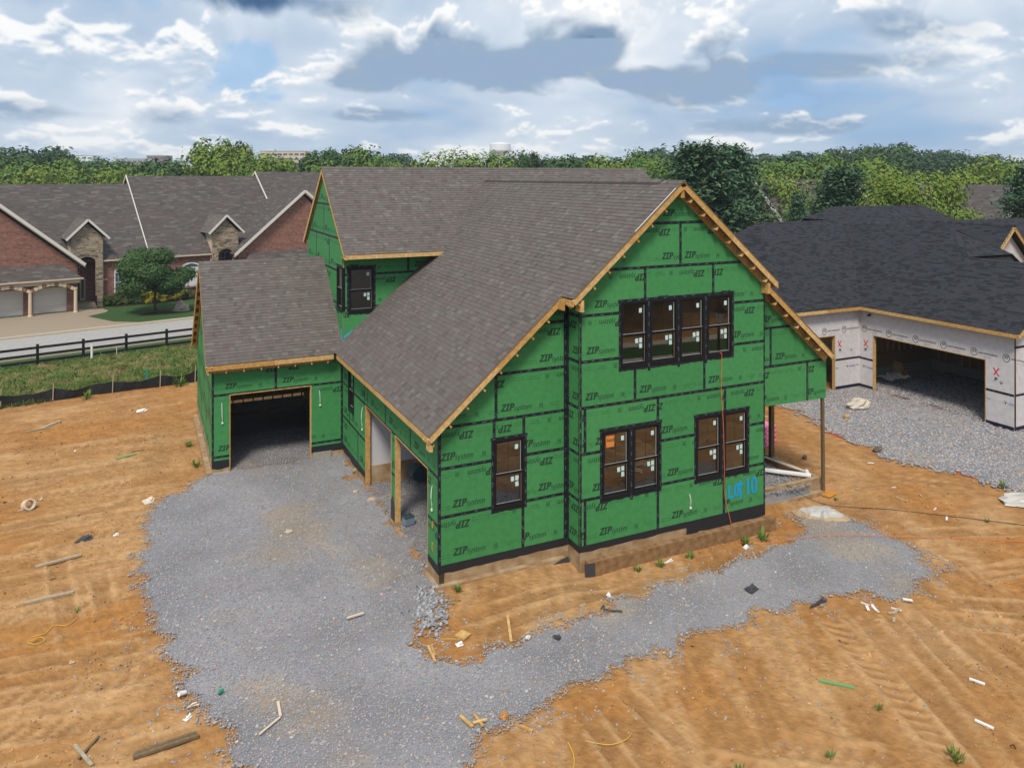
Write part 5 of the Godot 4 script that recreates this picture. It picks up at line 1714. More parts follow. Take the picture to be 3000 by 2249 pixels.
	e.tri(a0, a1, a2); e.tri(a0, a2, a1)
	part("gable_wall", e, M.brick, H)
	# stone tower with an arched opening
	var arch := [2.95, g, 3.45, g, 3.45, 2.35]
	for k in 9:
		var t := PI - PI * k / 8.0
		arch.append(4.15 + cos(t) * 0.70); arch.append(2.35 + sin(t) * 0.55)
	arch.append_array([4.85, 2.35, 4.85, g, 5.40, g, 5.40, 4.55, 4.18, 5.75, 2.95, 4.55])
	slab.call("tower_core", arch, 1.15, 0.2, M.mortar)
	bx.call("tower_side", 2.97, 1.16, g, 3.12, 3.2, 4.5, M.cream)
	bx.call("tower_side", 5.22, 1.16, g, 5.38, 3.2, 4.5, M.cream)
	stone_face(H, mp.call(arch), front.call(0.95))
	slope.call("tower_roof", [2.55, 4.5, 4.45, 2.55, 0.55, 4.45, 4.18, 0.55, 6.12, 4.18, 6.6, 6.12], "brown", 0.2)  # both slopes take lighter shingles, painting in the light of their different facing
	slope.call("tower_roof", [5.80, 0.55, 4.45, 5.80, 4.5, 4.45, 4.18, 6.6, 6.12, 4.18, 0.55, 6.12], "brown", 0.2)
	for s in [[2.5, 4.40], [5.86, 4.40]]:
		var b := MB.new()
		b.bar(L.call(s[0], 0.52, s[1]), L.call(4.18, 0.52, 6.10), 0.08, 0.18)
		part("rake_board", b, M.trim, H)
	# door, sidelight, upper porch window, steps, railing
	slab.call("door", [3.35, g + 0.4, 3.95, g + 0.4, 3.95, 0.85, 3.35, 0.85], 3.0, 0.08, M.dark)
	slab.call("door_frame", [3.97, g + 0.4, 4.40, g + 0.4, 4.40, 0.85, 3.97, 0.85], 2.98, 0.06, M.cream)
	slab.call("sidelight", [4.08, g + 0.6, 4.28, g + 0.6, 4.28, 0.7, 4.08, 0.7], 2.90, 0.03, M.far_glass)
	slab.call("porch_window", [3.2, 1.35, 3.95, 1.35, 3.95, 2.35, 3.2, 2.35], 3.0, 0.06, M.window_white)
	for k in 4:
		var p0 := 3.25 + (k % 2) * 0.36
		slab.call("pane", [p0, 1.40 + (k / 2) * 0.48, p0 + 0.32, 1.40 + (k / 2) * 0.48, p0 + 0.32, 1.82 + (k / 2) * 0.48, p0, 1.82 + (k / 2) * 0.48], 2.92, 0.02, M.far_glass)
	for k in 3:
		bx.call("step", 3.3, 0.5 + k * 0.35, g - 0.1, 4.85, 2.9, g + 0.13 * (k + 1), M.drive)
	for k in 5:
		bx.call("railing", 4.83, 0.55 + k * 0.12, g, 4.86, 0.58 + k * 0.12, g + 0.95, M.fence_black)
	bx.call("railing", 4.82, 0.5, g + 0.95, 4.87, 1.1, g + 1.0, M.fence_black)
	# arched window in the main wall
	var win := [6.4, -0.45, 8.05, -0.45, 8.05, 1.35]
	for k in 7:
		var t := PI * (k + 1) / 8.0
		win.append(7.225 + cos(t) * 0.825); win.append(1.35 + sin(t) * 0.42)
	win.append_array([6.4, 1.35])
	slab.call("window_frame", win, 1.39, 0.06, M.window_white)
	for r in [[6.48, -0.36, 7.18, 0.42], [7.27, -0.36, 7.97, 0.42], [6.48, 0.50, 7.18, 1.28], [7.27, 0.50, 7.97, 1.28]]:
		slab.call("pane", [r[0], r[1], r[2], r[1], r[2], r[3], r[0], r[3]], 1.32, 0.02, M.far_glass if not mirror else M.blind)
		for k in 2:
			var x: float = lerpf(r[0], r[2], (k + 1) / 3.0)
			bx.call("muntin", x - 0.012, 1.30, r[1], x + 0.012, 1.319, r[3], M.window_white)
		bx.call("muntin", r[0], 1.30, (r[1] + r[3]) * 0.5 - 0.012, r[2], 1.319, (r[1] + r[3]) * 0.5 + 0.012, M.window_white)
	slab.call("fanlight", [6.55, 1.37, 7.9, 1.37, 7.7, 1.58, 7.225, 1.69, 6.75, 1.58], 1.32, 0.02, M.far_glass)
	bx.call("window_sill", 6.3, 1.25, -0.58, 8.15, 1.42, -0.46, M.brick)
	if not mirror:
		slab.call("number_plate", [5.5, 0.72, 5.85, 0.72, 5.85, 0.88, 5.5, 0.88], 1.37, 0.02, M.cream)
		var nb := MB.new()
		write(nb, glyphs("3913", true, false), Transform2D(Vector2(0.11, 0), Vector2(0, 0.13), Vector2(5.53, 0.75)), front.call(1.35), 0.003, rect(5.4, 0.6, 6.0, 1.0))
		part("number", nb, M.dark, H)
	bx.call("downpipe", 5.42, 1.25, g, 5.50, 1.35, 2.4, M.cream)

# ledge stones, each with its own face, over the tower front; the largest are parts
func stone_face(H: Node, outline: PackedVector2Array, pl: Transform3D) -> void:
	var lo := outline[0]; var hi := outline[0]
	for q in outline:
		lo = lo.min(q); hi = hi.max(q)
	var y := lo.y
	var made := 0
	var rest := MB.new()
	rest.tinted = true
	while y < hi.y:
		var h := rng.randf_range(0.07, 0.15)
		var x := lo.x - rng.randf() * 0.3
		while x < hi.x:
			var w := rng.randf_range(0.18, 0.55)
			for p in Geometry2D.intersect_polygons(rect(x, y, x + w - 0.012, y + h - 0.012), outline):
				var b := rest
				if made < 150:
					b = MB.new(); b.tinted = true
				var t := rng.randf()
				b.col = Color(0.56, 0.45, 0.33) * rng.randf_range(0.75, 1.2) if t > 0.16 else (Color(0.22, 0.18, 0.15) if t > 0.06 else Color(0.34, 0.24, 0.16))
				b.prism(p, pl, rng.randf_range(0.015, 0.06))
				if made < 150:
					part("ledge_stone", b, M.stone_veneer, H)
				made += 1
			x += w
		y += h
	if rest.v.size():
		part("ledge_stones", rest, M.stone_veneer, H).set_meta("kind", "stuff")

func strip(called: String, pts: Array, h: float, mt: Material, label: String) -> void:
	# a flat sheet in the street's axes; pts p, q pairs
	var b := MB.new()
	var q := PackedVector2Array()
	for k in range(0, pts.size(), 2):
		q.append(Vector2(pts[k], pts[k + 1]))
	var ids := Geometry2D.triangulate_polygon(q)
	for k in range(0, ids.size(), 3):
		var a := q[ids[k]]; var c := q[ids[k + 1]]; var e := q[ids[k + 2]]
		if (c - a).cross(e - a) < 0.0:
			var sw := c; c = e; e = sw
		b.tri(B(a.x, a.y, h), B(c.x, c.y, h), B(e.x, e.y, h))
	meta(part(called, b, mt), label, "", "", "structure")

func make_street() -> void:
	var g := -1.5
	strip("lane", [-90, -10.3, 70, -10.3, 70, -17.6, -90, -17.6], g + 0.0, M.asphalt, "pale concrete lane before the brick houses")
	for s in [["kerb", -10.3, -9.95, 0.12], ["kerb", -18.0, -17.6, 0.12]]:
		for k in 26:
			var b := MB.new()
			var p := -70.0 + k * 4.5
			b.box(Transform3D(Basis(Vector3(EX.x, 0, -EX.y), Vector3.UP, -Vector3(EN.x, 0, -EN.y)), B(p + 2.25, (s[1] + s[2]) * 0.5, g - 0.1 + s[3])), Vector3(4.48, 0.24, absf(s[2] - s[1])))
			meta(part("kerb", b, M.kerb), "pale concrete kerb stone along the lane", "", "", "structure")
	strip("verge", [-90, -18.0, 70, -18.0, 70, -21.0, -90, -21.0], g + 0.03, M.lawn, "grass verge along the lane")
	strip("driveway", [-9.8, -0.3, 3.2, -0.3, 3.4, -4.0, 4.4, -7.5, 6.6, -9.94, -12.0, -9.94, -10.2, -6.0], g + 0.012, M.drive, "tan aggregate driveway of the brick house")
	strip("driveway", [16.9, -0.3, 30.0, -0.3, 31.0, -9.94, 13.5, -9.94, 16.0, -7.0], g + 0.012, M.drive, "tan aggregate driveway of the farther brick house")
	strip("front_path", [3.2, -1.2, 3.22, -3.9, 4.9, -2.6, 5.3, -1.6, 5.1, -0.6, 3.4, 0.3], g + 0.02, M.drive, "curved concrete path to the porch steps")
	strip("lawn", [5.3, 0.4, 14.9, 0.4, 15.5, -2.0, 16.0, -6.8, 13.5, -9.94, 6.6, -9.94, 4.42, -7.45, 3.42, -4.0, 4.9, -2.62, 5.32, -1.58], g + 0.016, M.lawn, "mown green lawn before the brick houses")
	strip("lawn", [-40, 0.4, -10.2, 0.4, -10.3, -6.0, -12.1, -9.94, -40, -9.94], g + 0.016, M.lawn, "mown lawn beyond the driveway")
	strip("planting_bed", [5.5, 1.35, 14.6, 1.35, 14.4, 0.2, 10.0, -0.5, 6.0, -0.2], g + 0.03, M.mulch, "dark mulch bed along the brick wall")
	var ring := []
	for k in 16:
		ring.append(8.9 + cos(TAU * k / 16.0) * 2.4); ring.append(-5.8 + sin(TAU * k / 16.0) * 0.9)
	strip("mulch_ring", ring, g + 0.028, M.mulch, "dark mulch round the small tree")
	make_brick_unit(false, "red brick townhouse with stone porch tower and double garage under an older roof")
	make_brick_unit(true, "red brick townhouse with stone porch tower standing behind the green house")
	# third unit, of which only the ridge shows
	var H := thing("brick_house", "farther brick townhouse whose higher roof ridge shows behind the others", "house", Vector3.ZERO, 0.0, "brick townhouses across the lane")
	var b := MB.new()
	var e3 := Vector3(EX.x, 0, -EX.y)
	b.box(Transform3D(Basis(e3, Vector3.UP, -Vector3(EN.x, 0, -EN.y)), B(32.0, 12.0, 1.4)), Vector3(18.0, 5.8, 12.0))
	part("wall", b, M.brick, H)
	shingled(H, frame_of(B(22.4, 2.4, 4.0), e3, (B(0, 10.0, 10.32) - B(0, 2.4, 4.0)).normalized()), rect(0, 0, 19.0, 9.88), "old", 0, 0.2, 0.25, 0.75, "roof", false)
	shingled(H, frame_of(B(41.4, 17.6, 4.0), -e3, (B(0, 10.0, 10.32) - B(0, 17.6, 4.0)).normalized()), rect(0, 0, 19.0, 9.88), "old", 0, 0.5, 0.5, 1.5, "roof", false)
	for s in [2.4, 17.6]:
		var r := MB.new()
		r.bar(B(22.35, s, 3.95), B(22.35, 10.0, 10.3), 0.08, 0.17)
		part("rake_board", r, M.trim, H)
	var gw := MB.new()
	gw.tri(B(22.9, 2.8, 3.9), B(22.9, 17.2, 3.9), B(22.9, 10.0, 10.1))
	gw.tri(B(22.9, 2.8, 3.9), B(22.9, 10.0, 10.1), B(22.9, 17.2, 3.9))
	part("gable_wall", gw, M.brick, H)
	# rock on the lawn
	var rock := MB.new()
	rock.tinted = true
	blob(rock, B(9.95, -5.9, g + 0.2), Vector3(0.62, 0.62, 0.45), 5, Color(0.36, 0.31, 0.24))
	lone("boulder", rock, M.stone, "pale boulder on the lawn beside the small tree", "rock")
	make_fences()

# a lumpy stone
func blob(b: MB, c: Vector3, r: Vector3, sd: int, col: Color) -> void:
	var f := FastNoiseLite.new()
	f.seed = sd
	f.frequency = 0.9
	var pt := func(i: int, j: int) -> Vector3:
		var a := TAU * (i % 14) / 14.0; var e := -PI / 2 + PI * j / 9.0
		var d := Vector3(cos(e) * cos(a), sin(e), cos(e) * sin(a))
		return c + d * r * (1.0 + 0.45 * f.get_noise_3dv(d * 1.6))
	for j in 9:
		for i in 14:
			b.col = col * (1.0 + f.get_noise_2d(i * 3.0, j * 3.0) * 0.5)
			b.tri(pt.call(i + 1, j), pt.call(i, j), pt.call(i, j + 1))
			b.tri(pt.call(i + 1, j), pt.call(i, j + 1), pt.call(i + 1, j + 1))

func make_fences() -> void:
	var F := thing("board_fence", "black three rail board fence with wire mesh along the lane", "fence")
	var gnd := func(p: float) -> float:
		var w := EO + EX * p + EN * -20.2
		return base_h(w.x, w.y)
	for k in 24:
		var p := -22.0 + k * 2.44
		var h: float = gnd.call(p)
		var b := MB.new()
		b.box(Transform3D(Basis(Vector3(EX.x, 0, -EX.y), Vector3.UP, -Vector3(EN.x, 0, -EN.y)), B(p, -20.2, h + 0.6)), Vector3(0.14, 1.36, 0.14))
		part("post", b, M.fence_black, F)
		for r in [0.28, 0.68, 1.10]:
			sbar("rail", B(p + 0.01, -20.3, h + r), B(p + 2.43, -20.3, float(gnd.call(p + 2.44)) + r), 0.035, 0.15, M.fence_black, F)
	var wire := MB.new()
	for k in 560:
		var p := -22.0 + k * 0.1
		var h: float = gnd.call(p)
		wire.bar(B(p, -20.1, h + 0.08), B(p, -20.1, h + 1.18), 0.004, 0.004)
	for r in 10:
		wire.bar(B(-22.0, -20.1, float(gnd.call(-22.0)) + 0.1 + r * 0.115), B(34.0, -20.1, float(gnd.call(34.0)) + 0.1 + r * 0.115), 0.004, 0.004)
	part("wire_mesh", wire, M.dark_wire, F).set_meta("kind", "stuff")
	# silt fence: sagging black cloth on stakes
	var S := thing("silt_fence", "low sagging black silt fence on wooden stakes between clay and grass", "fence")
	var line := [Vector2(-19.0, 22.2), Vector2(-16.0, 22.4), Vector2(-14.2, 22.6), Vector2(-12.4, 22.74), Vector2(-10.4, 22.97), Vector2(-7.97, 23.33), Vector2(-5.9, 23.5), Vector2(-4.3, 23.62), Vector2(-2.0, 23.8), Vector2(0.5, 24.0)]
	var cloth := MB.new()
	for k in line.size() - 1:
		for i in 8:
			var t0 := i / 8.0; var t1 := (i + 1) / 8.0
			var a: Vector2 = line[k].lerp(line[k + 1], t0); var c: Vector2 = line[k].lerp(line[k + 1], t1)
			var ha := 0.62 - 0.16 * sin(t0 * PI) + fn.get_noise_2d(a.x * 3.0, 1.0) * 0.08; var hc := 0.62 - 0.16 * sin(t1 * PI) + fn.get_noise_2d(c.x * 3.0, 1.0) * 0.08
			var ba := fn.get_noise_2d(a.x * 2.0, 5.0) * 0.16; var bc := fn.get_noise_2d(c.x * 2.0, 5.0) * 0.16
			var p0 := P(a.x, a.y, ground_h(a.x, a.y) - 0.05); var p1 := P(c.x, c.y, ground_h(c.x, c.y) - 0.05)
			cloth.quad(p0, p1, p1 + Vector3(0, hc, bc), p0 + Vector3(0, ha, ba))
			cloth.quad(p0 + Vector3(0, ha, ba - 0.01), p1 + Vector3(0, hc, bc - 0.01), p1 + Vector3(0, 0, -0.01), p0 + Vector3(0, 0, -0.01))
	part("cloth", cloth, M.silt, S)
	for k in line.size():
		var a: Vector2 = line[k]
		var h := ground_h(a.x, a.y)
		sbar("stake", P(a.x, a.y - 0.03, h - 0.1), P(a.x + 0.03, a.y - 0.03, h + 0.82), 0.04, 0.04, M.grey_lumber, S, Vector3(0, 0, 1))
	# marker posts in the rough grass
	var tp := thing("marker_post", "teal plastic marker post in the rough grass behind the silt fence", "post", P(-6.45, 23.7, -0.75), 0.0)
	sbar("shaft", Vector3(0, -0.1, 0), Vector3(-0.05, 1.15, 0), 0.09, 0.03, M.teal, tp, Vector3(0, 0, 1))
	var wp := thing("utility_stub", "short white plastic pipe stub standing by the black fence", "pipe", B(0.35, -20.6, -1.45))
	var tb := MB.new()
	tb.tube(PackedVector3Array([Vector3(0, -0.1, 0), Vector3(0, 0.85, 0)]), 0.07, 0.07, 10)
	part("pipe", tb, M.plastic_white, wp)
	var wp2 := thing("thin_stake", "thin white stake standing in front of the black fence", "stake", B(1.75, -20.6, -1.45))
	sbar("shaft", Vector3(0, -0.1, 0), Vector3(0, 0.55, 0), 0.03, 0.03, M.plastic_white, wp2, Vector3(0, 0, 1))

var crowns := {}
# crowns are unit shapes, one metre tall, made of many small leaf faces
func leaf_face(b: MB, p: Vector3, n: Vector3, s: float, long := 1.3) -> void:
	var x := n.cross(Vector3(rng.randf() - 0.5, rng.randf() - 0.5, rng.randf() - 0.5)).normalized()
	var y := n.cross(x)
	var a := p + x * s * rng.randf_range(0.5, 0.8) * long; var c := p + y * s * rng.randf_range(0.3, 0.6); var d := p - x * s * rng.randf_range(0.5, 0.8) * long; var e := p - y * s * rng.randf_range(0.3, 0.6)
	b.tri(a, c, d)
	b.tri(a, d, e)

func tone(kind: String) -> Color:
	var k := rng.randf_range(0.84, 1.16)
	var t := rng.randf()
	match kind:
		"yellow": return (Color(0.120, 0.190, 0.027) if t < 0.85 else Color(0.19, 0.215, 0.03)) * k
		"mid": return (Color(0.082, 0.152, 0.028) if t < 0.8 else Color(0.12, 0.18, 0.03)) * k
		"dark": return Color(0.046, 0.096, 0.027) * k
		"deep": return Color(0.031, 0.068, 0.027) * k
		"pine": return (Color(0.050, 0.108, 0.056) if t < 0.8 else Color(0.09, 0.15, 0.068)) * k
		"shrub": return Color(0.055, 0.10, 0.022) * k
		"gold": return Color(0.30, 0.27, 0.025) * k
	return Color(0.07, 0.12, 0.03) * k

func crown(kind: String, form: String, variant: int, count: int, size: float) -> ArrayMesh:
	var key := "%s %s %d %d" % [kind, form, variant, count]
	if crowns.has(key):
		return crowns[key]
	var b := MB.new()
	b.tinted = true
	if form == "pine":
		# whorls of branches carrying tufts of needles
		var levels := 17
		for l in levels:
			var t := float(l) / levels
			var reach := (0.46 * (1.0 - t) + 0.05) * rng.randf_range(0.75, 1.15)
			var arms := 5 + rng.randi() % 3
			var off := rng.randf() * TAU
			for a in arms:
				var ang := off + TAU * a / arms + rng.randf_range(-0.3, 0.3)
				var rr := reach * rng.randf_range(0.7, 1.1)
				var dir := Vector3(cos(ang), 0.12 + t * 0.5, sin(ang)).normalized()
				var from := Vector3(0, 0.08 + t * 0.86, 0)
				var tufts := int(count / (levels * arms))
				for k in tufts:
					var s := sqrt(rng.randf())
					var p := from + dir * rr * s + Vector3(rng.randfn(0, 0.030), rng.randfn(0, 0.018), rng.randfn(0, 0.030)) * (0.5 + s)
					b.col = tone(kind)
					var nn := Vector3(rng.randf() - 0.5, rng.randf() + 0.1, rng.randf() - 0.5).normalized()
					leaf_face(b, p, nn, size, 1.9)
	else:
		var lobes := []
		var nl := 15 if form != "airy" else 20
		for l in nl:
			var a := rng.randf() * TAU
			var h := rng.randf()
			var y := 0.30 + h * 0.58
			var wide := 0.36 * sqrt(maxf(0.05, 1.0 - pow((y - 0.52) / 0.50, 2.0)))
			if form == "tall": wide *= 0.75
			var rr := wide * sqrt(rng.randf())
			lobes.append([Vector3(cos(a) * rr, y, sin(a) * rr), rng.randf_range(0.12, 0.21) * (0.70 if form == "airy" else 1.0)])
		for k in count:
			var o = lobes[rng.randi() % lobes.size()]
			var d := Vector3(rng.randfn(), rng.randfn(), rng.randfn()).normalized()
			var r: float = o[1] * (pow(rng.randf(), 0.35) if rng.randf() < 0.9 else rng.randf_range(1.0, 1.25))
			var p: Vector3 = o[0] + d * r * Vector3(1.0, 0.85, 1.0)
			b.col = tone(kind)
			var nn := (d + Vector3(rng.randf() - 0.5, rng.randf() * 0.9 - 0.2, rng.randf() - 0.5) * 1.3).normalized()
			leaf_face(b, p, nn, size * rng.randf_range(0.7, 1.3))
	var m := b.mesh()
	crowns[key] = m
	return m

var trunks := {}
func trunk(form: String, variant: int) -> ArrayMesh:
	var key := "%s%d" % [form, variant]
	if trunks.has(key):
		return trunks[key]
	var b := MB.new()
	var top := 0.95 if form == "pine" else 0.72
	b.tube(PackedVector3Array([Vector3(0, -0.03, 0), Vector3(0.008, 0.2, 0.004), Vector3(-0.005, 0.5, 0.01), Vector3(0.0, top, 0)]), 0.030 if form != "pine" else 0.022, 0.006, 7)
	if form != "pine":
		for k in 6:
			var a := TAU * k / 6.0 + variant
			var y := 0.24 + 0.07 * k
			b.tube(PackedVector3Array([Vector3(0, y, 0), Vector3(cos(a) * 0.12, y + 0.10, sin(a) * 0.12), Vector3(cos(a) * 0.24, y + 0.24, sin(a) * 0.24)]), 0.013, 0.004, 5)
	trunks[key] = b.mesh()
	return trunks[key]

func plant_tree(called: String, label: String, group: String, kind: String, form: String, variant: int, count: int, size: float, u: float, v: float, tall: float, wide: float, ground := -999.0, category := "tree") -> Node3D:
	var o := thing(called, label, category, P(u, v, base_h(u, v) if ground < -900 else ground), fposmod(u * 3.7 + v * 1.3, TAU), group)
	var t := put("trunk", trunk(form, variant), M.bark, o)
	t.scale = Vector3(tall * 0.8, tall, tall * 0.8)
	var c := put("crown", crown(kind, form, variant, count, size), M.leaf, o)
	c.scale = Vector3(wide, tall, wide)
	return o

func make_trees() -> void:
	var words := {"yellow": "yellow green", "mid": "mid green", "dark": "dark green", "deep": "very dark green", "pine": "blue green"}
	# woods behind the brick houses and far round the horizon: u, v, height, width, kind, form
	for t in FAR_TREES:
		var kind: String = t[4]
		var form: String = t[5]
		var n := int(absf(t[0] * 7.3 + t[1] * 3.1)) % 3
		var near: bool = t[1] < 125.0
		var where := "behind the brick townhouses" if t[0] < 22.0 and t[1] < 135.0 else ("far off above the brick townhouses" if t[0] < 30.0 else ("beyond the ridge of the green house" if t[0] < 75.0 and t[1] > 90.0 else ("on the wooded rise behind the dark roof" if t[1] > 90.0 else "among the houses behind the pines")))
		plant_tree("pine_tree" if form == "pine" else "broadleaf_tree", "%s %s %s" % [words[kind], {"pine": "conical pine", "round": "rounded broadleaf tree", "airy": "loose open crowned tree", "tall": "tall narrow tree"}[form], where], "trees " + where, kind, form, n, 6500 if form != "pine" else 5000, 0.024 if near else 0.031, t[0], t[1], t[2], t[3])
	# nearer conifers behind the green house
	plant_tree("white_pine", "big soft needled pine rising behind the right rake of the green house", "", "pine", "pine", 11, 26000, 0.0125, 32.1, 29.5, 13.4, 15.5)
	plant_tree("white_pine", "tall pine standing just behind the biggest pine, beside the brown roof", "", "pine", "pine", 12, 20000, 0.0135, 37.4, 32.0, 13.4, 13.0)
	plant_tree("white_pine", "spreading pine right of the brown roof, over the dark roof's ridge", "", "pine", "pine", 13, 20000, 0.0145, 46.9, 29.1, 11.6, 12.5)
	plant_tree("white_pine", "pine with drooping yellowish tips at the gable end of the dark roof", "", "pine", "pine", 14, 20000, 0.0145, 51.0, 16.0, 11.5, 9.5)
	plant_tree("young_spruce", "small spruce in front of the brown roof", "", "pine", "pine", 15, 8000, 0.02, 38.9, 26.3, 9.3, 4.6)
	plant_tree("yellow_tree", "yellow green broadleaf tree between the pine and the brick gables", "", "yellow", "round", 16, 26000, 0.0135, 45.7, 20.8, 11.2, 9.5)
	# the small tree on the lawn with its shrubs
	plant_tree("lawn_tree", "small round maple on the lawn before the brick house", "", "dark", "round", 21, 32000, 0.019, B(8.0, -5.5, 0).x, -B(8.0, -5.5, 0).z, 5.6, 7.2, -1.5)
	for s in [[5.9, 0.9, 0.95, "shrub", "upright green shrub at the foot of the stone tower"], [6.5, 0.7, 0.8, "shrub", "round green shrub under the arched window"], [7.4, 0.6, 0.85, "shrub", "round green shrub under the arched window"], [8.2, 0.5, 0.9, "shrub", "round green shrub under the arched window"], [8.9, 0.1, 1.1, "gold", "golden shrub behind the small lawn tree"], [9.7, 0.0, 1.05, "gold", "golden shrub behind the small lawn tree"], [10.6, 0.1, 1.1, "gold", "golden shrub behind the small lawn tree"], [11.5, 0.1, 1.15, "gold", "golden shrub behind the small lawn tree"], [12.4, 0.6, 0.8, "shrub", "round green shrub under the farther arched window"], [13.3, 0.6, 0.8, "shrub", "round green shrub under the farther arched window"]]:
		var o := thing("shrub", s[4], "shrub", B(s[0], s[1], -1.5 - 0.18 * s[2]), s[0], "shrubs along the brick wall")
		var c := put("foliage", crown(s[3], "round", 31, 2600, 0.04), M.leaf, o)
		c.scale = Vector3(s[2] * 1.7, s[2] * 1.25, s[2] * 1.7)
	# the belt of trees across the street behind the viewer, mirrored in the windows
	for k in 26:
		var u := -20.0 + k * 4.6 + rng.randf_range(-1.0, 1.0)
		plant_tree("street_tree", "dark green tree in the row across the street", "trees across the street", ["dark", "mid", "deep"][k % 3], "round", k % 3, 3400, 0.036, u, -37.0 + rng.randf_range(-3.0, 3.0), rng.randf_range(11.0, 15.0), rng.randf_range(11.0, 14.0))

func make_grass() -> void:
	var b := MB.new()
	b.tinted = true
	for k in 9:
		var a := rng.randf() * TAU
		var d := Vector3(cos(a), 0, sin(a))
		var s := Vector3(-d.z, 0, d.x) * 0.018
		var base := d * rng.randf() * 0.09
		var tip := base + d * rng.randf_range(0.05, 0.2) + Vector3(0, rng.randf_range(0.10, 0.26), 0)
		var mid := base.lerp(tip, 0.55) + Vector3(0, 0.03, 0)
		b.tri(base - s, base + s, mid)
		b.tri(mid - s * 0.7, mid + s * 0.7, tip)
	var tuft := b.mesh()
	var spots := []
	for k in 42000:
		var q := rng.randf_range(-33.2, -20.0)
		var p := rng.randf_range(-8.0, 20.0)
		var w := EO + EX * p + EN * q
		if w.x > 6.0 or (w.x > -4.4 and w.y < 18.2):
			continue
		var n := fn.get_noise_2d(w.x * 1.1, w.y * 1.1 + 7.0)
		if n > 0.22 and rng.randf() < 0.7:
			continue
		var s := rng.randf_range(0.5, 1.1) * (1.0 if rng.randf() < 0.96 else 1.9)
		var dry := smoothstep(-0.05, 0.35, n + rng.randf_range(-0.25, 0.25))
		spots.append([Transform3D(Basis(Vector3.UP, rng.randf() * TAU).scaled(Vector3(s, s * 0.8, s)), P(w.x, w.y, ground_h(w.x, w.y) - 0.01)), Color(0.085, 0.135, 0.026).lerp(Color(0.26, 0.20, 0.085), dry) * rng.randf_range(0.75, 1.3)])
	scatter("rough_grass", "rough weedy grass between the silt fence and the lane", tuft, M.blade, spots, "grass")
	# weeds on the site, each a thing of its own
	for w in [[0.33, -0.42, 0.9, "green weed at the corner of the concrete footing"], [6.23, -9.4, 1.0, "bright grass tuft on the open clay"], [4.3, -8.4, 0.6, "small weed tuft on the open clay"], [2.6, -8.0, 0.7, "dark weed on the clay beside scattered stones"], [6.1, -7.9, 0.6, "grass sprig in the wheel tracks"], [-8.1, 2.6, 0.55, "thin grass sprig in the clay tracks"], [13.5, -0.25, 0.6, "small weed beside the plywood pad"], [18.9, -2.2, 1.1, "low weed by the pale concrete rubble"], [8.9, -1.15, 1.3, "leafy weed against the concrete footing under the corner window"], [9.5, -1.2, 1.5, "tallest weed against the concrete footing"], [6.9, -1.2, 0.9, "weed at the foot of the stained footing"], [5.2, -1.15, 0.8, "straggling weed at the foot of the stained footing"], [5.9, -1.2, 0.9, "spreading weed at the foot of the stained footing"], [-4.95, 11.6, 1.2, "weed beside the side garage footing"], [-5.1, 14.0, 1.1, "weed near the far end of the side garage"], [16.0, -3.6, 0.6, "small weed on the clay beyond the path"], [-5.0, 23.2, 2.2, "tall weed against the silt fence"], [-9.0, 22.6, 1.8, "weed at the foot of the silt fence"]]:
		var o := thing("weed", w[3], "plant", P(w[0], w[1], ground_h(w[0], w[1]) - 0.01), w[0])
		var m := MB.new()
		m.tinted = true
		for k in 34:
			var a := rng.randf() * TAU
			var d := Vector3(cos(a), 0, sin(a))
			var s: Vector3 = Vector3(-d.z, 0, d.x) * rng.randf_range(0.008, 0.02) * float(w[2])
			var base: Vector3 = d * rng.randf() * 0.08 * w[2]
			var tip: Vector3 = base + (d * rng.randf_range(0.03, 0.17) + Vector3(0, rng.randf_range(0.06, 0.26), 0)) * w[2]
			m.col = Color(0.085, 0.16, 0.025) * rng.randf_range(0.7, 1.5)
			m.tri(base - s, base + s, base.lerp(tip, 0.5) + s * 1.4)
			m.tri(base.lerp(tip, 0.5) - s * 1.4, base.lerp(tip, 0.5) + s * 1.4, tip)
		part("leaves", m, M.blade, o)

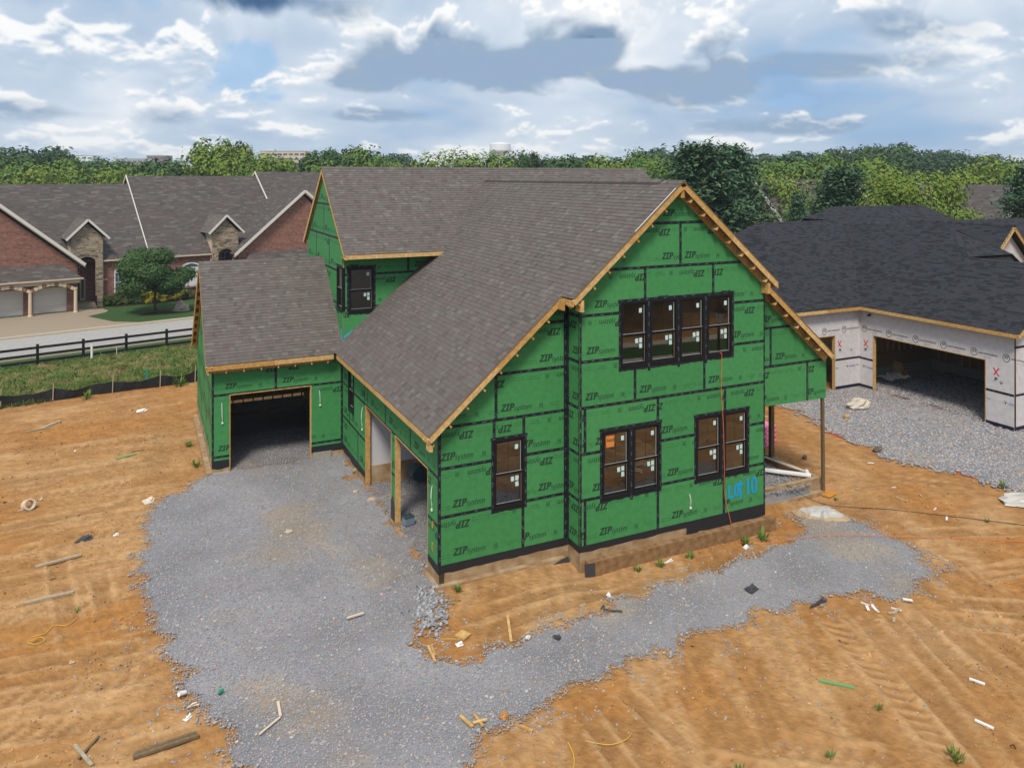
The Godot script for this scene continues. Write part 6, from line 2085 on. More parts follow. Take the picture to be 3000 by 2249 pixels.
const FAR_TREES := [[-29.2, 136.3, 15.4, 15.1, "dark", "round"], [-26.9, 135.2, 15.7, 15.4, "dark", "round"], [-26.3, 157.0, 17.0, 16.7, "deep", "round"], [-24.5, 158.4, 17.2, 16.8, "deep", "round"], [-23.9, 122.7, 14.2, 13.9, "mid", "round"], [-18.9, 118.1, 14.3, 14.0, "mid", "round"], [-19.5, 107.3, 12.9, 12.7, "yellow", "round"], [-16.8, 119.3, 14.0, 13.7, "mid", "round"], [-17.9, 175.2, 15.7, 15.4, "dark", "round"], [-16.7, 185.7, 15.7, 15.3, "dark", "round"], [-13.4, 173.0, 15.3, 15.0, "dark", "round"], [-12.7, 104.0, 12.8, 12.6, "yellow", "round"], [-9.7, 107.0, 13.5, 13.3, "yellow", "round"], [-15.7, 99.9, 12.2, 9.4, "mid", "airy"], [-7.8, 120.5, 14.0, 13.7, "mid", "round"], [-20.9, 101.3, 12.3, 12.0, "yellow", "round"], [-6.3, 98.8, 12.9, 10.0, "mid", "airy"], [-3.9, 113.1, 13.7, 13.4, "dark", "round"], [-2.1, 114.5, 14.6, 14.3, "dark", "round"], [0.6, 111.0, 14.4, 14.1, "mid", "round"], [2.3, 107.9, 14.8, 11.4, "mid", "airy"], [3.9, 100.6, 16.9, 13.1, "mid", "airy"], [5.9, 101.8, 17.1, 13.2, "yellow", "airy"], [7.9, 98.7, 15.9, 12.3, "yellow", "airy"], [10.1, 97.6, 14.6, 14.3, "yellow", "round"], [4.3, 95.9, 15.1, 14.8, "yellow", "round"], [6.6, 94.8, 14.1, 13.8, "mid", "round"], [13.6, 104.8, 13.9, 13.6, "mid", "round"], [15.2, 101.8, 14.7, 11.3, "mid", "airy"], [18.6, 102.4, 16.3, 12.6, "dark", "airy"], [21.2, 103.4, 16.1, 15.7, "dark", "round"], [15.9, 97.1, 14.0, 13.7, "mid", "round"], [22.1, 103.0, 16.2, 15.9, "mid", "round"], [24.8, 105.0, 15.0, 14.7, "dark", "round"], [51.5, 186.4, 17.9, 17.5, "deep", "round"], [53.1, 180.1, 17.4, 17.0, "deep", "round"], [53.6, 174.4, 17.6, 17.2, "deep", "round"], [25.5, 99.1, 13.5, 13.2, "mid", "round"], [27.5, 96.0, 13.8, 13.5, "mid", "round"], [32.4, 101.4, 13.7, 13.4, "mid", "round"], [30.6, 85.6, 14.2, 13.9, "yellow", "round"], [33.4, 84.3, 15.1, 14.8, "yellow", "round"], [36.3, 85.1, 14.6, 14.3, "yellow", "round"], [38.3, 84.1, 14.0, 13.7, "yellow", "round"], [31.7, 82.9, 13.9, 13.6, "yellow", "round"], [50.3, 109.4, 15.9, 9.0, "deep", "pine"], [52.7, 108.3, 15.4, 8.8, "deep", "pine"], [53.4, 105.8, 16.2, 10.0, "dark", "tall"], [59.4, 110.7, 16.4, 9.3, "deep", "pine"], [64.3, 113.8, 15.7, 15.4, "dark", "round"], [66.8, 112.7, 15.6, 15.3, "dark", "round"], [70.6, 116.4, 15.9, 9.0, "deep", "pine"], [65.1, 102.4, 15.7, 15.3, "dark", "round"], [73.2, 109.6, 15.7, 15.4, "deep", "round"], [59.3, 80.8, 15.0, 14.7, "yellow", "round"], [57.3, 79.5, 14.3, 14.0, "yellow", "round"], [118.3, 165.6, 19.7, 19.3, "deep", "round"], [119.3, 159.6, 19.3, 18.9, "deep", "round"], [61.8, 79.6, 15.1, 9.4, "mid", "tall"], [89.1, 113.1, 15.9, 15.6, "dark", "round"], [97.5, 120.2, 16.3, 16.0, "dark", "round"], [67.3, 79.2, 13.9, 13.6, "mid", "round"], [60.9, 76.7, 13.8, 13.5, "mid", "round"], [105.6, 127.4, 17.3, 17.0, "deep", "round"], [101.8, 118.1, 17.1, 16.8, "dark", "round"], [109.7, 119.9, 17.8, 17.5, "dark", "round"], [82.3, 83.1, 16.4, 10.1, "mid", "tall"], [112.1, 113.2, 17.0, 16.6, "deep", "round"], [114.6, 112.0, 16.7, 16.3, "deep", "round"], [124.6, 118.3, 16.9, 16.6, "deep", "round"], [166.0, 154.0, 18.1, 17.7, "deep", "round"], [162.8, 144.4, 18.9, 18.5, "deep", "round"], [166.8, 142.5, 18.2, 17.9, "deep", "round"], [174.9, 144.2, 19.6, 19.2, "deep", "round"], [151.6, 116.5, 19.3, 18.9, "dark", "round"], [154.6, 115.1, 19.8, 19.4, "dark", "round"], [165.5, 115.4, 19.7, 19.3, "dark", "round"], [166.3, 120.6, 18.2, 17.8, "deep", "round"], [174.6, 116.7, 18.4, 18.1, "deep", "round"], [182.8, 118.3, 18.2, 17.9, "deep", "round"], [185.7, 116.9, 18.5, 18.2, "deep", "round"], [185.6, 111.4, 18.4, 18.0, "deep", "round"], [193.7, 113.1, 17.2, 16.8, "deep", "round"], [196.3, 111.8, 17.0, 16.6, "deep", "round"], [194.9, 106.9, 16.5, 16.1, "deep", "round"], [198.5, 105.2, 16.6, 16.3, "deep", "round"], [84.9, 70.8, 14.5, 14.2, "dark", "round"], [79.4, 67.9, 13.8, 13.5, "mid", "round"], [84.8, 65.3, 14.4, 8.9, "mid", "tall"], [84.6, 62.1, 14.6, 14.3, "mid", "round"], [86.1, 59.1, 14.5, 11.2, "yellow", "airy"], [80.9, 56.1, 13.4, 13.1, "mid", "round"], [98.4, 64.4, 13.8, 13.5, "dark", "round"], [75.5, 53.1, 12.5, 12.3, "yellow", "round"], [82.3, 49.9, 12.4, 12.2, "yellow", "round"], [84.4, 48.8, 12.4, 12.2, "yellow", "round"], [86.1, 45.8, 12.1, 11.9, "yellow", "round"], [91.7, 47.6, 12.8, 12.6, "yellow", "round"], [93.9, 46.5, 12.5, 12.3, "yellow", "round"], [123.6, 63.4, 13.4, 13.1, "dark", "round"], [83.5, 65.9, 12.8, 12.6, "mid", "round"], [60.5, 44.8, 11.4, 11.1, "yellow", "round"], [54.8, 45.2, 11.8, 11.6, "yellow", "round"], [86.5, 81.1, 14.4, 14.1, "dark", "round"], [81.5, 72.4, 13.9, 13.6, "mid", "round"], [142.3, 87.7, 15.4, 15.1, "deep", "round"], [138.3, 89.6, 15.1, 14.8, "deep", "round"], [150.6, 83.8, 14.5, 14.2, "dark", "round"], [122.3, 86.2, 14.9, 14.6, "deep", "round"], [135.1, 91.1, 15.7, 15.4, "deep", "round"], [141.8, 82.4, 15.0, 14.7, "deep", "round"], [-59.3, 269.4, 13.9, 16.0, "dark", "round"], [-61.1, 304.9, 15.8, 17.0, "dark", "round"], [-53.8, 300.4, 15.4, 16.6, "dark", "round"], [-50.6, 330.4, 16.0, 17.1, "deep", "round"], [-36.2, 265.4, 12.7, 15.2, "dark", "round"], [-33.6, 315.0, 12.5, 16.1, "dark", "round"], [-24.8, 284.2, 13.0, 15.8, "deep", "round"], [-20.2, 306.2, 14.7, 16.0, "dark", "round"], [-14.8, 294.9, 15.7, 16.7, "dark", "round"], [-8.1, 283.5, 14.2, 16.4, "dark", "round"], [-2.3, 296.1, 13.3, 16.9, "deep", "round"], [4.1, 272.6, 15.1, 16.5, "dark", "round"], [7.4, 234.8, 13.7, 15.2, "deep", "round"], [14.9, 259.8, 13.9, 16.5, "dark", "round"], [18.8, 232.0, 13.6, 14.9, "deep", "round"], [30.6, 285.4, 13.6, 16.2, "deep", "round"], [27.9, 223.2, 12.3, 15.5, "dark", "round"], [42.5, 265.2, 12.9, 16.4, "dark", "round"], [49.8, 269.5, 14.4, 15.9, "dark", "round"], [46.7, 216.9, 12.3, 15.1, "dark", "round"], [57.4, 235.3, 13.7, 16.3, "deep", "round"], [58.1, 218.6, 15.7, 16.2, "dark", "round"], [64.8, 218.3, 12.5, 15.6, "deep", "round"], [77.8, 242.2, 13.8, 15.4, "deep", "round"], [77.9, 220.9, 12.4, 15.5, "deep", "round"], [86.2, 223.8, 13.3, 15.3, "deep", "round"], [81.6, 197.1, 13.4, 15.6, "dark", "round"], [92.6, 205.7, 12.4, 15.7, "deep", "round"], [97.5, 202.8, 13.8, 16.1, "deep", "round"], [124.0, 243.1, 14.6, 16.5, "dark", "round"], [132.9, 239.6, 15.5, 16.4, "dark", "round"], [122.6, 204.7, 13.7, 16.7, "dark", "round"], [149.8, 233.4, 13.0, 16.4, "dark", "round"], [133.0, 194.2, 13.3, 15.2, "dark", "round"], [137.5, 188.4, 14.9, 15.5, "dark", "round"], [171.2, 226.1, 12.8, 16.6, "dark", "round"], [169.4, 211.8, 14.7, 16.2, "dark", "round"], [168.8, 201.9, 14.7, 16.9, "dark", "round"], [182.5, 208.0, 15.9, 16.7, "deep", "round"], [155.2, 168.1, 14.2, 15.0, "dark", "round"], [165.2, 170.0, 13.5, 15.1, "dark", "round"], [201.7, 197.8, 14.1, 16.3, "dark", "round"], [171.8, 160.0, 14.4, 15.3, "dark", "round"], [191.3, 170.0, 15.7, 16.5, "dark", "round"], [180.7, 152.8, 13.6, 15.8, "dark", "round"], [203.4, 166.3, 14.2, 15.1, "dark", "round"], [240.2, 189.6, 15.3, 17.5, "dark", "round"], [238.5, 179.6, 14.2, 15.9, "deep", "round"], [256.3, 183.0, 14.1, 16.5, "dark", "round"], [260.8, 176.6, 15.7, 17.2, "deep", "round"], [226.5, 145.2, 13.9, 15.2, "deep", "round"], [250.2, 156.1, 15.3, 16.5, "dark", "round"], [255.2, 151.8, 15.1, 16.1, "dark", "round"], [293.8, 169.5, 12.6, 16.7, "dark", "round"], [267.6, 147.7, 14.3, 15.4, "dark", "round"], [271.4, 143.0, 13.7, 15.3, "dark", "round"], [297.4, 151.1, 16.5, 17.1, "dark", "round"], [290.9, 141.4, 15.2, 16.3, "dark", "round"], [-42.0, 160.3, 11.1, 12.7, "mid", "round"], [-39.1, 168.0, 11.1, 14.0, "dark", "round"], [-36.5, 174.7, 11.7, 14.0, "mid", "round"], [-29.2, 153.8, 10.4, 13.8, "mid", "round"], [-26.0, 159.4, 11.9, 13.4, "mid", "round"], [-21.2, 159.6, 12.0, 14.0, "dark", "round"], [-16.8, 166.8, 12.7, 13.8, "yellow", "round"], [-12.3, 141.1, 10.2, 13.2, "mid", "round"], [-9.2, 165.4, 11.1, 13.4, "yellow", "round"], [-4.0, 144.4, 10.5, 13.6, "mid", "round"], [0.9, 146.1, 10.9, 13.4, "mid", "round"], [4.6, 142.7, 13.2, 14.0, "yellow", "round"], [10.0, 143.2, 11.9, 12.8, "mid", "round"], [14.7, 142.1, 12.4, 13.4, "yellow", "round"], [17.4, 127.5, 10.2, 13.7, "mid", "round"], [22.3, 136.6, 9.7, 13.5, "mid", "round"], [23.4, 123.6, 9.5, 12.9, "mid", "round"], [29.8, 135.1, 11.4, 12.9, "dark", "round"], [36.1, 139.9, 10.9, 12.8, "mid", "round"], [38.0, 128.1, 9.8, 13.1, "yellow", "round"], [38.0, 112.0, 9.9, 13.2, "dark", "round"], [47.4, 123.1, 12.2, 13.3, "mid", "round"], [49.8, 118.2, 10.5, 13.5, "mid", "round"], [58.6, 126.2, 10.3, 13.8, "mid", "round"], [56.2, 108.8, 10.6, 12.8, "mid", "round"], [68.8, 122.5, 11.1, 13.9, "yellow", "round"], [62.9, 104.1, 11.3, 13.2, "yellow", "round"], [74.7, 113.8, 11.7, 13.7, "yellow", "round"], [71.4, 102.3, 11.7, 13.1, "mid", "round"], [84.7, 114.3, 12.0, 13.0, "mid", "round"], [87.1, 108.2, 11.0, 12.9, "mid", "round"]]

# a loose stick or board lying on the ground from a to b
func board(called: String, label: String, category: String, a: Vector2, b: Vector2, w: float, t: float, mt: Material, group := "") -> void:
	var ha := ground_h(a.x, a.y); var hb := ground_h(b.x, b.y)
	var g := maxf(ha, hb)
	if in_gravel(apron, a.x, a.y): g = maxf(g, base_h(a.x, a.y) + 0.07)
	var o := thing(called, label, category, P((a.x + b.x) * 0.5, (a.y + b.y) * 0.5, g + t * 0.5 + 0.006), 0.0, group)
	var d := Vector3(b.x - a.x, 0, -(b.y - a.y)) * 0.5
	d.y = (hb - ha) * 0.2
	sbar("timber", -d, d, w, t, mt, o)

func scrap(called: String, label: String, category: String, at: Vector2, pts: Array, mt: Material, turn: float, lift := 0.012, thick := 0.012, group := "") -> void:
	var h := ground_h(at.x, at.y)
	if in_gravel(apron, at.x, at.y): h = base_h(at.x, at.y) + 0.06
	var o := thing(called, label, category, P(at.x, at.y, h + lift), turn, group)
	var b := MB.new()
	var p := poly(pts)
	for i in p.size():
		p[i] *= 0.75
	b.prism(p, frame_of(Vector3.ZERO, Vector3(1, 0, 0), Vector3(0, 0.12, -1).normalized()), thick)
	var q := PackedVector2Array()
	for k in p:
		q.append(Vector2(k.x * 0.6 + 0.02, k.y * 0.5))
	b.prism(q, frame_of(Vector3(0, 0.03, 0), Vector3(1, 0.25, 0).normalized(), Vector3(0, 0.3, -1).normalized()), thick)
	part("sheet", b, mt, o)

func cord(called: String, label: String, category: String, pts: Array, r: float, mt: Material, lift := 0.02) -> void:
	var o := thing(called, label, category, Vector3.ZERO)
	var c := Curve3D.new()
	for p in pts:
		c.add_point(p)
	for i in c.point_count:
		var d: Vector3 = (c.get_point_position(mini(i + 1, c.point_count - 1)) - c.get_point_position(maxi(i - 1, 0))) * 0.18
		c.set_point_in(i, -d); c.set_point_out(i, d)
	var b := MB.new()
	b.tube(c.tessellate(4, 3), r, r, 5)
	part("strand", b, mt, o)

func gp(u: float, v: float, lift := 0.02) -> Vector3:
	var h := ground_h(u, v)
	if in_gravel(apron, u, v): h = maxf(h, base_h(u, v) + 0.075)
	return P(u, v, h + lift)

func make_things() -> void:
	# ---- timber offcuts
	board("loose_board", "pale board lying near the silt fence, crossed by a shorter one", "board", Vector2(-10.45, 18.5), Vector2(-9.8, 19.3), 0.14, 0.04, M.grey_lumber)
	board("loose_board", "thin pale stick beside the board near the silt fence", "board", Vector2(-10.9, 18.3), Vector2(-10.0, 18.6), 0.05, 0.04, M.grey_lumber)
	board("timber_length", "long pale timber on the clay beside the gravel, nearer the side garage", "board", Vector2(-9.26, 5.42), Vector2(-8.22, 5.68), 0.09, 0.05, M.grey_lumber)
	board("timber_length", "long pale timber lying in the wheel tracks", "board", Vector2(-9.3, 3.53), Vector2(-8.26, 3.60), 0.09, 0.05, M.grey_lumber)
	board("plank", "weathered double plank at the clay edge of the apron", "board", Vector2(-6.88, -3.16), Vector2(-5.80, -3.06), 0.085, 0.045, M.old_lumber)
	board("plank", "plank lying alongside the weathered one", "board", Vector2(-6.86, -3.05), Vector2(-5.84, -2.96), 0.06, 0.045, M.old_lumber)
	board("stick", "slanting wooden stick crossing a short one on the clay", "stick", Vector2(-7.84, -2.36), Vector2(-7.53, -3.05), 0.06, 0.03, M.grey_lumber)
	board("stick", "short stick under the slanting one", "stick", Vector2(-7.75, -2.75), Vector2(-7.45, -2.3), 0.045, 0.03, M.old_lumber)
	board("stick", "light stick on the gravel, the shorter of a crossing pair", "stick", Vector2(-4.35, -2.80), Vector2(-4.37, -3.25), 0.05, 0.02, M.card)
	board("stick", "light stick on the gravel, the longer of a crossing pair", "stick", Vector2(-4.80, -3.58), Vector2(-4.38, -3.28), 0.035, 0.02, M.card)
	board("stick", "brown stick on the gravel beside the house corner", "stick", Vector2(-2.45, -0.55), Vector2(-2.05, -0.50), 0.05, 0.03, M.card)
	board("stick", "splintered stick at the tip of the clay wedge", "stick", Vector2(-1.12, -2.35), Vector2(-1.16, -2.95), 0.05, 0.03, wood())
	board("stick", "second stick at the tip of the clay wedge", "stick", Vector2(-1.05, -2.4), Vector2(-1.10, -2.75), 0.04, 0.03, wood())
	board("stick", "stick lying from the wheel rut to the gravel path", "stick", Vector2(0.99, -1.95), Vector2(0.62, -2.92), 0.06, 0.03, wood())
	board("stick", "stick beside the square offcut", "stick", Vector2(-0.75, -2.15), Vector2(-0.35, -2.35), 0.04, 0.03, wood())
	board("stick", "yellow pine offcut at the lower edge of the path, leaning left", "stick", Vector2(-1.30, -4.72), Vector2(-1.20, -5.08), 0.06, 0.03, wood())
	board("stick", "upright offcut of the crossed pair at the lower edge of the path", "stick", Vector2(-1.05, -4.8), Vector2(-1.02, -5.15), 0.05, 0.03, wood())
	board("stick", "cross offcut of the crossed pair at the lower edge of the path", "stick", Vector2(-1.16, -5.0), Vector2(-0.88, -5.02), 0.05, 0.03, wood())
	board("stick", "offcut near the crossed pair, beside the stony clay", "stick", Vector2(-0.35, -5.35), Vector2(-0.20, -5.58), 0.06, 0.03, wood())
	board("green_stick", "light green painted stick alone on the open clay", "stick", Vector2(5.72, -6.80), Vector2(6.18, -7.28), 0.07, 0.035, M.lime)
	board("painted_stick", "white painted stick beside the wheel track", "stick", Vector2(7.46, -8.93), Vector2(7.57, -9.22), 0.05, 0.03, M.plastic_white)
	board("painted_stick", "white painted stick farther along the wheel tracks", "stick", Vector2(8.6, -8.05), Vector2(8.72, -8.3), 0.05, 0.03, M.plastic_white)
	for k in 9:
		var a := Vector2(rng.randf_range(8.9, 9.9), rng.randf_range(-5.9, -5.1))
		var an := rng.randf() * TAU
		board("wood_scrap", "short pale wood scrap among those by the gravel tip", "scrap", a, a + Vector2(cos(an), sin(an)) * rng.randf_range(0.12, 0.3), 0.06, 0.025, [M.grey_lumber, M.card, M.plastic_white][k % 3], "wood scraps by the gravel tip")
	for k in 12:
		var a := Vector2(rng.randf_range(-13.0, -7.0), rng.randf_range(-1.0, 14.0))
		var an := rng.randf() * TAU
		board("splinter", "thin pale splinter of wood on the tracked clay", "scrap", a, a + Vector2(cos(an), sin(an) * 0.4) * rng.randf_range(0.2, 0.55), 0.03, 0.015, [M.grey_lumber, M.card, M.old_lumber][k % 3], "wood splinters on the tracked clay")
	for k in 18:
		var a := Vector2(rng.randf_range(13.5, 19.0), rng.randf_range(-4.0, 7.0))
		var an := rng.randf() * TAU
		board("splinter", "small pale scrap on the clay between the two houses", "scrap", a, a + Vector2(cos(an), sin(an)) * rng.randf_range(0.08, 0.3), 0.05, 0.02, [M.grey_lumber, M.plastic_white, M.card][k % 3], "scraps on the clay between the houses")
	var off := thing("square_offcut", "square yellow wood offcut on the clay wedge", "board", gp(-0.25, -2.24, 0.02), 0.5)
	sbox("block", Vector3(-0.13, 0, -0.13), Vector3(0.13, 0.04, 0.13), wood(), off)
	board("green_sheathing_strip", "green edged strip of sheathing left of the side garage", "strip", Vector2(-7.55, 13.4), Vector2(-6.9, 13.68), 0.12, 0.02, M.lime)
	# ---- rubbish
	scrap("roofing_scrap", "torn black roofing felt on the clay beside the apron", "scrap", Vector2(-8.22, 6.74), [-0.32, -0.1, 0.0, 0.22, 0.1, 0.1, 0.3, 0.15, 0.28, -0.2, 0.05, -0.16, 0.1, -0.3], M.tar, 0.2)
	scrap("roofing_scrap", "black felt scrap with a loose strap on the gravel path", "scrap", Vector2(6.9, -3.55), [-0.25, -0.15, 0.2, -0.2, 0.3, 0.05, -0.15, 0.15], M.tar, 0.4)
	scrap("roofing_scrap", "long black felt scrap at the lower edge of the path", "scrap", Vector2(7.9, -4.75), [-0.45, -0.03, 0.4, -0.05, 0.42, 0.05, -0.3, 0.04], M.tar, 0.1)
	scrap("cardboard", "torn pale cardboard at the clay edge near the garage", "cardboard", Vector2(-6.53, 8.8), [-0.3, -0.2, 0.05, -0.25, 0.0, 0.0, 0.1, -0.2, 0.3, 0.0, 0.25, 0.2, -0.2, 0.2], M.card, 0.6)
	scrap("paper", "white crumpled paper on the clay wedge", "paper", Vector2(-0.45, -2.52), [-0.1, -0.05, 0.1, -0.08, 0.14, 0.06, -0.08, 0.1], M.plastic_white, 0.2)
	scrap("paper", "white scrap below the plastic cup", "paper", Vector2(-5.95, -2.45), [-0.12, -0.04, 0.1, -0.06, 0.13, 0.05, 0.0, 0.02, -0.1, 0.09], M.plastic_white, 0.9)
	scrap("paper", "white curled scrap on the clay under the front windows", "paper", Vector2(3.7, -2.05), [-0.06, -0.12, 0.06, -0.1, 0.1, 0.12, -0.02, 0.08], M.plastic_white, 0.3)
	scrap("paper", "white wrapper near the weeds by the footing", "paper", Vector2(8.75, -1.35), [-0.16, -0.06, 0.14, -0.08, 0.1, 0.1, -0.12, 0.08], M.plastic_white, 0.5)
	scrap("paper", "white film lying beside the stained footing", "paper", Vector2(6.25, -1.1), [-0.2, -0.03, 0.2, -0.03, 0.18, 0.05, -0.2, 0.04], M.plastic_white, 0.1)
	scrap("plastic_bag", "grey and white plastic beside the yellow strap near the silt fence", "plastic", Vector2(-6.75, 19.5), [-0.25, -0.15, 0.25, -0.1, 0.4, 0.12, 0.1, 0.2, -0.2, 0.18], M.plastic_white, 0.0)
	scrap("wood_chip", "pale split board beside the plastic cup", "scrap", Vector2(-5.86, -2.24), [-0.14, 0.06, 0.05, 0.0, 0.15, -0.06, 0.16, 0.0, 0.0, 0.1], M.card, 0.4)
	scrap("board_scrap", "white slab of foam on the clay by the tracks", "scrap", Vector2(-7.4, 6.6), [-0.1, -0.05, 0.1, -0.05, 0.12, 0.04, -0.08, 0.06], M.plastic_white, 0.2)
	for k in 5:
		scrap("paper", "small white litter on the tracked clay", "litter", Vector2(rng.randf_range(-11.0, -7.0), rng.randf_range(-1.5, 16.0)), [-0.06, -0.04, 0.05, -0.05, 0.07, 0.03, -0.04, 0.06], M.plastic_white if k % 2 else M.card, rng.randf() * 6.0, 0.02, 0.01, "small white litter on the tracked clay")
	# drink can and cup
	var can := thing("drink_can", "green drink can lying on the gravel", "can", gp(-5.33, -2.05, 0.035), 0.7)
	var cb := MB.new()
	cb.lathe(PackedVector2Array([Vector2(0.0, -0.062), Vector2(0.026, -0.06), Vector2(0.033, -0.048), Vector2(0.033, 0.045), Vector2(0.025, 0.06), Vector2(0.0, 0.06)]), Transform3D(Basis(Vector3(0, 0, 1), PI / 2), Vector3.ZERO), 12)
	part("body", cb, M.teal, can)
	var cup := thing("plastic_cup", "clear white plastic cup lying at the edge of the apron", "cup", gp(-6.02, -1.8, 0.05), 0.4)
	var cp := MB.new()
	cp.lathe(PackedVector2Array([Vector2(0.0, -0.075), Vector2(0.036, -0.075), Vector2(0.05, 0.065), Vector2(0.054, 0.07), Vector2(0.046, 0.066), Vector2(0.0, -0.07)]), Transform3D(Basis(Vector3(0, 0, 1), 1.3), Vector3.ZERO), 14)
	part("body", cp, M.plastic_white, cup)
	var pipe := thing("clay_pipe", "broken pipe ring with rubble on the clay", "pipe", gp(-9.9, 9.8, 0.14), 0.5)
	var pb := MB.new()
	pb.lathe(PackedVector2Array([Vector2(0.17, -0.12), Vector2(0.17, 0.12), Vector2(0.13, 0.12), Vector2(0.13, -0.12), Vector2(0.17, -0.12)]), Transform3D(Basis(Vector3(1, 0, 0), 1.2), Vector3.ZERO), 18)
	part("ring", pb, M.card, pipe)
	var glove := thing("glove", "black work glove on the gravel path", "glove", gp(1.57, -3.33, 0.02), 0.6)
	var gb := MB.new()
	gb.box(Transform3D(Basis(), Vector3(0, 0.01, 0)), Vector3(0.10, 0.03, 0.11))
	for k in 4:
		gb.tube(PackedVector3Array([Vector3(-0.036 + k * 0.024, 0.012, -0.05), Vector3(-0.04 + k * 0.027, 0.02, -0.09), Vector3(-0.044 + k * 0.03, 0.008, -0.125 + absf(k - 1.5) * 0.012)]), 0.011, 0.009, 6)
	gb.tube(PackedVector3Array([Vector3(0.045, 0.012, 0.02), Vector3(0.085, 0.016, -0.01), Vector3(0.10, 0.008, -0.04)]), 0.012, 0.010, 6)
	part("leather", gb, M.tar, glove)
	cord("black_strap", "curled black strap at the clay edge below the front windows", "strap", [gp(3.05, -2.75), gp(3.15, -2.72, 0.06), gp(3.12, -2.85, 0.03), gp(3.45, -3.05)], 0.018, M.tar)
	# yellow strapping
	cord("yellow_strap", "tangle of yellow strapping beside the tracks", "strap", [gp(-8.95, 1.6), gp(-8.8, 1.78, 0.07), gp(-8.68, 1.62, 0.03), gp(-8.84, 1.5, 0.05), gp(-9.0, 1.64, 0.04), gp(-8.86, 1.74, 0.08)], 0.009, M.yellow)
	cord("yellow_strap", "wavy yellow strap lying above the tangle", "strap", [gp(-8.95, 1.95), gp(-8.7, 1.95, 0.04), gp(-8.55, 2.15), gp(-8.3, 2.05, 0.04), gp(-8.1, 2.3)], 0.009, M.yellow)
	cord("yellow_strap", "curved yellow strap on the open clay", "strap", [gp(0.55, -6.2), gp(0.9, -6.45), gp(1.2, -6.55, 0.04), gp(1.42, -6.42)], 0.009, M.yellow)
	cord("yellow_strap", "straight yellow strap running toward the street on the clay", "strap", [gp(0.25, -6.1), gp(0.15, -6.5), gp(-0.2, -7.0)], 0.012, M.yellow)
	cord("yellow_strap", "yellow strap by the plastic near the silt fence", "strap", [gp(-6.95, 20.0), gp(-6.8, 20.2, 0.08), gp(-6.7, 20.0), gp(-6.6, 20.15, 0.05)], 0.012, M.yellow)
	# cords and wires
	cord("orange_cord", "orange extension cord hanging from the upper window to the footing", "cord", [P(8.36, -0.70, 4.68), P(8.40, -0.74, 4.60), P(8.41, -0.70, 3.6), P(8.44, -0.76, 2.6), P(8.45, -0.79, 1.4), P(8.52, -0.72, 0.6), P(8.70, -0.80, -0.30)], 0.008, M.orange_cord)
	cord("orange_cord", "thin orange cord lying across the path toward the street", "cord", [gp(8.75, -1.0), gp(9.6, -1.5), gp(10.85, -2.2), gp(12.3, -3.0), gp(13.6, -3.6), gp(15.8, -4.9), gp(18.0, -6.2)], 0.007, M.orange_cord)
	cord("black_wire", "thin dark wire running from the porch over the clay", "wire", [P(12.0, 0.38, -0.12), gp(12.9, -0.3), gp(14.2, -1.7), gp(15.4, -2.9), gp(16.7, -4.2), gp(18.4, -6.0)], 0.010, M.dark_wire)
	# sprayed red survey line on the clay
	for s in [[18.22, 4.4, 18.2, 3.3], [18.45, 1.6, 18.75, -0.4], [18.78, -0.5, 18.9, -1.2], [18.95, -1.7, 18.9, -2.5]]:
		var b := MB.new()
		for k in 6:
			var t0 := k / 6.0; var t1 := (k + 0.85) / 6.0
			var a := Vector2(lerpf(s[0], s[2], t0), lerpf(s[1], s[3], t0)); var c := Vector2(lerpf(s[0], s[2], t1), lerpf(s[1], s[3], t1))
			var w := rng.randf_range(0.03, 0.085)
			b.quad(gp(a.x - w, a.y, 0.012), gp(a.x + w, a.y, 0.012), gp(c.x + w, c.y, 0.012), gp(c.x - w, c.y, 0.012))
		lone("paint_dash", b, M.red_paint, "dash of red survey paint on the clay between the houses", "marking", "red survey paint dashes")
	# ---- stones and concrete
	var st := [[22.0, 6.15, -0.32, 0.60, 0.26, 0.40, "big pale concrete block in the gravel yard before the wrapped house", Color(0.50, 0.45, 0.38)], [20.3, 5.3, -0.40, 0.14, 0.12, 0.13, "small tan stone left of the big concrete block", Color(0.42, 0.28, 0.13)], [-0.15, 5.75, -0.44, 0.16, 0.06, 0.11, "flat pale stone on the gravel before the open bay", Color(0.45, 0.36, 0.26)], [-0.45, 6.6, -0.44, 0.09, 0.05, 0.07, "small pale stone before the open bay", Color(0.42, 0.34, 0.24)], [-2.9, 4.6, -0.44, 0.12, 0.05, 0.09, "pale stone on the middle of the apron", Color(0.45, 0.38, 0.3)], [0.0, 8.3, -0.40, 0.16, 0.08, 0.1, "mossy stone by the bay foundation", Color(0.30, 0.25, 0.14)], [1.0, -3.0, -0.43, 0.06, 0.05, 0.05, "white stone at the head of the path", Color(0.6, 0.58, 0.54)], [-0.55, -5.05, -0.43, 0.09, 0.07, 0.08, "orange clay lump at the lower edge of the path", Color(0.40, 0.2, 0.07)], [15.1, 2.6, -0.44, 0.10, 0.09, 0.08, "dark stone on the clay right of the porch post", Color(0.10, 0.09, 0.08)], [18.15, 2.0, -0.42, 0.2, 0.12, 0.12, "dark lump at the edge of the gravel yard", Color(0.13, 0.10, 0.08)], [18.6, -3.1, -0.46, 0.9, 0.07, 0.5, "pale spilled concrete at the edge of the yard", Color(0.46, 0.44, 0.40)]]
	for s in st:
		var o := thing("stone", s[6], "stone", P(s[0], s[1], s[2]))
		var b := MB.new()
		b.tinted = true
		blob(b, Vector3.ZERO, Vector3(s[3], s[4], s[5]), int(s[0] * 10), s[7])
		part("body", b, M.stone, o)
	# washout heap beside the porch
	var hb := MB.new()
	hb.tinted = true
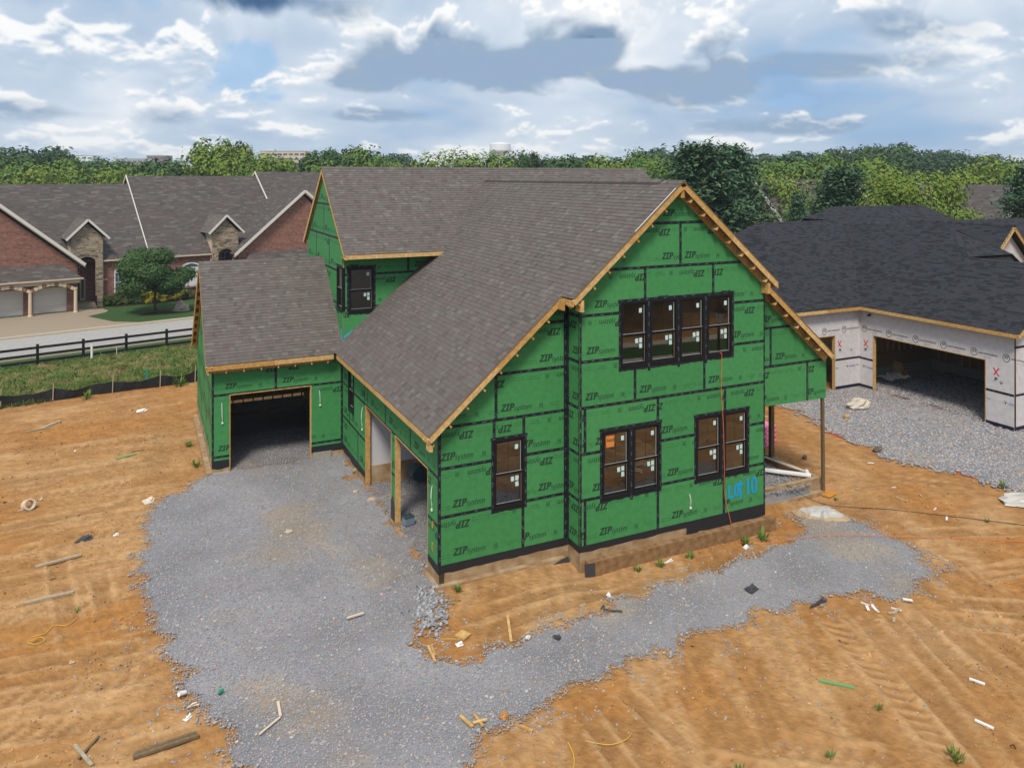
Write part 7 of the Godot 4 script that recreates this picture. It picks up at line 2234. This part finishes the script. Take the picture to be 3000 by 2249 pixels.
	var hp := func(i: int, j: int) -> Vector3:
		var a := TAU * (i % 28) / 28.0; var r := j / 8.0
		var rad := (0.75 + fn.get_noise_2d(cos(a) * 3.0, sin(a) * 3.0) * 0.35)
		var u: float = 12.15 + cos(a) * rad * r * 1.1; var v: float = -0.95 + sin(a) * rad * r * 0.95
		return P(u, v, base_h(u, v) + 0.02 + 0.20 * (1.0 - r * r) + fn2.get_noise_2d(u * 3.0, v * 3.0) * 0.05)
	for j in 8:
		for i in 28:
			hb.col = Color(0.44, 0.43, 0.41) * (1.0 + fn2.get_noise_2d(i * 1.1, j * 1.7) * 0.3) if j < 6 else Color(0.40, 0.30, 0.19)
			hb.tri(hp.call(i, j), hp.call(i + 1, j + 1), hp.call(i, j + 1))
			hb.tri(hp.call(i, j), hp.call(i + 1, j), hp.call(i + 1, j + 1))
	lone("washout_heap", hb, M.stone, "crusted white concrete washout heap beside the porch corner", "concrete")
	# ---- in the bays
	var dr := thing("water_tank", "dark blue green cylindrical tank hung by the bay partition", "tank", P(1.6, 6.55, -0.12), 0.0)
	var db := MB.new()
	db.lathe(PackedVector2Array([Vector2(0.0, -0.28), Vector2(0.21, -0.28), Vector2(0.23, -0.25), Vector2(0.23, 0.25), Vector2(0.21, 0.28), Vector2(0.0, 0.28)]), Transform3D(Basis(Vector3(1, 0, 0), PI / 2), Vector3.ZERO), 20)
	part("drum", db, M.tank, dr)
	var bk := thing("battery_box", "grey blue plastic box with dark handles beside the door pier", "box", P(0.36, 3.6, -0.43), 0.2)
	sbox("case", Vector3(-0.15, 0, -0.12), Vector3(0.15, 0.2, 0.12), M.bucket_blue, bk)
	sbox("lid", Vector3(-0.155, 0.2, -0.125), Vector3(0.155, 0.235, 0.125), M.tank, bk)
	for k in 2:
		var h := MB.new()
		var x := -0.06 + k * 0.12
		h.tube(PackedVector3Array([Vector3(x, 0.23, -0.04), Vector3(x, 0.29, -0.03), Vector3(x, 0.29, 0.03), Vector3(x, 0.23, 0.04)]), 0.018, 0.018, 6)
		part("handle", h, M.tar, bk)
	# white boards on the porch, pink insulation behind
	var wbm := thing("white_trim_board", "long white trim board lying across the porch fill", "board", P(12.35, 1.5, -0.08))
	sbar("board", Vector3(0.9, 0.0, 0.95), Vector3(-1.6, 0.0, -1.6), 0.20, 0.06, M.plastic_white, wbm)
	var wbm2 := thing("white_trim_board", "thinner pale board along the porch edge", "board", P(13.1, 1.9, -0.10))
	sbar("board", Vector3(0.30, 0.0, 1.1), Vector3(-0.1, 0.0, -1.4), 0.10, 0.04, M.card, wbm2)
	var tube := thing("paper_roll", "short white roll lying at the porch corner", "roll", P(13.25, 0.72, -0.05), 0.9)
	var rb := MB.new()
	rb.lathe(PackedVector2Array([Vector2(0.0, -0.13), Vector2(0.07, -0.13), Vector2(0.07, 0.13), Vector2(0.0, 0.13)]), Transform3D(Basis(Vector3(0, 0, 1), PI / 2), Vector3.ZERO), 12)
	part("roll", rb, M.plastic_white, tube)
	for k in 4:
		var ins := thing("insulation_bundle", "pink bundle in the stack of insulation behind the porch", "insulation", P(14.6, 4.6, -0.5 + k * 0.19), 0.0, "stacked pink insulation")
		sbox("bundle", Vector3(-0.7, 0.0, -0.35), Vector3(0.7, 0.17, 0.35), M.pink, ins)
		for j in 3:
			sbox("print", Vector3(-0.5 + j * 0.45, 0.05, 0.351), Vector3(-0.2 + j * 0.45, 0.12, 0.354), M.pink_ink, ins)
		sbox("print", Vector3(0.701, 0.05, -0.2), Vector3(0.704, 0.12, 0.2), M.pink_ink, ins)
	var tarp := thing("crumpled_tarp", "crumpled grey white tarp inside the wrapped garage", "tarp", P(27.5, 8.7, -0.42))
	var tb := MB.new()
	var tp := func(i: int, j: int) -> Vector3: return Vector3(i * 0.17 - 0.7, maxf(0.0, 0.22 * fn2.get_noise_2d(i * 2.3, j * 2.9) + 0.16), j * 0.16 - 0.5)
	for i in 8:
		for j in 6:
			tb.tri(tp.call(i, j), tp.call(i + 1, j + 1), tp.call(i + 1, j)); tb.tri(tp.call(i, j), tp.call(i, j + 1), tp.call(i + 1, j + 1))
	part("sheet", tb, M.plastic_white, tarp)
	make_far()
	make_behind()

func far_block(called: String, label: String, u: float, v: float, w: float, d: float, h: float, turn: float, mt: Material, rows: int, cols: int) -> void:
	var o := thing(called, label, "building", P(u, v, base_h(u, v) - 0.5), turn)
	sbox("wall", Vector3(-w / 2, 0, -d / 2), Vector3(w / 2, h, d / 2), mt, o)
	sbox("parapet", Vector3(-w / 2 - 0.2, h, -d / 2 - 0.2), Vector3(w / 2 + 0.2, h + 0.5, d / 2 + 0.2), M.far_wall, o)
	for r in rows:
		for c in cols:
			var x := -w / 2 + w * (c + 0.5) / cols; var y := h - 2.2 - r * 3.6
			sbox("window", Vector3(x - w / cols * 0.36, y - 0.8, d / 2), Vector3(x + w / cols * 0.36, y + 0.8, d / 2 + 0.06), M.far_glass, o)

func make_far() -> void:
	far_block("office_block", "long white office block with ribbon windows above the woods", -71.7, 898.0, 50.0, 20.0, 33.0, -0.3, M.far_white, 3, 9)
	far_block("office_block", "low blue glass office block at the edge of the woods", -120.0, 922.0, 26.0, 20.0, 32.0, -0.3, M.far_glass, 2, 4)
	far_block("hospital_wing", "grey hospital wing over the treetops left of the red block", -8.0, 757.0, 32.0, 20.0, 27.5, -0.35, M.far_wall, 2, 7)
	far_block("red_block", "dark red brick block over the treetops", 9.0, 753.0, 17.0, 16.0, 30.5, -0.35, M.far_brick, 2, 3)
	far_block("tan_block", "tan office building with a white roof band behind the tall trees", 93.9, 598.0, 34.0, 18.0, 27.0, -0.4, M.cream, 3, 8)
	# water tower
	var W := thing("water_tower", "white pedestal water tower on the horizon", "tower", P(368.2, 799.8, base_h(368.0, 800.0)))
	var b := MB.new()
	b.lathe(PackedVector2Array([Vector2(6.0, 0), Vector2(4.2, 4), Vector2(3.6, 26), Vector2(4.2, 31)]), Transform3D(), 18)
	part("pedestal", b, M.far_white, W)
	var t := MB.new()
	t.lathe(PackedVector2Array([Vector2(4.2, 31), Vector2(11.5, 34.5), Vector2(12.2, 36.0), Vector2(12.2, 43.0), Vector2(11.6, 43.8), Vector2(0.0, 45.0)]), Transform3D(), 24)
	part("tank", t, M.far_white, W)
	var wr := thing("white_roof_shed", "long low shed with a white flat roof beyond the ridge of the green house", "building", P(75.1, 130.8, -1.5), -0.445)
	sbox("wall", Vector3(-9, 0, -6), Vector3(9, 12.1, 6), M.cream, wr)
	sbox("roof", Vector3(-9.4, 12.1, -6.4), Vector3(9.4, 13.0, 6.4), M.far_white, wr)
	var wb := thing("white_barn", "white roofed barn among the distant trees", "building", P(187.0, 177.0, base_h(187.0, 177.0)), -0.7)
	sbox("wall", Vector3(-5, 0, -4), Vector3(5, 12.0, 4), M.far_white, wb)
	var rf := MB.new()
	rf.prism(poly([-4.6, 0.0, 4.6, 0.0, 0.0, 3.2]), frame_of(Vector3(5.4, 12.0, 0), Vector3(0, 0, -1), Vector3.UP), 0.01)
	rf.quad(Vector3(-5.4, 12, 4.6), Vector3(5.4, 12, 4.6), Vector3(5.4, 15.2, 0), Vector3(-5.4, 15.2, 0))
	rf.quad(Vector3(5.4, 12, -4.6), Vector3(-5.4, 12, -4.6), Vector3(-5.4, 15.2, 0), Vector3(5.4, 15.2, 0))
	part("roof", rf, M.far_white, wb)
	# brown roofed house and brick gables behind the pines
	gable_house("brown_roof_house", "house with a plain brown shingle roof between the pines", 60.0, 46.0, 14.0, 10.0, 5.5, 5.4, 0.0)
	gable_house("brick_gable_house", "red brick house with stepped white trimmed gables behind the dark roof", 76.0, 37.5, 12.0, 12.0, 4.6, 5.3, PI / 2)
	gable_house("brick_gable_house", "smaller brick gable stepping out in front of the brick house", 71.6, 33.6, 7.0, 7.5, 4.2, 3.9, PI / 2)

# turn 0: the ridge runs along u
func gable_house(called: String, label: String, u: float, v: float, l: float, d: float, h: float, rise: float, turn: float) -> void:
	var o := thing(called, label, "house", P(u, v, base_h(u, v) - 0.2), turn + 0.0)
	sbox("wall", Vector3(-l / 2, 0, -d / 2), Vector3(l / 2, h, d / 2), M.brick, o)
	for s in [-1.0, 1.0]:
		var g := MB.new()
		g.prism(poly([-d / 2, h, d / 2, h, 0.0, h + rise - 0.2]), frame_of(Vector3(s * l / 2, 0, 0), Vector3(0, 0, -s), Vector3.UP), 0.02)
		part("gable", g, M.brick, o)
		var m := rise / (d / 2 + 0.4)
		var pl := frame_of(Vector3(0, h - 0.35 * m, s * (d / 2 + 0.4)), Vector3(s, 0, 0), Vector3(0, m, -s).normalized())
		shingled(o, pl, rect(-l / 2 - 0.4, 0, l / 2 + 0.4, (d / 2 + 0.4) * sqrt(1 + m * m)), "old", 0, 0.25, 0.3, 0.9, "roof", false)
		for e in [-1.0, 1.0]:
			sbar("rake_board", Vector3(e * (l / 2 + 0.4), h - 0.35 * m, s * (d / 2 + 0.4)), Vector3(e * (l / 2 + 0.4), h + rise - 0.35 * m, 0.0), 0.12, 0.3, M.trim, o)

# what the windows mirror: street, pavement, kerb and a lamp post in front of the lot
func make_behind() -> void:
	var sheet := func(called: String, label: String, v0: float, v1: float, h: float, mt: Material) -> void:
		var b := MB.new()
		for k in 40:
			var u0 := -60.0 + k * 4.0
			var w := func(u: float) -> float: return sin((u - 10.0) * 0.05) * 1.4
			b.quad(P(u0, v0 + w.call(u0), h), P(u0 + 4.0, v0 + w.call(u0 + 4.0), h), P(u0 + 4.0, v1 + w.call(u0 + 4.0), h), P(u0, v1 + w.call(u0), h))
		meta(part(called, b, mt), label, "", "", "structure")
	sheet.call("street", "asphalt street in front of the lot", -19.0, -12.6, -0.46, M.street_asphalt)
	sheet.call("pavement", "concrete pavement beyond the street", -23.6, -22.4, -0.42, M.kerb)
	sheet.call("verge", "mown verge between street and pavement", -22.4, -19.8, -0.44, M.lawn)
	sheet.call("kerb", "pale concrete kerb of the street in front of the lot", -19.8, -19.0, -0.40, M.kerb)
	var L := thing("street_lamp", "black post lamp with a pitched lantern at the kerb before the lot", "street lamp", P(15.4, -8.8, -0.5))
	var b := MB.new()
	b.lathe(PackedVector2Array([Vector2(0.14, 0), Vector2(0.14, 0.4), Vector2(0.08, 0.5), Vector2(0.05, 3.9), Vector2(0.09, 4.0), Vector2(0.06, 4.1)]), Transform3D(), 12)
	part("post", b, M.fence_black, L)
	var c := MB.new()
	c.lathe(PackedVector2Array([Vector2(0.08, 4.1), Vector2(0.20, 4.55), Vector2(0.0, 4.55)]), Transform3D(), 6)
	part("lantern", c, M.plastic_white, L)
	var d := MB.new()
	d.lathe(PackedVector2Array([Vector2(0.30, 4.55), Vector2(0.22, 4.66), Vector2(0.06, 4.85), Vector2(0.03, 4.98), Vector2(0.0, 5.0)]), Transform3D(), 6)
	part("cap", d, M.fence_black, L)

func _ready() -> void:
	rng.seed = 20
	fn.seed = 3; fn.frequency = 0.35; fn.fractal_octaves = 4
	fn2.seed = 9; fn2.frequency = 1.6; fn2.fractal_octaves = 3
	set_view()
	make_materials()
	make_ground()
	make_gravel()
	make_house()
	make_neighbour()
	make_street()
	make_trees()
	make_grass()
	make_things()
	print("house ", Time.get_ticks_msec())
